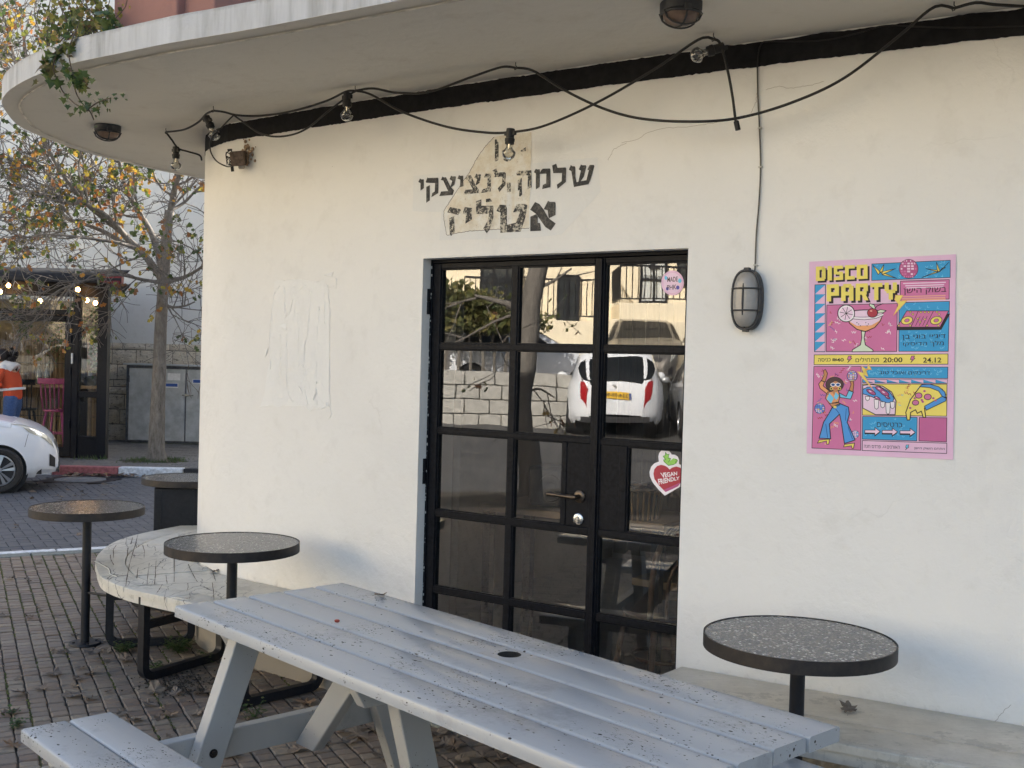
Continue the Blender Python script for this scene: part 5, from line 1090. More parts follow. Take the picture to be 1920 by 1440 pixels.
# ================================================================ leaves
def m_leaf(name, stops, rough=.7, trans=0.0):
    t = NT(name); r = t.rnd(); c = t.ramp(r, stops); n = t.noise(60, 3); c = t.mix(t.ramp(n, [(.4, 0.0), (.75, .4)]), c, (.05, .035, .02))
    t.col(c).rough(rough)
    if trans:
        b = t.n('ShaderNodeBsdfTranslucent'); t.l(c, b.inputs[0]); mx = t.n('ShaderNodeMixShader'); mx.inputs[0].default_value = trans; t.l(t.b.outputs[0], mx.inputs[1]); t.l(b.outputs[0], mx.inputs[2]); t.l(mx.outputs[0], t.out.inputs[0])
    return t.m
M_DRY = m_leaf('dry_leaf', [(0, (.13, .095, .07)), (.3, (.25, .19, .14)), (.6, (.18, .15, .125)), (.85, (.30, .235, .165)), (1, (.26, .13, .055))], .75, .15)
def lobed(n=5, L=1.0):
    """outline of a curled lobed leaf, as a small fan of triangles"""
    pts = []; m = n * 4
    for i in range(m):
        a = 2 * math.pi * i / m; r = L * (.30 + .20 * abs(math.cos(a * n / 2)) ** 1.4) * (1.25 if abs(a - math.pi) > 2.2 else .9)
        pts.append((r * math.cos(a) * 1.25, r * math.sin(a)))
    return pts
def leaf_mesh(name, mat, curl, seed, size):
    rg = random.Random(seed); pts = lobed(rg.choice((5, 7)), size); V = [Vector((0, 0, size * .05))]
    for x, y in pts:
        r = math.hypot(x, y); z = curl * r * r / size * 1.6 * (1 + .9 * math.sin(math.atan2(y, x) * 2 + seed)) + rg.uniform(0, .10) * size; z = min(z, .30 * size) * rg.uniform(.25, 1)
        V.append(Vector((x * (1 - .3 * curl * r / size), y * (1 - .3 * curl * r / size), z)))
    k = len(pts); F = [(0, 1 + i, 1 + (i + 1) % k) for i in range(k)]
    V += [Vector((-size * .35, 0, .0)), Vector((-size * .75, size * .06, size * .06)), Vector((-size * .75, size * .09, size * .06))]; F.append((k + 1, k + 2, k + 3))
    me = bpy.data.meshes.new(name); me.from_pydata([tuple(v) for v in V], [], F); me.materials.append(mat); me.update(); return me
DRYM = [leaf_mesh('fallen_leaf', M_DRY, c, i, s) for i, (c, s) in enumerate(((.30, .075), (.5, .065), (.18, .085), (.6, .07), (.4, .055)))]
def drop(p, label='dry brown curled leaf fallen on the brick pavement', grp='fallen leaves on the brick pavement', sc=1.0, me=None, rz=None):
    o = bpy.data.objects.new('fallen_leaf', me or random.choice(DRYM)); COL.objects.link(o); o.location = p
    if grp == 'fallen leaves on the brick pavement':
        u_, v_, _ = proj(p)
        zn = (('under the picnic table top', u_ > 470 and v_ > 1290), ('under the curved bench', u_ > 215 and 1180 < v_ < 1340), ('between the near picnic bench and the curved bench', u_ > 150 and v_ >= 1270), ('around the pole of the leftmost table', 110 < u_ < 260 and v_ > 1160), ('beside the outer end of the near picnic bench', v_ > 1230), ('near the white kerb', v_ < 1110), ('at the left edge between kerb and picnic bench', True))
        z_ = next(a for a, b in zn if b); label = 'dry brown leaf fallen ' + z_; grp = 'fallen leaves ' + z_
    o.rotation_euler = (random.gauss(0, .16), random.gauss(0, .16), random.uniform(0, 6.28) if rz is None else rz); o.scale = (sc,) * 3
    return tag(o, label, 'leaf', grp)
GL = [(72, 1054), (20, 1085), (52, 1088), (75, 1143), (10, 1154), (55, 1156), (185, 1115), (140, 1190), (35, 1272), (100, 1262), (145, 1272), (150, 1252), (170, 1262), (40, 1300), (135, 1304), (170, 1310), (20, 1336), (22, 1397), (195, 1240), (235, 1238), (120, 1223), (175, 1222), (200, 1222), (290, 1297), (278, 1320), (300, 1345), (230, 1335), (245, 1350), (320, 1340), (370, 1338), (258, 1350), (430, 1415), (440, 1398), (610, 1395), (560, 1405), (652, 1372), (668, 1378), (685, 1365), (655, 1392), (700, 1370), (740, 1360), (820, 1375), (835, 1395), (850, 1400), (930, 1402), (905, 1420), (865, 1425), (940, 1425), (770, 1345), (560, 1330), (460, 1345), (240, 1395), (380, 1300), (330, 1300), (575, 1318), (620, 1325), (790, 1405), (718, 1418)]
for u, v in GL:
    p = at_z(u, v, .006)
    if p.y < 9: drop(p, sc=random.uniform(.8, 1.25) * (1 if u < 250 else 1.1))
for k in range(26):
    p = at_z(random.uniform(0, 330), random.uniform(1045, 1400), .006); drop(p, sc=random.uniform(.4, .8))
RL = [(62, 922), (128, 910), (126, 918), (106, 930), (153, 922), (158, 928), (112, 937), (195, 908), (210, 912), (140, 930), (195, 928), (115, 932), (27, 990), (30, 985), (148, 1003), (60, 935)]
for u, v in RL:
    drop(at_z(u, v, ZR + .006), 'pale dry leaf lying on the grey road pavers', 'fallen leaves on the grey road', random.uniform(.75, 1.1))
drop(at_z(714, 1117, .735), 'dry oak leaf curled up on the back plank of the picnic table', None, .8, DRYM[1], 2.4)
drop(at_z(1591, 1331, SEAT + .006), 'single brown leaf lying on the right bench below the round table', None, .9, DRYM[0], 1.3)
drop(at_z(405, 1072, SEAT + .006), 'brown leaf caught where the curved bench boards meet the cafe wall', None, .9, DRYM[1], 1.0)
mb = MB(); mb.sphere(at_z(632, 1164, .735), .008, 8, 5, sc=(1.2, 1, .7)); o = mb.build('red_berry', flat('berry_red', (.30, .05, .03), .4)); tag(o, 'small red berry lying on the picnic table top', 'berry')
mb = MB()
for k in range(260):
    c = F0 + FD * random.uniform(-.2, 3.2) - FN * (abs(random.gauss(0, .10)) + .03) + Vector((0, 0, ZR + .01 + random.uniform(0, .03)))
    a = random.uniform(0, 6.28); r = random.uniform(.03, .06)
    d1 = Vector((math.cos(a), math.sin(a), random.uniform(-.2, .5))) * r; d2 = Vector((-math.sin(a), math.cos(a), random.uniform(-.2, .5))) * r * .6
    mb.add([c - d1, c + d2, c + d1, c - d2], [(0, 1, 2), (0, 2, 3)])
tag(mb.build('leaf_litter', M_DRY), kind='stuff')
# weeds
M_WEED = m_leaf('weed_green', [(0, (.04, .085, .025)), (.6, (.075, .13, .035)), (1, (.12, .13, .05))], .6, .25)
def weed(u, v, r, n, label, z=0.0, h=1.0, cat='weed'):
    c = at_z(u, v, z); t = thing('weed', label, cat, c); mb = MB(); st_ = MB()
    for k in range(n):
        a = random.uniform(0, 6.28); q = r * math.sqrt(random.random()); top = c + Vector((math.cos(a) * q, math.sin(a) * q, random.uniform(.15, 1) * r * .9 * h))
        st_.tube([c, c.lerp(top, .6) + ZA * .01, top], .0012, 4, cap=False)
        for j in range(5):
            b = random.uniform(0, 6.28); l = random.uniform(.010, .022); e = Vector((math.cos(b), math.sin(b), random.uniform(-.3, .6))) * l; f = Vector((-math.sin(b), math.cos(b), 0)) * l * .5; p = top + Vector((random.gauss(0, .012), random.gauss(0, .012), random.gauss(0, .01)))
            mb.add([p, p + e * .5 + f, p + e, p + e * .5 - f], [(0, 1, 2, 3)])
    mb.build('weed_leaf', M_WEED, t)['kind'] = 'stuff'; st_.build('stem', M_WEED, t)
weed(333, 1222, .075, 60, 'bushy green weed growing under the curved bench beside its frame')
weed(232, 1222, .05, 34, 'low green weed at the foot of the outer bench frame')
weed(297, 1258, .035, 16, 'small sprig of weed inside the front bench frame')
weed(380, 1245, .04, 12, 'thin weed at the base of the rounded cafe wall', h=1.6)
weed(478, 1345, .06, 14, 'pale grass tuft beside the picnic table leg', h=1.4)
weed(20, 1340, .02, 6, 'tiny weed in a paving joint near the near picnic bench')
weed(32, 1362, .03, 12, 'mossy weed in a paving joint by the corner of the near picnic bench')
# dirt under the bench
mb = MB()
for k in range(420):
    p = at_z(random.gauss(345, 45), random.gauss(1283, 12), .004); r = random.uniform(.002, .007)
    if p.y > wall_y(p.x) - .02: continue
    mb.sphere(p, r, 5, 3, sc=(1, 1, .6))
tag(mb.build('loose_dirt', M_SOIL), kind='stuff')
# ================================================================ ivy over the canopy edge
M_IVY = m_leaf('ivy_leaf', [(0, (.045, .085, .022)), (.5, (.09, .145, .035)), (.8, (.17, .21, .05)), (1, (.19, .14, .06))], .5, .35)
iv = thing('ivy', 'ivy trailing over the left edge of the concrete canopy', 'ivy', at_z(125, 95, ZT))
M_STEM = flat('vine_stem', (.10, .07, .045), .8)
def ivy_leaf_mesh(seed, s):
    rg = random.Random(seed); out = [(-.1, 0), (-.25, .35), (.05, .30), (.15, .6), (.4, .28), (1, 0), (.4, -.28), (.15, -.6), (.05, -.30), (-.25, -.35)]
    V = [(.15 * s, 0, .05 * s)] + [(x * s * .8, y * s, rg.uniform(-.12, .08) * s) for x, y in out]; k = len(out)
    me = bpy.data.meshes.new('leaf'); me.from_pydata(V, [], [(0, 1 + i, 1 + (i + 1) % k) for i in range(k)]); me.materials.append(M_IVY); me.update(); return me
IVM = [ivy_leaf_mesh(i, .042 + .008 * (i % 3)) for i in range(5)]
edge_y = 4.92
VINES = [[(150, 40), (135, 75), (128, 95), (133, 125), (137, 150), (143, 175), (155, 195), (168, 208), (176, 225)], [(140, 60), (115, 88), (103, 110), (100, 130), (108, 150), (118, 172), (135, 190), (150, 200), (165, 208)], [(165, 205), (180, 194), (195, 187), (208, 184)], [(120, 85), (95, 105), (84, 118), (92, 128), (88, 142)], [(128, 128), (142, 145), (156, 152), (164, 158)], [(200, 30), (210, 45), (214, 58)]]
sm = MB(); tips = []
for V_ in VINES:
    pts = [at_y(u, v, 4.70 - (u - 120) * .0022 + (.16 if v < 70 else 0)) for u, v in V_]; C_ = catmull(pts, 30); sm.tube(C_, .003, 5); tips += C_
sm.build('vine_stem', M_STEM, iv, smooth=True)
for k in range(170):
    p = random.choice(tips) + Vector((random.gauss(0, .018), random.gauss(0, .018), random.gauss(0, .018)))
    big = 1.0 if p.z > 2.72 else .62
    m4 = Matrix.Translation(p - Vector(iv.location)) @ Matrix.Rotation(random.uniform(0, 6.28), 4, 'Z') @ Matrix.Rotation(random.uniform(.5, 1.7), 4, 'Y') @ Matrix.Rotation(random.gauss(0, .5), 4, 'X') @ Matrix.Scale(random.uniform(.6, 1.15) * big, 4)
    inst('leaf', random.choice(IVM), iv, m4)
# bushy top of the climber standing on the canopy roof
mb = MB(); bs = MB()
for k in range(40):
    u0 = random.uniform(70, 200); b0 = at_y(u0, 92 - (u0 - 70) * .28, 5.15); tp = at_y(u0 + random.gauss(0, 30), random.uniform(-40, 50), 5.2 + random.uniform(-.1, .3)); bs.tube(catmull([b0, b0.lerp(tp, .5) + Vector((random.gauss(0, .03), 0, 0)), tp], 8), .0022, 4)
    for j in range(16):
        p = b0.lerp(tp, random.random()) + Vector((random.gauss(0, .03), random.gauss(0, .05), random.gauss(0, .03))); a = random.uniform(0, 6.28); l = random.choice((.010, .014, .018, .026)) * random.uniform(.8, 1.3)
        e = Vector((math.cos(a), random.gauss(0, .5), math.sin(a))) * l; f = Vector((-math.sin(a), random.gauss(0, .5), math.cos(a))) * l * .55
        mb.add([p, p + e * .5 + f, p + e, p + e * .5 - f], [(0, 1, 2, 3)])
rb = thing('roof_shrub', 'thin leafy shrub growing on top of the canopy at its left end', 'shrub', at_y(130, 75, 5.2))
bs.build('stem', M_STEM, rb); mb.build('foliage', m_leaf('roof_leaf', [(0, (.07, .10, .025)), (.45, (.17, .19, .05)), (.8, (.36, .32, .07)), (1, (.30, .16, .06))], .6, .5), rb)['kind'] = 'stuff'
# planter block on the roof
M_TERRA = m_plaster('terracotta_render', (.30, .155, .125), (.20, .11, .09), .8)
pl = thing('roof_planter', 'reddish brown rendered planter block standing on top of the canopy', 'planter', (-1.75, 5.25, ZT))
a, b = Vector((-1.96, 5.32, ZT + .011)), Vector((-1.55, 4.98, ZT + .011)); dpt_ = Vector((.45, .65, 0))
MB().prism([a, b, b + dpt_, a + dpt_], (0, 0, .85)).build('planter_body', M_TERRA, pl, bevel=.01)
a, b = Vector((-1.535, 5.02, ZT + .011)), Vector((-1.36, 4.90, ZT + .011))
MB().prism([a, b, b + dpt_ * .6, a + dpt_ * .6], (0, 0, .30)).build('side_block', M_TERRA, pl, bevel=.006)
a2, b2 = a + dpt_ * .05, b + dpt_ * .05 - (b - a) * .06
MB().prism([a2 + ZA * .301, b2 + ZA * .301, b2 + dpt_ * .5 + ZA * .301, a2 + dpt_ * .5 + ZA * .301], (0, 0, .5)).build('rendered_cap', m_plaster('pale_cap', (.62, .54, .46), (.5, .42, .34), 1.2), pl, bevel=.008)
# ================================================================ across the road: building, cladding, cabinet
YB = 20.35
fb_ = thing('plastered_building', 'tall pale plastered building across the road with a rough stone plinth', 'building', (-11, YB, 0))
MB().prism([Vector((-19, YB, -.1)), Vector((-4.75, YB, -.1)), Vector((-4.75, YB + 9, -.1)), Vector((-19, YB + 9, -.1))], (0, 0, 9.4)).build('wall', M_FAR, fb_)
MB().box((-11.9, YB + 4.5, 9.4), (14.7, 9.6, .3)).build('roof_slab', M_FASCIA, fb_, bevel=.03)
def m_stone():
    t = NT('rough_hewn_stone'); r = t.rnd(); n = t.noise(16, 6, .7); n2 = t.noise(9, 3, .6, t.mapv((1, 1, 3)))
    c = t.ramp(r, [(0, (.55, .48, .37)), (.4, (.67, .60, .48)), (.75, (.61, .56, .47)), (1, (.72, .65, .53))])
    dk = t.ramp(t.noise(26, 5, .75, t.mapv((.55, 1, 1.3))), [(.55, 0.0), (.62, .8)]); c = t.mix(dk, c, (.10, .085, .07)); t.col(c).rough(.9)
    b = t.bump(n, .8, .03); t.nrm(t.bump(dk, -.6, .02, b)); return t.m
M_STONE = m_stone()
M_JOINT = flat('stone_joint', (.10, .09, .08), .95)
zt_ = at_y(300, 644, YB).z; rows = []
for va, vb in ((644, 657), (657, 685), (685, 714), (714, 727), (727, 741), (741, 769), (769, 797), (797, 828)): rows.append((at_y(300, va, YB).z, at_y(300, vb, YB).z))
MB().box((-9.5, YB - .004, zt_ / 2 - .05), (9.5, .008, zt_ + .1 - .02)).build('plinth_bed', M_JOINT, fb_)
rs = random.Random(11)
def stone_mesh(w_, h_, seed):
    nx, nz = max(3, int(w_ / .09)), max(3, int(h_ / .07)); G = []
    for i in range(nx + 1):
        row = []
        for j in range(nz + 1):
            x = -w_ / 2 + w_ * i / nx; z = -h_ / 2 + h_ * j / nz; ed = i in (0, nx) or j in (0, nz)
            row.append(Vector((x, -(.012 if ed else .025 + .022 * noise.noise(Vector((x * 9 + seed, z * 9, seed)))), z)))
        G.append(row)
    mb = MB(); mb.grid(G); n_ = nz + 1
    rim = [G[i][0] for i in range(nx + 1)] + [G[nx][j] for j in range(1, nz + 1)] + [G[i][nz] for i in range(nx - 1, -1, -1)] + [G[0][j] for j in range(nz - 1, 0, -1)]
    mb.grid([[p, Vector((p.x, 0, p.z))] for p in rim + rim[:1]]); return mb
for ri, (z1, z0) in enumerate(rows):
    x = -9.6 + rs.uniform(-.3, 0)
    while x < -5.0:
        w_ = rs.uniform(.32, .52); c = Vector((x + w_ / 2, YB - .009, (z0 + z1) / 2))
        mb = stone_mesh(w_ - .014, z1 - z0 - .014, ri * 7 + x); mb.v = [p + c for p in mb.v]
        if c.x + w_ / 2 < -4.76: mb.build('stone', M_STONE, fb_)
        x += w_
YC = 19.8
cb = thing('utility_cabinet', 'grey metal utility cabinet with double doors standing against the stone plinth behind the tree', 'cabinet', (-6.2, YC, 0))
p0 = at_y(234, 828, YC); p1 = at_y(234, 684, YC); xl, xr_ = p0.x, -4.95; zb0, zt0 = p0.z, p1.z
M_CAB = flat('cabinet_grey', (.42, .45, .48), .5, .15, var=.22, scale=6, bump=.05); M_CABD = flat('cabinet_frame', (.13, .14, .16), .55, .3, var=.3, scale=20)
MB().box(((xl + xr_) / 2, YC + .23, (zb0 + zt0) / 2), (xr_ - xl, .44, zt0 - zb0)).build('cabinet_body', M_CABD, cb, bevel=.006)
MB().box(((xl + xr_) / 2, YC + .22, zb0 - .04), (xr_ - xl - .2, .36, .09)).build('plinth', M_CONC, cb)
MB().box(((xl + xr_) / 2 - .01, YC + .2, zt0 + .015), (xr_ - xl + .06, .54, .03)).build('lid', M_CAB, cb, bevel=.005)
xm = at_y(348, 760, YC).x
drs = []
for a_, b_ in ((xl + .06, xm - .012), (xm + .012, xr_ - .06)):
    drs.append(MB().box(((a_ + b_) / 2, YC - .006, (zb0 + zt0) / 2 - .01), (b_ - a_, .024, zt0 - zb0 - .09)).build('cabinet_door', M_CAB, cb, bevel=.004))
M_LBL = flat('white_label', (.75, .76, .78), .5, bump=0); M_LBLB = flat('blue_label', (.03, .09, .34), .5, bump=0)
def lab(u0, v0, u1, v1, m, d, y=YC - .0195, name='label'):
    a = at_y((u0 + u1) / 2, (v0 + v1) / 2, y); MB().box(a, (abs(at_y(u1, v0, y).x - at_y(u0, v0, y).x), .002, abs(at_y(u0, v0, y).z - at_y(u0, v1, y).z))).build(name, m, d)
lab(314, 700, 338, 713, M_LBL, drs[0]); lab(309, 718, 334, 727, M_LBL, drs[0]); lab(310, 719, 333, 725, M_LBLB, drs[0], YC - .022, 'printed_band'); lab(361, 711, 378, 719, M_LBL, drs[1]); lab(362, 712, 377, 718, M_LBLB, drs[1], YC - .022, 'printed_band')
hs = at_y(353, 741, YC); mb = MB(); mb.box(hs + Vector((0, -.03, 0)), (.2, .02, .02)); mb.box(hs + Vector((-.03, -.03, 0)), (.03, .03, .05)); mb.build('hasp', M_CHROME, cb)
mb = MB(); mb.lathe([(0, 0), (.012, 0), (.012, .12), (0, .12)], 10, at_y(243, 710, YC) + Vector((0, -.02, -.06))); mb.build('door_hinge', M_CABD, cb)
MB().prism([Vector((-2.6, 16.6, -.1)), Vector((10, 16.9, -.1)), Vector((10, 26, -.1)), Vector((-2.6, 26, -.1))], (0, 0, 5.5)).build('rendered_wall', M_FAR, nb_ := thing('added_shade_building', 'unseen pale building behind the cafe, added to shade the far street', 'building', (3, 20, 0)))  # unseen block added to shade the far street but not the tree crown
MB().box((3.7, 21.3, 5.5), (12.9, 9.7, .25)).build('roof_slab', M_FASCIA, nb_)
# ================================================================ manhole
mh = thing('manhole_cover', 'round cast manhole cover in a square dark frame at the far kerb', 'manhole cover', (man.x, man.y, ZR))
fr_ = MB(); K = 40; sq = []; ci_ = []
for k in range(K):
    a = 2 * math.pi * k / K; ca, sa = math.cos(a), math.sin(a); q = 1 / max(abs(ca) / .46, abs(sa) / .39); sq.append(Vector((man.x + ca * q, man.y + sa * q, ZR + .002))); ci_.append(Vector((man.x + ca * .345, man.y + sa * .345, ZR + .002)))
fr_.add(sq + ci_, [(k, (k + 1) % K, K + (k + 1) % K, K + k) for k in range(K)]); fr_.build('cover_frame', M_STEEL, mh)
mb = MB(); mb.lathe([(0, .004), (.20, .004), (.205, .008), (.24, .008), (.245, .004), (.332, .004), (.336, -.02), (0, -.02)], 40, (man.x, man.y, ZR)); mb.build('cover', flat('worn_iron', (.17, .18, .19), .55, .3, var=.3, scale=30, bump=.3), mh, smooth='auto')
# ================================================================ glazed kiosk
YK = 16.7
ks_ = thing('glass_kiosk', 'black steel framed glass kiosk lined with bamboo canes and lit by warm bulbs', 'kiosk', (-8.5, YK, 0))
def kx(u, v=700): return at_y(u, v, YK).x
def kz(v, u=120): return at_y(u, v, YK).z
def kbox(mb, u0, u1, z0, z1, y0=-.05, y1=.05, m=0):
    x0, x1 = kx(u0), kx(u1); mb.box(((x0 + x1) / 2, YK + (y0 + y1) / 2, (z0 + z1) / 2), (x1 - x0, y1 - y0, z1 - z0), m=m)
zh0, zh1 = kz(556), kz(530); XL = -12.2; XR = kx(203)
M_KF = flat('kiosk_black_steel', (.008, .0085, .012), .5, var=.3, spec=.22)
def post(u0, u1, z1, name='post', y0=-.05, y1=.05): mb = MB(); kbox(mb, u0, u1, .0, z1, y0, y1); return mb.build(name, M_KF, ks_, bevel=.004)
post(186, 203, zh1, y0=-.07, y1=.07); post(137, 148, zh0); 
mb = MB(); mb.box(((XL + XR) / 2, YK, (zh0 + zh1) / 2), (XR - XL, .12, zh1 - zh0)); mb.build('header_beam', M_KF, ks_, bevel=.004)
for x in (-9.6, -12.1): MB().box((x, YK, zh0 / 2), (.09, .1, zh0)).build('post', M_KF, ks_, bevel=.004)
MB().box((XR - 1.12, YK + 2.6, zh1 / 2), (.12, .12, zh1)).build('post', M_KF, ks_)
# roof with a felt awning edge
zr = kz(502, 60); mb = MB()
G = []
for i in range(30):
    x = XL + (XR + .32 - XL) * i / 29; w_ = .02 * noise.noise(Vector((x * 1.5, 0, 0)))
    G.append([Vector((x, YK - .42, zh1 - .015 + w_)), Vector((x, YK - .44, zh1 + .05 + w_)), Vector((x, YK - .28, zr - .06 + w_)), Vector((x - .08, YK + .2, zr + .02)), Vector((x - 1.15, YK + 2.9, zr + .10)), Vector((x - 1.15, YK + 2.9, zh1)), Vector((x, YK, zh1 - .0))])
mb.grid(G); mb.build('felt_roof', flat('black_roof_felt', (.02, .021, .026), .75, var=.4, scale=18, bump=.5), ks_, smooth=True)
mb = MB(); mb.box((kx(220), YK - .36, kz(527, 220)), (.36, .14, .13), (Vector((1, 0, -.08)).normalized(), Vector((0, 1, 0)), Vector((.08, 0, 1)).normalized())); mb.build('red_sign_box', flat('faded_red_board', (.20, .02, .03), .5), ks_, bevel=.02)
# transom, door, side light
zt1, zt0_ = kz(549, 60), kz(580, 60)
mb = MB(); mb.box(((XL + kx(137)) / 2, YK, kz(584, 60)), (kx(137) - XL, .09, kz(580, 60) - kz(589, 60))); mb.build('transom_bar', M_KF, ks_, bevel=.004)
mb = MB(); kbox(mb, -240, 137, zt0_, zh0, -.006, .006); mb.build('glass_pane', M_GLASS2, ks_)
zd1 = kz(590, 60)
dr = MB(); kbox(dr, 123, 136.3, .02, zd1); kbox(dr, -30, -18, .02, zd1); kbox(dr, -18, 123, kz(602, 60), zd1); kbox(dr, -18, 123, .02, .16); kdoor = dr.build('door', M_KF, ks_, bevel=.004)
mb = MB(); kbox(mb, -18, 123, .16, kz(602, 60), -.006, .006); mb.build('glass_pane', M_GLASS2, kdoor)
mb = MB(); kbox(mb, 137.3, 139.8, kz(682, 138), kz(662, 138), -.10, -.06); mb.build('handle', flat('white_handle', (.75, .75, .75), .4), kdoor, bevel=.006)
mb = MB(); kbox(mb, 96, 124, kz(600, 110), kz(594, 110), -.10, -.05); mb.tube([(kx(104), YK - .09, kz(594, 110)), (kx(112), YK - .11, kz(588, 110)), (kx(118), YK - .09, kz(592, 110))], .012, 6); mb.build('door_closer', M_KF, kdoor, bevel=.004)
for z in (.45, 1.25, 1.75): mb = MB(); mb.lathe([(0, 0), (.018, 0), (.018, .12), (0, .12)], 10, (kx(134.8), YK - .06, z)); mb.build('hinge', M_KF, kdoor)
mb = MB(); kbox(mb, 148, 186, kz(744), kz(733), -.04, .04); kbox(mb, 148, 186, .0, .30, -.03, .03); kbox(mb, 148, 150.5, .3, zh0, -.04, .04); kbox(mb, 183.5, 186, .3, zh0, -.04, .04); kbox(mb, 148, 186, .30, .335, -.04, .04); sl_ = mb.build('side_light', M_KF, ks_, bevel=.003)
for z0, z1 in ((.335, kz(744)), (kz(733), zh0)): mb = MB(); kbox(mb, 150.5, 183.5, z0, z1, -.005, .005); mb.build('glass_pane', M_GLASS2, sl_)
mb = MB(); mb.prism([Vector((XR - .06, YK + .08, .05)), Vector((XR - 1.08, YK + 2.55, .05)), Vector((XR - 1.08, YK + 2.55, 2.35)), Vector((XR - .06, YK + .08, 2.35))], (.008, 0, 0)); mb.build('glass_pane', M_GLASS2, ks_)
# interior
MB().prism([Vector((XL, YK + .05, -.02)), Vector((XR - .05, YK + .05, -.02)), Vector((XR - 1.1, YK + 2.62, -.02)), Vector((XL, YK + 2.62, -.02))], (0, 0, .04)).build('floor', flat('kiosk_floor', (.16, .11, .07), .6), ks_)
M_TAN = flat('kiosk_back_wall', (.36, .28, .20), .9, var=.15, scale=5)
MB().box(((XL + XR - 1.1) / 2, YK + 2.66, 1.25), (XR - 1.1 - XL, .04, 2.5)).build('back_wall', M_TAN, ks_)
def m_cane():
    t = NT('bamboo_cane'); r = t.rnd(); c = t.ramp(r, [(0, (.10, .062, .032)), (.5, (.21, .14, .072)), (1, (.29, .21, .115))]); t.col(c).rough(.6); return t.m
M_CANE = m_cane()
mb = MB(); x = -11.9
scr = thing('bamboo_screen', None, None); scr.parent = ks_; scr.matrix_local = wmat(ks_).inverted(); WM[scr.name] = Matrix.Identity(4)
zc = 1.76
canes = 0; ms = []
for k in range(4):
    m_ = MB(); m_.lathe([(.011, 0), (.0115, .45), (.013, .46), (.0115, .47), (.011, 1.0), (.0125, 1.01), (.011, 1.02), (.010, 1.75 + .05 * k)], 6); o = m_.build('cane', M_CANE, None, local=True); ms.append(o.data); bpy.data.objects.remove(o)
xe = at_y(182, 700, YK + 2.2).x
while x < xe:
    if canes < 210 and x > -9.7: inst('cane', random.choice(ms), scr, Matrix.Translation((x, YK + 2.2 + random.uniform(-.02, .02), .02)) @ Matrix.Rotation(random.gauss(0, .008), 4, 'Y')); canes += 1
    elif x <= -9.7: mb.tube([(x, YK + 2.2, .02), (x, YK + 2.2, 1.8 + random.uniform(-.05, .03))], .012, 5)
    x += .0168 + random.uniform(-.002, .003)
if mb.v: tag(mb.build('cane_field', M_CANE, ks_), kind='stuff')
mb = MB()
for z in (.5, 1.4): mb.tube([(-11.9, YK + 2.17, z), (xe, YK + 2.17, z)], .006, 5)
mb.build('lashing_wire', M_STEEL, ks_)
MB().box((at_y(166, 700, YK + 1.9).x, YK + 1.9, 1.15), (.09, .09, 2.3)).build('timber_post', flat('grey_timber', (.22, .17, .13), .8, var=.3, scale=12), ks_)
MB().box((at_y(157, 700, YK + 1.4).x, YK + 1.4, 1.0), (.07, .07, 2.0)).build('inner_post', M_KF, ks_)
# table, chairs, bottles inside
YT = YK + 1.3
def ty(u, v): return at_y(u, v, YT)
M_OAK = flat('pale_oak', (.34, .23, .13), .5, var=.15, scale=10)
tb = thing('wooden_table', 'long pale wooden table inside the glass kiosk', 'table', (ty(110, 730).x, YT, 0))
zt2 = ty(110, 722).z; x0, x1 = -9.6, ty(175, 722).x
MB().box(((x0 + x1) / 2, YT + .3, zt2 - .025), (x1 - x0, .7, .05)).build('table_top', M_OAK, tb, bevel=.005)
for x in (x0 + .1, x1 - .12):
    for y in (YT + .02, YT + .55): MB().box((x, y, (zt2 - .05) / 2), (.04, .04, zt2 - .05)).build('leg', M_KF, tb)
def m_water(): return m_glass('bottle_glass', (.80, .86, .84), 1.6, 1.5)
M_BOT = m_water()
for i, u in enumerate((60, 70.5)):
    p = ty(u, 722); p.z = zt2 + .002; p.y = YT + .25 + i * .1; b_ = thing('glass_bottle', ('tall clear bottle with white stopper on the kiosk table, nearer the woman', 'tall clear bottle with white stopper on the kiosk table, nearer the pink chair')[i], 'bottle', p, 0, 'water bottles on the kiosk table')
    mb = MB(); mb.lathe([(.0, 0), (.044, 0), (.047, .02), (.047, .11), (.034, .20), (.016, .27), (.014, .31)], 16, p, cap=False); mb.build('bottle_body', M_BOT, b_, smooth='auto'); mb = MB(); mb.lathe([(0, .305), (.017, .305), (.017, .335), (0, .335)], 12, p); mb.build('stopper', M_LBL, b_)
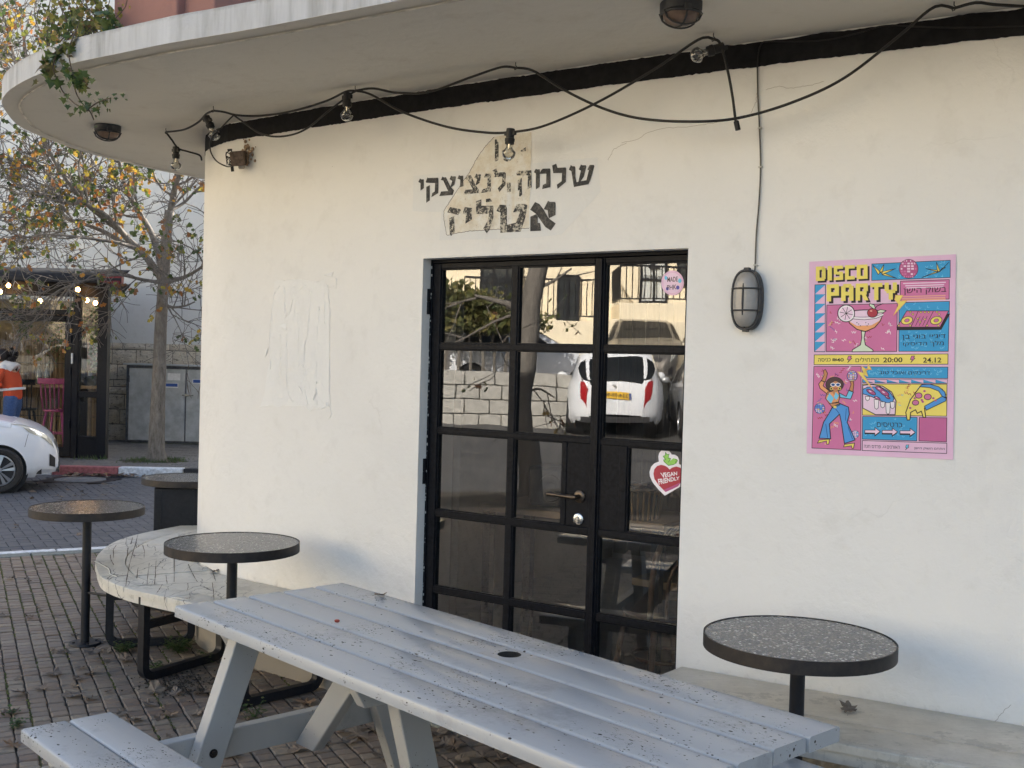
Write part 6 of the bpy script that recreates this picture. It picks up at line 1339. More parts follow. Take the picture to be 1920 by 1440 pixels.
def spindle_chair(name, label, x, y, mat, face, seat=.74, top=1.16):
    c = thing(name, label, 'chair', (x, y, .02), face)
    mb = MB(); mb.lathe([(0, seat - .035), (.19, seat - .035), (.205, seat - .02), (.2, seat), (0, seat + .004)], 20); mb.build('seat', mat, c, local=True, smooth='auto')
    for sx in (-1, 1):
        for sy in (-1, 1): mb = MB(); mb.tube([(sx * .12, sy * .12, seat - .03), (sx * .21, sy * .21, .0)], [.021, .016], 8); mb.build('leg', mat, c, local=True, smooth=True)
    mb = MB()
    for z in (.28,): 
        k = .135 + (.21 - .12) * (seat - z) / seat * .75
        mb.tube([(-k, -k, z), (k, -k, z), (k, k, z), (-k, k, z), (-k, -k, z)], .011, 6)
    mb.build('foot_rail', mat, c, local=True)
    for i in range(6):
        x_ = -.165 + .066 * i; mb = MB(); mb.tube([(x_ * .95, -.165, seat - .01), (x_ * 1.12, -.225, top - .03)], .0105, 6); mb.build('spindle', mat, c, local=True, smooth=True)
    mb = MB(); G = []
    for i in range(9):
        f = -1 + i / 4; X = f * .23; Y = -.235 + .03 * f * f; G.append([Vector((X, Y - .012, top - .05)), Vector((X, Y - .016, top + .04)), Vector((X, Y + .012, top + .04)), Vector((X, Y + .012, top - .05))])
    mb.grid(G, closed=True); mb.f += [(0, 1, 2, 3), (32, 35, 34, 33)]; mb.mi += [0, 0]; mb.build('back_rail', mat, c, local=True, bevel=.004)
    return c
pz = ty(125, 700)
spindle_chair('spindle_chair', 'pink wooden bar chair at the kiosk table behind the door', ty(124, 760).x, YT - .35, flat('pink_paint', (.44, .085, .22), .45), 0, .66, 1.12)
spindle_chair('spindle_chair', 'black wooden bar chair at the kiosk table beside the woman', ty(54, 760).x, YT - .2, M_KF, .15, .66, 1.09)
bx = ty(161, 715); tbx = thing('serviette_box', 'grey box with white serviettes standing on the right end of the kiosk table', 'box', bx)
MB().box((bx.x, YT + .2, zt2 + .081), (.15, .13, .16)).build('box_body', flat('grey_tin', (.12, .125, .125), .5), tbx, bevel=.006)
mb = MB(); mb.add([Vector((bx.x - .04, YT + .2, zt2 + .16)), Vector((bx.x + .03, YT + .2, zt2 + .16)), Vector((bx.x + .0, YT + .19, zt2 + .25)), Vector((bx.x - .05, YT + .22, zt2 + .24))], [(0, 1, 2, 3)]); mb.build('serviette', M_LBL, tbx)
# indoor plants
M_VINE = m_leaf('indoor_vine', [(0, (.03, .07, .02)), (.6, (.06, .13, .04)), (1, (.12, .17, .06))], .5, .3)
def vine(pts, n, spread, size, name, label, cat='plant'):
    c = catmull(pts, 30); t = thing(name, label, cat, c[-1]); mb = MB(); st_ = MB(); st_.tube(c, .005, 5); st_.build('stem', M_STEM, t)
    for k in range(n):
        p = random.choice(c) + Vector((random.gauss(0, spread), random.gauss(0, spread), random.gauss(0, spread))); a = random.uniform(0, 6.28); l = random.uniform(.6, 1.2) * size
        e = Vector((math.cos(a), random.gauss(0, .4), math.sin(a) - .4)) * l; f = Vector((-math.sin(a), random.gauss(0, .4), math.cos(a))) * l * .45; mb.add([p, p + e * .4 + f, p + e, p + e * .4 - f], [(0, 1, 2, 3)])
    mb.build('foliage', M_VINE, t)['kind'] = 'stuff'
vine([at_y(178, 572, YK + 1.2), at_y(180, 610, YK + 1.2), at_y(176, 650, YK + 1.2), at_y(178, 700, YK + 1.2)], 150, .045, .06, 'hanging_vine', 'green vine hanging at the right side of the kiosk interior')
vine([at_y(160, 580, YK + 1.5), at_y(158, 600, YK + 1.5), at_y(161, 640, YK + 1.5)], 60, .05, .045, 'hanging_vine', 'dry brownish vine hanging beside the timber post in the kiosk')
vine([at_y(110, 600, YK + 1.7), at_y(104, 630, YK + 1.7), at_y(100, 665, YK + 1.7)], 170, .12, .035, 'feathery_plant', 'feathery green plant in front of the bamboo screen inside the kiosk')
vine([at_y(40, 560, YK + 1.6), at_y(42, 590, YK + 1.6), at_y(45, 625, YK + 1.6)], 130, .07, .07, 'climbing_plant', 'dark leafy climber inside the kiosk above the bamboo screen')
# warm bulbs
M_LIT = bpy.data.materials.new('lit_bulb'); M_LIT.use_nodes = True; bb = M_LIT.node_tree.nodes['Principled BSDF']; bb.inputs['Emission Color'].default_value = (1, .50, .17, 1); bb.inputs['Emission Strength'].default_value = 14; bb.inputs['Base Color'].default_value = (1, .7, .4, 1)
fs_ = thing('festoon_lights', 'string of lit warm bulbs along the front of the kiosk', 'string lights', at_y(80, 540, YK - .2))
cabp = []
for (u, v, y) in ((0, 547, YK - .25), (16, 535, YK - .25), (146, 543, YK - .25), (75, 564, YK + .5), (163, 563, YK + .6), (179, 568, YK + .6)):
    p = at_y(u, v, y); mb = MB(); mb.lathe([(0, .035), (.014, .035), (.014, .085), (0, .085)], 8, p); so = mb.build('lamp_socket', M_CABLE, fs_); mb = MB(); mb.sphere(p, .032, 16, 12, sc=(1, 1, 1.15)); mb.build('bulb', M_LIT, so, smooth=True); cabp.append(p + ZA * .085)
mb = MB(); mb.tube(catmull([cabp[0] - Vector((1, 0, 0)), cabp[0], cabp[1], at_y(60, 531, YK - .25), at_y(105, 533, YK - .25), cabp[2], at_y(190, 545, YK - .25)], 50), .006, 5); mb.tube(catmull([at_y(-20, 552, YK + .5), cabp[3], at_y(120, 550, YK + .5), cabp[4], cabp[5]], 30), .005, 5); mb.build('cable', M_CABLE, fs_)
# ================================================================ street tree
M_BARK = None
def m_bark():
    t = NT('grey_bark'); n = t.noise(22, 6, .75, t.mapv((1, 1, .3))); c = t.ramp(n, [(.3, (.09, .078, .066)), (.55, (.20, .18, .155)), (.75, (.29, .26, .225))]); t.col(c).rough(.95).nrm(t.bump(n, 1.0, .03)); return t.m
M_BARK = m_bark()
M_TWIG = flat('grey_twig', (.15, .132, .115), .9, var=.3, scale=40)
M_TLEAF = m_leaf('autumn_leaf', [(0, (.05, .085, .025)), (.38, (.085, .12, .03)), (.5, (.32, .30, .05)), (.68, (.45, .28, .04)), (.82, (.34, .13, .035)), (1, (.20, .11, .06))], .6, .4)
def tree(pth, radii, limbs, label, YT0, seed, n_leaf, loc, lf_gate, dens=1.0):
    rg = random.Random(seed); t = thing('street_tree', label, 'tree', loc); mb = MB(); mb.tube(catmull(pth, 40), [lrp(radii[0], radii[1], (i / 39) ** .6) * (1 + .06 * noise.noise(Vector((i * .7, seed, 0)))) * (1.25 if i == 0 else 1.08 if i == 1 else 1) for i in range(40)], 14); mb.build('trunk', M_BARK, t, smooth=True)
    seg = []; tips = []
    def grow(p, d, L, r, lv):
        n = 4; pts = [p]; dd = d.copy()
        for i in range(n):
            dd = (dd + Vector((rg.gauss(0, .16), rg.gauss(0, .16), rg.gauss(0, .14) + (.04 if lv < 2 else -.03)))).normalized(); pts.append(pts[-1] + dd * L / n)
        seg.append((pts, r, lv))
        if lv >= 3: tips.extend(pts[2:]); return
        k = (7, 6, 4)[lv] if dens > .9 else 2
        for i in range(k):
            f = rg.uniform(.2, 1.0); j = min(int(f * n), n - 1); q = pts[j].lerp(pts[j + 1], f * n - j)
            ax = Vector((rg.gauss(0, 1), rg.gauss(0, .8), rg.gauss(0, 1))); ax = (ax - dd * ax.dot(dd)).normalized(); ang = rg.uniform(.5, 1.15)
            grow(q, (dd * math.cos(ang) + ax * math.sin(ang)), L * rg.uniform(.42, .68), r * .52, lv + 1)
    lm = MB(); crown = None
    for pts, r0 in limbs:
        c = catmull(pts, 24); lm.tube(c, [lrp(r0, r0 * .35, i / 23) for i in range(24)], 8)
        L = sum((a - b).length for a, b in zip(c, c[1:]))
        for i in range(int((3 + L * 4.2) * dens)):
            j = rg.randint(4, 22); d0 = (c[j + 1] - c[j]).normalized(); ax = Vector((rg.gauss(0, 1), rg.gauss(0, .8), rg.gauss(0, 1))); ax = (ax - d0 * ax.dot(d0)).normalized(); a = rg.uniform(.4, 1.2)
            grow(c[j], d0 * math.cos(a) + ax * math.sin(a), rg.uniform(.7, 1.2), r0 * .33, 1)
    lm.build('limb', M_BARK, t, smooth=True)
    tw = MB()
    for pts, r, lv in seg: tw.tube(pts, [max(r * (1 - .16 * i), .0042) for i in range(len(pts))], 4 if lv > 1 else 6, cap=False)
    cr = tw.build('crown', M_TWIG, t)
    lf = MB(); cnt = 0
    while cnt < n_leaf:
        p = rg.choice(tips); g = lf_gate(p) * (.35 + .9 * (noise.noise(p * 1.6) + .5))
        if rg.random() > g: cnt += .25; continue
        for q in range(rg.choice((1, 1, 2, 3))):
            s = rg.uniform(.04, .10); a = rg.uniform(0, 6.28); pp = p + Vector((rg.gauss(0, .03), rg.gauss(0, .03), rg.gauss(0, .03) - .02))
            e = Vector((math.cos(a), rg.gauss(0, .6), math.sin(a) - .5)).normalized(); f = e.cross(Vector((rg.gauss(0, .3), 1, rg.gauss(0, .3)))).normalized(); u = e.cross(f)
            V = [pp, pp + e * s * .5 + f * s * .42, pp + e * s * .62 + f * s * .2 + u * s * .1, pp + e * s * .95 + f * s * .34, pp + e * s * 1.3, pp + e * s * .95 - f * s * .34, pp + e * s * .62 - f * s * .2 + u * s * .1, pp + e * s * .5 - f * s * .42]
            lf.add(V, [(0, 1, 2, 6, 7), (2, 3, 4, 5, 6)]); cnt += 1
    lf.build('foliage', M_TLEAF, t)['kind'] = 'stuff'
    return t
YE = 16.6
def tp(u, v, dy=0): return at_y(u, v, YE + dy)
tree([tp(293, 868), tp(294, 820), tp(296, 760), tp(299, 690), tp(301, 620), tp(305, 555), tp(309, 500), tp(312, 445), tp(318, 395)], (.135, .07),
     [([tp(304, 525), tp(284, 495), tp(262, 468), tp(238, 447), tp(212, 415, -.2), (tp(180, 392, -.3)), tp(140, 372, -.4), tp(95, 352, -.5)], .06),
      ([tp(262, 468), tp(230, 455), tp(190, 432, .2), tp(140, 415, .3), tp(80, 402, .4), tp(20, 440, .4)], .04), ([tp(240, 445, 0), tp(215, 425), tp(160, 380, -.3), tp(120, 330, -.5), tp(85, 270, -.6), tp(60, 210, -.6)], .045),
      ([tp(312, 445), tp(320, 395), tp(330, 345, -.2), tp(345, 300, -.3), tp(352, 250, -.3), tp(340, 190, -.4)], .06), ([tp(306, 510), tp(285, 440, .3), tp(262, 400, .5), tp(235, 350, .6), tp(220, 290, .6), tp(190, 220, .5)], .055),
      ([tp(303, 535), tp(325, 525), tp(345, 520, -.2), tp(372, 505, -.4), tp(400, 480, -.5)], .04), ([tp(302, 560), tp(318, 575, -.3), tp(345, 574, -.5), tp(365, 566, -.6)], .03), ([tp(305, 530), tp(270, 525, -.3), tp(220, 515, -.6), tp(170, 525, -.8), tp(110, 545, -.9), tp(60, 590, -.9)], .028),
      ([tp(262, 468), tp(220, 455, -.4), tp(150, 445, -.7), tp(80, 440, -.9), tp(15, 455, -1)], .03), ([tp(160, 380, -.3), tp(120, 380, -.5), tp(60, 360, -.7), tp(5, 330, -.8)], .03), ([tp(85, 270, -.6), tp(70, 170, -.7), tp(45, 90, -.8), tp(60, 20, -.8)], .035), ([tp(60, 210, -.6), tp(30, 120, -.6), tp(10, 40, -.6), tp(-10, -20, -.6)], .03), ([tp(318, 395), tp(345, 380, .2), tp(375, 350, .2), tp(410, 330, .2)], .03)],
     'street tree with leaning grey trunk, bare tangled twigs and a few yellow autumn leaves', YE, 5, 3300, tp(293, 868), lambda p: .30 if p.z < 3.0 else (.75 if p.z < 4.2 else 1.15))
mb = MB(); tc_ = tp(293, 868)
for k in range(240):
    a = random.uniform(0, 6.28); r = abs(random.gauss(.30, .12)); p = tc_ + Vector((math.cos(a) * r, math.sin(a) * r, 0)); p.z = -.004; h = random.uniform(.02, .07)
    for j in range(3): d = Vector((random.gauss(0, .02), random.gauss(0, .02), h)); q = p + Vector((random.gauss(0, .015), random.gauss(0, .015), 0)); mb.add([q, q + Vector((.006, 0, 0)), q + d], [(0, 1, 2)])
for k in range(60):
    p = at_y(random.uniform(145, 205), 866, YK - .12); p.z = 0; q = p + Vector((0, random.uniform(-.15, .05), 0)); d = Vector((random.gauss(0, .02), 0, random.uniform(.02, .09))); mb.add([q, q + Vector((.012, 0, 0)), q + d], [(0, 1, 2)])
tag(mb.build('grass_tufts', M_WEED), kind='stuff')
# ================================================================ cars
def m_carpaint(name, c, metal=0.0, r=.22):
    t = NT(name); n = t.noise(3, 4, .6); z = t.n('ShaderNodeSeparateXYZ'); t.l(t.objc, z.inputs[0])
    d = t.ramp(t.math('ADD', z.outputs['Z'], t.math('MULTIPLY', n, .3)), [(.30, .35), (.62, 0.0)])
    t.col(t.mix(d, c, (.32, .30, .27))).rough(r).metal(metal); t.b.inputs['Coat Weight'].default_value = .5; t.b.inputs['Coat Roughness'].default_value = .06; return t.m
M_CW = m_carpaint('white_car_paint', (.74, .76, .79)); M_CG = m_carpaint('bronze_grey_car_paint', (.20, .185, .165), .6, .3); M_CS = m_carpaint('silver_car_paint', (.42, .43, .44), .5, .3)
M_CGL = NT('dark_car_glass').col((.012, .014, .016)).rough(.05).spec(.18).m
M_TYRE = flat('tyre_rubber', (.022, .022, .023), .8, var=.3, scale=40, bump=.3); M_RIMC = flat('wheel_silver', (.42, .43, .45), .3, .8, var=.1); M_PLAST = flat('black_plastic', (.018, .018, .02), .55)
M_HL = NT('headlight_glass').col((.50, .49, .43)).rough(.06).metal(.35).m; M_HLI = NT('headlight_reflector').col((.75, .75, .72)).rough(.15).metal(.9).m
M_TAIL = NT('tail_lamp_red').col((.34, .015, .02)).rough(.1).m; M_PLATE = flat('yellow_plate', (.75, .45, .03), .5, bump=0)
TOPL = [(-1.95, .34), (-1.955, .55), (-1.94, .74), (-1.91, .90), (-1.83, 1.06), (-1.70, 1.24), (-1.56, 1.39), (-1.38, 1.455), (-1.1, 1.485), (-.7, 1.50), (-.25, 1.49), (.15, 1.44), (.45, 1.31), (.72, 1.16), (.98, 1.01), (1.2, .965), (1.42, .915), (1.6, .855), (1.74, .785), (1.85, .69), (1.915, .58), (1.945, .46), (1.95, .34)]
def car_w(x):
    a = abs(x + (.02 if x < 0 else 0)); k = min(a / 2.0, 1); return .855 * (1 - k ** 7) ** .42 * (1 if x < 0 else 1 - .02 * x)
def section(x, zt):
    w_ = max(car_w(x), .40); zb = .19 + (.05 if abs(x) > 1.7 else 0); belt = .93 - .05 * (x + 1.9) / 3.8 * 1.0
    zc_ = min(zt, belt); low = zc_ - zb; P = [(w_ * .90, zb), (w_ * .975, zb + low * .12), (w_ * .995, zb + low * .4), (w_, zb + low * .62), (w_ * .985, zb + low * .84), (w_ * .955, zb + low * .97 - .0)]
    if zt > belt + .03:
        wr = w_ - (zt - belt) * .42; P += [(w_ * .935, belt + .01), (lrp(w_ * .93, wr, .5), lrp(belt, zt, .52)), (wr, zt - .075), (wr * .82, zt - .018), (wr * .42, zt), (0, zt + .003)]
    else: P += [(w_ * .91, zc_ - low * .004), (w_ * .82, zt - .012 * min(1, low)), (w_ * .68, zt + .004), (w_ * .45, zt + .012), (w_ * .2, zt + .016), (0, zt + .018)]
    return P
def make_car(label, loc, rotz, sc, paint, plate=None, glyph=True, name='parked_car', group=None):
    t = thing(name, label, 'car', loc, rotz, group); t.scale = (sc, sc, sc); WM[t.name] = WM[t.name] @ Matrix.Scale(sc, 4)
    prof = catmull([(x, z, 0) for x, z in TOPL], 120); secs = []
    for p in prof: secs.append((p.x, section(p.x, p.y)))
    WX = (1.24, -1.22); WR = .335
    def surf(fi, fj, side=1, off=0.0):
        fi = min(max(fi, 0), 118.999); i = int(fi); f = fi - i; j = min(int(fj), 10); g = fj - j
        def pt(i, j): return Vector((secs[i][0], side * secs[i][1][j][0], secs[i][1][j][1]))
        a = pt(i, j).lerp(pt(i, j + 1), g); b = pt(i + 1, j).lerp(pt(i + 1, j + 1), g); p = a.lerp(b, f)
        if off:
            d1 = (pt(i + 1, j) - pt(i, j)); d2 = (pt(i, j + 1) - pt(i, j)); n = d1.cross(d2)
            if n.length > 1e-8:
                n.normalize(); c = Vector((p.x, 0, .6)); n = n if n.dot(p - Vector((p.x * .8, 0, .6))) > 0 else -n; p = p + n * off
        return p
    V = []; F = []; SUB = 3
    nj = 11 * SUB
    for i in range(120):
        row = [surf(i, j / SUB, 1) for j in range(nj + 1)]; row += [Vector((p.x, -p.y, p.z)) for p in row[-2::-1]]
        V += row
    n = 2 * nj + 1
    for k, v in enumerate(V):       # open the wheel arches
        if abs(v.y) > .55 and v.z < .72:
            for wx in WX:
                d = Vector((v.x - wx, v.z - .30)); 
                if d.length < WR + .05: pass
    def inarch(p): return abs(p.y) > .5 and any((p.x - wx) ** 2 + (p.z - .30) ** 2 < WR ** 2 for wx in WX)
    for i in range(119):
        for j in range(n - 1):
            q = (i * n + j, i * n + j + 1, (i + 1) * n + j + 1, (i + 1) * n + j); ins = [inarch(V[k]) for k in q]
            if not all(ins): F.append(q)
    for k, v in enumerate(V):
        if inarch(v):
            wx = min(WX, key=lambda w_: abs(v.x - w_)); d = Vector((v.x - wx, v.z - .30)); d = d.normalized() * WR; V[k] = Vector((wx + d.x, v.y, .30 + d.y))
    mb = MB(); mb.add(V, F); body = mb.build('body', paint, t, local=True, smooth='auto')
    mb = MB(); mb.box((0, 0, .36), (3.5, 1.3, .26)); 
    for s in (-1, 1):
        for wx in WX: mb.lathe([(0, 0), (WR + .02, 0), (WR + .02, .2), (0, .2)], 28, (wx, s * .62 - .1, .30), (Vector((1, 0, 0)), Vector((0, 0, 1)), Vector((0, 1, 0))))
    mb.build('underbody', M_PLAST, t, local=True)
    def idx(x, frm=0):
        k = min(range(119), key=lambda i: abs(secs[i][0] - x) + (0 if (i > 30) == (frm >= 0) else 9)); return k
    def patch(name, quad, side, mat, off=.004, nu=8, nv=4, parent=None):
        mb = MB(); G = []
        for a in range(nu + 1):
            row = []
            for b in range(nv + 1):
                u, v = a / nu, b / nv; fi = lrp(lrp(quad[0][0], quad[1][0], u), lrp(quad[3][0], quad[2][0], u), v); fj = lrp(lrp(quad[0][1], quad[1][1], u), lrp(quad[3][1], quad[2][1], u), v); row.append(surf(fi, fj, side, off))
            G.append(row)
        mb.grid(G); return mb.build(name, mat, parent or t, local=True, smooth=True)
    xi = lambda x: min(range(40, 119), key=lambda i: abs(secs[i][0] - x)); xr2 = lambda x: min(range(0, 60), key=lambda i: abs(secs[i][0] - x))
    for s in (-1, 1):
        patch('side_window', [(xr2(-1.35), 6.15), (xi(-.30), 6.15), (xi(-.30), 7.75), (xr2(-1.2), 7.5)], s, M_CGL)
        patch('side_window', [(xi(-.22), 6.15), (xi(.72), 6.1), (xi(.22), 7.7), (xi(-.22), 7.75)], s, M_CGL)
        h = patch('headlight', [(xi(1.30), 6.7), (xi(1.60), 4.4), (xi(1.885), 3.9), (xi(1.84), 5.9)], s, M_HL, .006, 12, 8)
        patch('reflector', [(xi(1.56), 5.6), (xi(1.62), 4.7), (xi(1.80), 4.4), (xi(1.78), 5.5)], s, M_HLI, .009, parent=h)
        patch('fog_lamp', [(xi(1.84), 1.3), (xi(1.90), 1.25), (xi(1.90), 2.6), (xi(1.85), 2.7)], s, M_PLAST, .006)
        tl = patch('tail_lamp', [(8.5, 2.4), (14.5, 2.6), (17, 5.6), (10, 5.4)], s, M_TAIL, .008, 6, 6)
        patch('panel_gap', [(xi(.80), 6.62), (xi(1.34), 6.72), (xi(1.34), 6.80), (xi(.80), 6.70)], s, M_PLAST, .0015, 10, 1); patch('panel_gap', [(xi(1.60), 4.2), (xi(1.60) + .12, 4.2), (xi(1.54) + .12, 2.9), (xi(1.54), 2.9)], s, M_PLAST, .0015, 1, 10)
        mb = MB(); mb.sphere((.60, s * .93, 1.0), .09, 10, 8, sc=(.6, 1.1, .8)); mb.bar((.62, s * .80, .95), (.60, s * .9, .98), .04, .03); mb.build('wing_mirror', paint, t, local=True, smooth=True)
        mb = MB(); mb.box((-.55, s * .862, .83), (.17, .02, .03)); mb.box((.28, s * .862, .81), (.17, .02, .03)); mb.build('door_handle', paint, t, local=True, bevel=.006)
    def centre(nm, i0, i1, j0, mat, off=.004, j1=11.0, par=None):
        mb = MB(); G = []
        for a in range(9):
            fi = lrp(i0, i1, a / 8); L = [surf(fi, lrp(j0, j1, b / 5), 1, off) for b in range(6)]; G.append(L + [Vector((p.x, -p.y, p.z)) for p in L[-2::-1]])
        mb.grid(G); return mb.build(nm, mat, par or t, local=True, smooth=True)
    centre('windscreen', xi(.93), xi(.18), 8.15, M_CGL); centre('rear_window', 12.5, 24.5, 7.2, M_CGL)
    gr = centre('grille', xi(1.93), xi(1.895), 7.6, M_PLAST, .005); 
    mb = MB(); mb.box((-1.965, 0, .27), (.03, 1.15, .10)); mb.build('rear_skirt', M_PLAST, t, local=True, bevel=.01); mb = MB(); mb.box((1.955, 0, .27), (.02, .9, .08)); mb.build('lower_grille', M_PLAST, t, local=True, bevel=.01)
    for wx in WX:
        for s in (-1, 1):
            ax = (Vector((1, 0, 0)), Vector((0, 0, 1)), Vector((0, s, 0))); c = (wx, s * .66, .30)
            mb = MB(); mb.lathe([(.20, .02), (.205, .155), (.225, .175), (.27, .18), (.292, .165), (.298, .12), (.298, .0)], 36, c, ax, cap=False); ty_ = mb.build('tyre', M_TYRE, t, local=True, smooth='auto')
            mb = MB(); mb.lathe([(.206, .15), (.20, .165), (.190, .155), (.185, .05), (0, .05)], 36, c, ax); mb.build('rim_well', M_PLAST if True else M_RIMC, ty_, local=True, smooth='auto')
            mb = MB(); mb.lathe([(.205, .158), (.202, .17), (.190, .172), (.186, .15)], 36, c, ax, cap=False); mb.lathe([(0, .16), (.042, .16), (.04, .175), (0, .178)], 20, c, ax)
            for k in range(5):
                a = k * 2 * math.pi / 5 + .3; e = Vector((math.cos(a), 0, math.sin(a))); f = Vector((-math.sin(a), 0, math.cos(a))); C_ = Vector(c)
                for q in (-1, 1):
                    P = [C_ + e * .03 + f * q * .012 + Vector((0, s * .172, 0)), C_ + e * .188 + f * q * .062 + Vector((0, s * .160, 0)), C_ + e * .188 + f * q * .016 + Vector((0, s * .160, 0)), C_ + e * .05 + f * q * .004 + Vector((0, s * .166, 0))]; mb.prism(P, (0, -s * .02, 0))
            mb.build('rim', M_RIMC, ty_, local=True, smooth='auto')
    if plate:
        mb = MB(); mb.box((-1.972, 0, .66), (.012, .50, .11)); pl_ = mb.build('number_plate', M_PLATE, t, local=True, bevel=.003)
        V_, F_ = text_mesh(plate, .03); mb = MB(); mb.add([Vector((-1.980, .21 - x * .42, .628 + y * .064)) for x, y in V_], F_); mb.build('plate_digits', M_PLAST, pl_, local=True)
        mb = MB(); mb.box((-1.9805, .235, .66), (.003, .028, .10)); mb.build('blue_strip', M_LBLB, pl_, local=True)
        if glyph:
            mb = MB()
            for q in ([(.0, .045), (-.045, .012), (.012, -.004), (-.012, -.012), (.0, -.002), (-.03, .014)], [(.0, -.045), (.045, -.012), (-.012, .004), (.012, .012), (.0, .002), (.03, -.014)]): mb.prism([Vector((-1.936, y, .81 + z)) for y, z in q], (-.012, 0, 0))
            mb.build('maker_emblem', M_CHROME, t, local=True)
    return t
make_car('white compact car parked at the far kerb, only its front right quarter in view', (-7.48, 13.46, ZR), .38, .93, M_CW)
# ================================================================ woman
def skin_body(name, mat, parent, nodes, edges, rootn, sub=2):
    me = bpy.data.meshes.new(name); ks = list(nodes); ix = {k: i for i, k in enumerate(ks)}
    inv = wmat(parent).inverted(); me.from_pydata([inv @ Vector(nodes[k][0]) for k in ks], [(ix[a], ix[b]) for a, b in edges], []); me.materials.append(mat)
    o = bpy.data.objects.new(name, me); COL.objects.link(o); o.parent = parent; WM[o.name] = wmat(parent)
    sk = o.modifiers.new('skin', 'SKIN'); sk.use_smooth_shade = True
    for i, k in enumerate(ks):
        d = me.skin_vertices[0].data[i]; r = nodes[k][1]; d.radius = r if isinstance(r, tuple) else (r, r); d.use_root = (k == rootn)
    ss = o.modifiers.new('sub', 'SUBSURF'); ss.levels = sub; ss.render_levels = sub; return o
M_SKIN = flat('skin', (.48, .27, .18), .5, var=.08, bump=0); M_HAIR = flat('dark_hair', (.014, .010, .009), .45, var=.4, scale=120, bump=.4); M_JEANS = flat('blue_jeans', (.045, .085, .20), .85, var=.25, scale=60)
def m_knit():
    t = NT('orange_knit'); n = t.noise(140, 3); t.col(t.ramp(n, [(.3, (.42, .052, .018)), (.7, (.56, .085, .03))])).rough(.9).nrm(t.bump(n, .4, .004)); return t.m
M_KNIT = m_knit(); M_KNITW = flat('white_knit', (.66, .64, .62), .9, var=.1, scale=120)
wy = 15.75; WO = Vector((kx(16) * wy / YK, wy, 0))
wo_ = thing('person', 'woman in orange and white jumper and jeans, dark tied hair, bending behind the white car', 'person', WO)
def wp(x, y, z): return WO + Vector((x, y, z))
BN = {'pel': (wp(.06, 0, .88), (.155, .12)), 'wai': (wp(.07, 0, 1.02), (.135, .11)), 'che': (wp(.05, 0, 1.20), (.165, .125)), 'sho': (wp(.0, 0, 1.335), (.15, .11)), 'nek': (wp(-.07, -.0, 1.40), .055), 'hd0': (wp(-.105, 0, 1.45), .075), 'hd1': (wp(-.12, 0, 1.53), .085),
      'sL': (wp(.0, -.17, 1.30), .062), 'eL': (wp(-.10, -.24, 1.10), .046), 'wL': (wp(-.32, -.16, 1.08), .032), 'hL': (wp(-.40, -.14, 1.08), .036), 'sR': (wp(-.0, .17, 1.30), .062), 'eR': (wp(-.10, .24, 1.10), .046), 'wR': (wp(-.32, .16, 1.08), .032), 'hR': (wp(-.40, .14, 1.08), .036),
      'tL': (wp(.07, -.095, .84), .092), 'kL': (wp(.05, -.10, .48), .062), 'aL': (wp(.09, -.10, .09), .042), 'fL': (wp(-.08, -.11, .035), .034), 'tR': (wp(.07, .095, .84), .092), 'kR': (wp(.0, .10, .48), .062), 'aR': (wp(.04, .10, .09), .042), 'fR': (wp(-.12, .11, .035), .034)}
ED = [('pel', 'wai'), ('wai', 'che'), ('che', 'sho'), ('sho', 'nek'), ('nek', 'hd0'), ('hd0', 'hd1'), ('sho', 'sL'), ('sL', 'eL'), ('eL', 'wL'), ('wL', 'hL'), ('sho', 'sR'), ('sR', 'eR'), ('eR', 'wR'), ('wR', 'hR'), ('pel', 'tL'), ('tL', 'kL'), ('kL', 'aL'), ('aL', 'fL'), ('pel', 'tR'), ('tR', 'kR'), ('kR', 'aR'), ('aR', 'fR')]
CL_ = ('pel', 'wai', 'che', 'sho', 'sL', 'eL', 'sR', 'eR', 'tL', 'kL', 'tR', 'kR')
body_ = skin_body('body', M_SKIN, wo_, {k: ((v[0], (v[1][0] * .78, v[1][1] * .78) if isinstance(v[1], tuple) else v[1] * .8) if k in CL_ else v) for k, v in BN.items()}, ED, 'pel')
def grow_(k, g): r = BN[k][1]; return (BN[k][0], (r[0] * g, r[1] * g) if isinstance(r, tuple) else r * g)
skin_body('jumper', M_KNIT, wo_, {k: grow_(k, 1.13) for k in ('wai', 'che', 'sho', 'sL', 'eL', 'wL', 'sR', 'eR', 'wR')} | {'hem': (wp(.065, 0, .86), (.185, .15))}, [('hem', 'wai'), ('wai', 'che'), ('che', 'sho'), ('sho', 'sL'), ('sL', 'eL'), ('eL', 'wL'), ('sho', 'sR'), ('sR', 'eR'), ('eR', 'wR')], 'hem')
skin_body('jeans', M_JEANS, wo_, {k: grow_(k, 1.1) for k in ('pel', 'tL', 'kL', 'aL', 'tR', 'kR', 'aR')} | {'top': (wp(.065, 0, 1.02), (.13, .11))}, [('top', 'pel'), ('pel', 'tL'), ('tL', 'kL'), ('kL', 'aL'), ('pel', 'tR'), ('tR', 'kR'), ('kR', 'aR')], 'pel')
mb = MB()
def ring(cx, cz, rx, ry, h, tilt, m=0):
    G = []
    for i in range(29):
        a = 2 * math.pi * i / 28; G.append([wp(cx + rx * math.cos(a), ry * math.sin(a), cz - h / 2 + tilt * math.cos(a)), wp(cx + rx * 1.03 * math.cos(a), ry * 1.03 * math.sin(a), cz + tilt * math.cos(a)), wp(cx + rx * math.cos(a), ry * math.sin(a), cz + h / 2 + tilt * math.cos(a))])
    mb.grid(G)
ring(.06, 1.05, .176, .150, .035, .02); mb.build('white_stripe', M_KNITW, wo_, smooth=True)
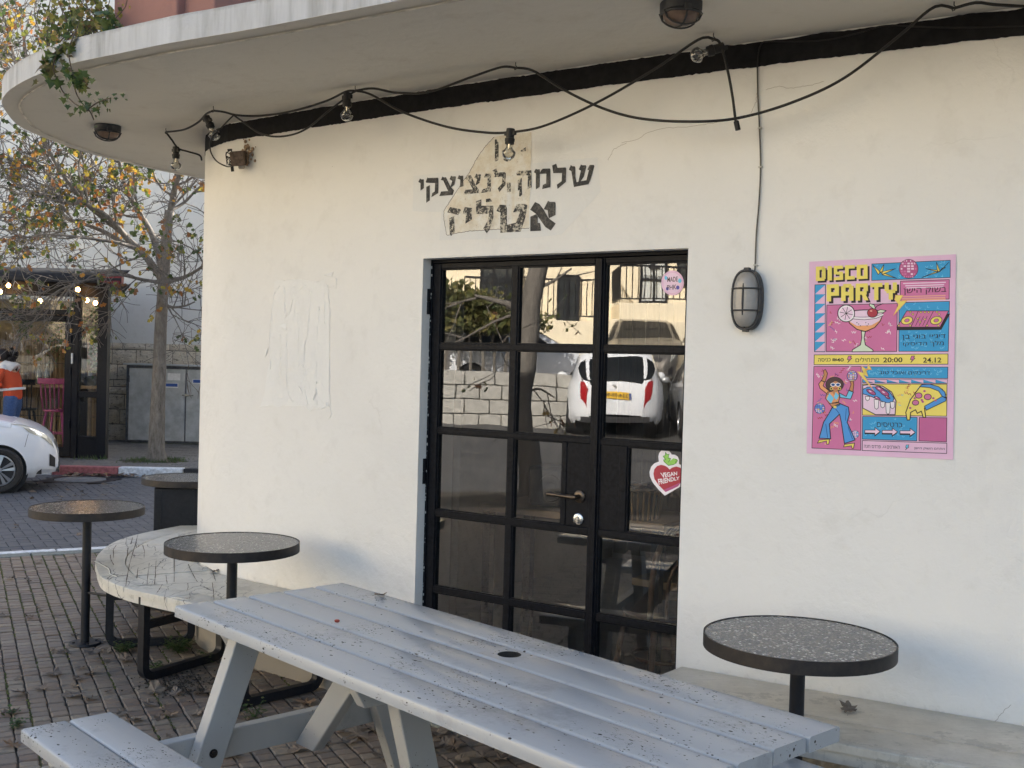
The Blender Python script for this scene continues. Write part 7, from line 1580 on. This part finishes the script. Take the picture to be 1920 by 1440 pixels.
skin_body('white_yoke', M_KNITW, wo_, {'a': (wp(.06, 0, 1.30), (.135, .155)), 'b': (wp(-.02, 0, 1.375), (.12, .13)), 'c': (wp(-.07, 0, 1.405), .08), 'd': (wp(-.02, -.19, 1.30), .06), 'e': (wp(-.02, .19, 1.30), .06)}, [('a', 'b'), ('b', 'c'), ('b', 'd'), ('b', 'e')], 'b')
mb = MB(); mb.sphere(wp(-.10, 0, 1.525), .108, 16, 12, sc=(1.02, .92, 1.0)); mb.v = [p if (p - WO).x > -.16 or (p - WO).z > 1.55 else p.lerp(wp(-.12, 0, 1.52), .35) for p in mb.v]
for k in range(46):
    p = wp(.02 + random.gauss(.02, .03), random.gauss(0, .035), 1.50 + random.gauss(0, .05)); mb.sphere(p, random.uniform(.014, .034), 7, 5)
for k in range(16): p = wp(random.gauss(.06, .03), random.gauss(0, .03), random.uniform(1.36, 1.48)); mb.tube([p, p + Vector((random.gauss(.01, .02), random.gauss(0, .02), -.05)), p + Vector((random.gauss(.0, .03), random.gauss(0, .02), -.09))], [.008, .007, .003], 5)
mb.build('hair', M_HAIR, wo_, smooth=True)
mb = MB(); mb.sphere(wp(-.205, 0, 1.495), .018, 8, 6, sc=(1.2, .8, 1.0)); mb.sphere(wp(-.085, -.098, 1.495), .024, 8, 6, sc=(.7, .4, 1.1)); mb.sphere(wp(-.085, .098, 1.495), .024, 8, 6, sc=(.7, .4, 1.1))
for s in (-1, 1):
    for k in range(5):
        b0 = wp(-.40, s * (.12 + .012 * k), 1.085 - .006 * k); L = (.05, .085, .09, .085, .065)[k]; mb.tube([b0, b0 + Vector((-L * .5, 0, .01)), b0 + Vector((-L * .8, 0, -.015)), b0 + Vector((-L, 0, -.04))], [.010, .0095, .009, .007], 7)
mb.build('face_and_fingers', M_SKIN, body_, smooth=True)
mb = MB()
for s in (-1, 1): mb.sphere(wp(-.193, s * .036, 1.525), .012, 8, 6, sc=(.6, 1.2, .8))
mb.build('eye', M_HAIR, body_); mb = MB(); mb.box(wp(-.197, 0, 1.455), (.012, .045, .010)); mb.build('mouth', flat('lips', (.35, .10, .09), .5), body_, bevel=.004)
mb = MB()
for f, x in ((-.10, 0), (-.10, 0)): pass
for s, dx in ((-1, 0), (1, -.05)): mb.sphere(wp(.02 + dx, s * .105, .045), .075, 12, 8, sc=(1.9, .62, .62))
mb.build('shoe', M_PLAST, wo_, smooth=True)
mb = MB(); G = []
for i in range(9):
    f = i / 8; G.append([wp(-.33 + .02 * math.sin(f * 7), -.30 + .5 * j / 6, 1.06 - f * .26 + .02 * math.sin(j * 1.7 + f * 4)) + Vector((.05 * f * math.sin(j), 0, 0)) for j in range(7)])
mb.grid(G); bag = mb.build('folded_cloth', M_KNITW, smooth=True); s_ = bag.modifiers.new('solid', 'SOLIDIFY'); s_.thickness = .02; tag(bag, 'pale cloth held in the arms of the woman behind the white car', 'cloth')
# ================================================================ the street behind the viewer, seen mirrored in the door
def behind(u, v, Y):
    d = ray(u, v); P_ = CAMP + d * (Y / d.y); k = (P_ - DO).dot(DN); return P_ - DN * (2 * k)
M_SUNW = m_plaster('warm_cream_render', (.80, .71, .53), (.62, .52, .34), .8)
fc = behind(1180, 560, 27); fdir = (behind(1280, 560, 27) - behind(900, 560, 27)); fdir.z = 0; fdir.normalize(); fn = Vector((-fdir.y, fdir.x, 0)); fn = fn if fn.x > 0 else -fn
op = thing('cream_building', 'sunlit cream building up the slope, mirrored in the glass door, with railed terrace', 'building', (fc.x, fc.y, 1.0))
def fp(s, z, o=0.0): return Vector((fc.x, fc.y, 0)) + fdir * s + fn * o + Vector((0, 0, z))
MB().prism([fp(-16, -.5), fp(9, -.5), fp(9, -.5, -7), fp(-16, -.5, -7)], (0, 0, 9.5)).build('wall', M_SUNW, op)
MB().prism([fp(-7.5, -.5, .02), fp(8.8, -.5, .02), fp(8.8, -.5, 2.3), fp(-7.5, -.5, 2.3)], (0, 0, 3.12)).build('terrace', M_SUNW, op, bevel=.02)
def fs(u, Y=27): q = behind(u, 560, Y); return (q - Vector((fc.x, fc.y, 0))).dot(fdir)
MB().prism([fp(fs(1146), 2.60, .01), fp(fs(1300), 2.60, .01), fp(fs(1300), 2.60, 2.2), fp(fs(1146), 2.60, 2.2)], (0, 0, .42)).build('entrance_landing', M_SUNW, op, bevel=.02)
def fs(u, Y=27): q = behind(u, 560, Y); return (q - Vector((fc.x, fc.y, 0))).dot(fdir)
M_DGLASS = NT('dark_window_glass').col((.03, .035, .038)).rough(.05).m
def fwin(u0, u1, z0, z1, nx, nz, nm='window', mat=None):
    s0, s1 = fs(u0), fs(u1); s0, s1 = min(s0, s1), max(s0, s1); mb = MB(); mb.prism([fp(s0, z0, .0), fp(s1, z0, .0), fp(s1, z1, .0), fp(s0, z1, .0)], fn * .05); w_ = mb.build(nm, mat or M_DGLASS, op)
    mb = MB(); ax = (fdir, fn, ZA)
    for i in range(nx + 1): mb.box(fp(lrp(s0, s1, i / nx), (z0 + z1) / 2, .06), (.05, .05, z1 - z0), ax)
    for i in range(nz + 1): mb.box(fp((s0 + s1) / 2, lrp(z0, z1, i / nz), .061), (s1 - s0, .05, .05), ax)
    mb.build('window_frame', M_KF, w_)
fwin(1044, 1084, 2.64, 3.85, 2, 3); fwin(905, 975, 3.2, 4.1, 3, 2)
fwin(1200, 1246, 2.64, 4.75, 2, 4, 'glazed_door', flat('white_banner', (.50, .52, .50), .6)); fwin(1268, 1300, 3.6, 4.7, 2, 2)
V_, F_ = text_mesh('מתבסס עסקים'[::-1], .02); sa, sb = fs(1204), fs(1243)
mb = MB(); k = MB(); sl0, sr0 = min(sa, sb), max(sa, sb)
mb.add([fp(lrp(sr0, sl0, 1 - x) if False else lrp(sl0, sr0, x if (fdir.cross(ZA)).dot(fn) > 0 else 1 - x), 3.62 + y * .17, .09) for x, y in V_], F_)
mb.prism([fp(lrp(sl0, sr0, a), 3.98 + b, .085) for a, b in ((.2, 0), (.45, .09), (.45, .03), (.8, .03), (.8, -.03), (.45, -.03), (.45, -.09))], fn * .005); mb.build('banner_print', M_PLAST, op)
def railing(pts, h=.95, nm='railing'):
    tot = MB(); r = None
    for a, b in zip(pts, pts[1:]):
        tot.bar(a + ZA * h, b + ZA * h, .05, .04); tot.bar(a + ZA * .1, b + ZA * .1, .035, .03); L = (b - a).length
        for i in range(int(L / .13) + 1): q = a.lerp(b, i * .13 / L); tot.bar(q + ZA * .1, q + ZA * h, .018, .018, (1, 0, 0))
    return tot.build(nm, M_KF, op)
railing([fp(fs(880), 2.63, 2.2), fp(fs(1110), 2.63, 2.2)]); railing([fp(fs(1148), 3.02, .15), fp(fs(1148), 3.02, 2.15), fp(fs(1262), 3.02, 2.15), fp(fs(1300), 2.5, 2.15)], .8)
# hedge, wall of blocks and tree on the near side
M_HEDGE = m_leaf('hedge_leaf', [(0, (.07, .09, .025)), (.6, (.14, .15, .045)), (1, (.24, .20, .07))], .5, .35)
hA, hB = behind(790, 540, 21.6), behind(975, 540, 21.6); hg = thing('hedge', 'dense green hedge on top of the block wall, mirrored at the left of the door', 'hedge', (hA.x, hA.y, 1.6)); mb = MB(); rg = random.Random(8)
for k in range(5200):
    f = rg.random(); z = rg.uniform(2.25, 3.25 - .7 * f ** 2.0); p = hA.lerp(hB, f) + Vector((rg.gauss(0, .35), rg.gauss(0, .35), 0)); p.z = z
    a = rg.uniform(0, 6.28); l = rg.uniform(.05, .11); e = Vector((math.cos(a), rg.gauss(0, .6), math.sin(a))) * l; f2 = Vector((-math.sin(a), rg.gauss(0, .6), math.cos(a))) * l * .6; mb.add([p, p + e * .5 + f2, p + e, p + e * .5 - f2], [(0, 1, 2, 3)])
mb.build('foliage', M_HEDGE, hg)['kind'] = 'stuff'
mb = MB()
for k in range(9): p = hA.lerp(hB, k / 8); mb.tube([Vector((p.x, p.y, 1.0)), Vector((p.x + .1, p.y, 2.9))], [.04, .02], 6)
mb.build('stem', M_BARK, hg)
wA, wB = behind(795, 720, 20.3), behind(1058, 720, 20.3); wd_ = (wB - wA); wd_.z = 0; wL = wd_.length; wd_.normalize(); wn = Vector((-wd_.y, wd_.x, 0)); wn = wn if wn.x > 0 else -wn
bw = thing('block_wall', 'low wall of pale rough stone blocks, mirrored behind the jar in the door', 'wall', (wA.x, wA.y, 0)); M_BLK = flat('pale_block', (.36, .35, .32), .9, var=.25, scale=14, bump=.7)
MB().box(Vector((wA.x, wA.y, .65)) + wd_ * wL / 2 - wn * .12, (wL, .2, 1.62), (wd_, wn, ZA)).build('wall_core', flat('block_mortar', (.24, .23, .21), .95, var=.2), bw)
for r_ in range(6):
    s = -.2 * (r_ % 2)
    while s < wL:
        L = rs.uniform(.42, .62); MB().box(Vector((wA.x, wA.y, -.0 + r_ * .262 + .02)) + wd_ * (s + L / 2) + wn * rs.uniform(-.01, .015), (L - .016, .07, .248), (wd_, wn, ZA)).build('block', M_BLK, bw, bevel=.012, seg=1); s += L
# white van behind the hedge wall, other parked cars
ang = math.atan2(-.37, -.93)
hb = behind(1166, 720, 19.4); hz = .38
make_car('white hatchback seen from behind, mirrored in the right part of the door', (hb.x - 1.85 * .93, hb.y - 1.85 * .37, hz), ang + .06, 1.05, M_CW, '214-03-902')
g2 = behind(1205, 630, 24.5); make_car('bronze grey car parked nose out further up the slope, mirrored above the hatchback', (g2.x, g2.y, 1.12), ang + math.pi + .1, 1.03, M_CG, None)
g3 = behind(1372, 760, 19.0); make_car('silver car at the edge of the mirrored street, right of the hatchback', (g3.x - 1.9, g3.y - .9, .35), ang + .06, 1.0, M_CS, None)
g4 = behind(960, 640, 23.4); make_car('white car parked beyond the block wall, mirrored in the middle pane', (g4.x, g4.y, .98), ang + 1.2, 1.0, M_CW, None)
tb_ = behind(985, 960, 12.0); tb_.z = 0
def bt(u, v, Y=12.0): return behind(u, v, Y)
tree([tb_, bt(984, 880), bt(978, 800), bt(975, 740), bt(986, 680), bt(990, 620), bt(992, 560), bt(1004, 505), bt(1010, 460)], (.14, .10),
     [([bt(990, 600), bt(960, 570), bt(930, 560), bt(890, 550)], .05), ([bt(1000, 540), bt(1040, 520), bt(1070, 500)], .025), ([bt(975, 745), bt(1005, 730), bt(1035, 745)], .02), ([bt(1010, 460), bt(1000, 380), bt(980, 300)], .09), ([bt(1010, 460), bt(1060, 400), bt(1090, 330)], .07), ([bt(980, 700), bt(960, 690), bt(945, 640)], .02)],
     'street tree behind the viewer whose trunk is mirrored in the middle pane of the door', 0, 17, 150, tb_, lambda p: .6, .45)
# ================================================================ inside the cafe, seen dimly through the door
def dq(t, z, dep): return door_p(t, z, -dep)
M_DARKO = flat('dark_box', (.02, .02, .021), .4)
ct = thing('cafe_table', 'dark wooden sideboard just inside the door, left', 'table', dq(.35, 0, .9))
MB().box(dq(.38, .865, .85), (1.05, .45, .035), DAX).build('table_top', M_OAK, ct, bevel=.004)
for a in (-.1, .86):
    for b in (.66, 1.04): MB().box(dq(a, .424, b), (.045, .045, .848), DAX).build('leg', M_KF, ct)
o_ = thing('speaker_box', 'black box standing on the sideboard behind the left door pane', 'box', dq(.24, .884, .8)); MB().box(dq(.20, .99, .8), (.20, .2, .20), DAX).build('box_body', M_DARKO, o_, bevel=.02); MB().lathe([(0, 0), (.07, 0), (.065, .008), (.03, .002), (0, .004)], 24, dq(.24, .985, .70), (DD, ZA, DN)).build('speaker_cone', M_PLAST, o_)
jp = dq(.50, .884, .62); jr = thing('glass_jar', 'large clear glass jar with red lid on the sideboard, behind the middle mullion', 'jar', jp)
mb = MB(); mb.lathe([(0, 0), (.10, 0), (.118, .02), (.122, .10), (.10, .20), (.075, .235), (.072, .25)], 28, jp, cap=False); mb.build('jar_body', M_BOT, jr, smooth='auto'); mb = MB(); mb.lathe([(0, .25), (.08, .25), (.08, .28), (.06, .287), (0, .287)], 24, jp); mb.build('lid', flat('red_lid', (.22, .03, .025), .4), jr, smooth='auto')
bk = thing('wicker_basket', 'dark ribbed basket with dried leaves on the sideboard', 'basket', dq(.72, .884, .72)); mb = MB(); mb.lathe([(0, 0), (.10, 0), (.115, .13), (.11, .135), (.10, .02)], 24, dq(.72, .884, .72), cap=False); mb.build('basket_body', M_DARKO, bk); mb = MB()
for k in range(26): a = 2 * math.pi * k / 26; c = dq(.72, .884, .72); mb.tube([c + Vector((math.cos(a) * .103, math.sin(a) * .103, 0)), c + Vector((math.cos(a) * .119, math.sin(a) * .119, .135))], .005, 4)
mb.build('basket_rib', M_OAK, bk)
mb = MB()
for k in range(50): p = dq(.74, 1.02, .72) + Vector((random.gauss(0, .07), random.gauss(0, .06), random.uniform(-.02, .03))); mb.sphere(p, .022, 5, 3, sc=(1.3, 1, .4))
mb.build('dried_leaf', M_DRY, bk)
t2 = thing('pale_table', 'pale plank table inside the cafe behind the right door leaf', 'table', dq(1.3, 0, 1.2))
for i in range(4): MB().box(dq(1.36, .735, .92 + i * .155), (.95, .15, .03), DAX).build('table_plank', M_OAK, t2, bevel=.003)
for a in (.95, 1.78):
    for b in (.95, 1.4): MB().box(dq(a, .36, b), (.05, .05, .72), DAX).build('leg', M_OAK, t2)
def bentwood(t0, d0, label, face):
    c = thing('bentwood_chair', label, 'chair', dq(t0, 0, d0), face, 'bentwood chairs inside the cafe'); M_BW = flat('bentwood', (.13, .07, .04), .35)
    mb = MB(); mb.lathe([(0, .44), (.19, .44), (.2, .455), (.19, .465), (0, .465)], 24); mb.build('seat', M_BW, c, local=True, smooth='auto')
    for sx in (-1, 1):
        for sy in (-1, 1): mb = MB(); mb.tube([(sx * .13, sy * .13, .44), (sx * .18, sy * .19, 0)], [.017, .012], 8); mb.build('leg', M_BW, c, local=True, smooth=True)
    mb = MB(); mb.tube(catmull([(-.17, -.16, .46), (-.18, -.20, .7), (-.13, -.23, .86), (0, -.24, .91), (.13, -.23, .86), (.18, -.20, .7), (.17, -.16, .46)], 30), .014, 8); mb.build('back_hoop', M_BW, c, local=True, smooth=True)
    mb = MB(); mb.tube(catmull([(-.09, -.17, .46), (-.10, -.21, .66), (0, -.23, .78), (.10, -.21, .66), (.09, -.17, .46)], 24), .010, 6); mb.build('inner_hoop', M_BW, c, local=True, smooth=True)
    mb = MB(); mb.tube([(.145 * math.cos(a), .145 * math.sin(a), .24) for a in [2 * math.pi * k / 24 for k in range(25)]], .009, 6); mb.build('leg_ring', M_BW, c, local=True, smooth=True)
bentwood(.86, .75, 'bentwood chair inside the cafe, behind the lock side of the door', .4); bentwood(1.33, .72, 'bentwood chair inside the cafe, behind the right door leaf', -.5)
bn = thing('plank_bench', 'low pale plank bench inside the cafe, behind the lower door panes', 'bench', dq(1.1, 0, 1.45))
MB().box(dq(1.12, .44, 1.5), (1.5, .3, .04), DAX).build('seat', M_OAK, bn, bevel=.004)
for a in (.5, 1.7): MB().box(dq(a, .21, 1.5), (.06, .26, .42), DAX).build('leg', M_OAK, bn)
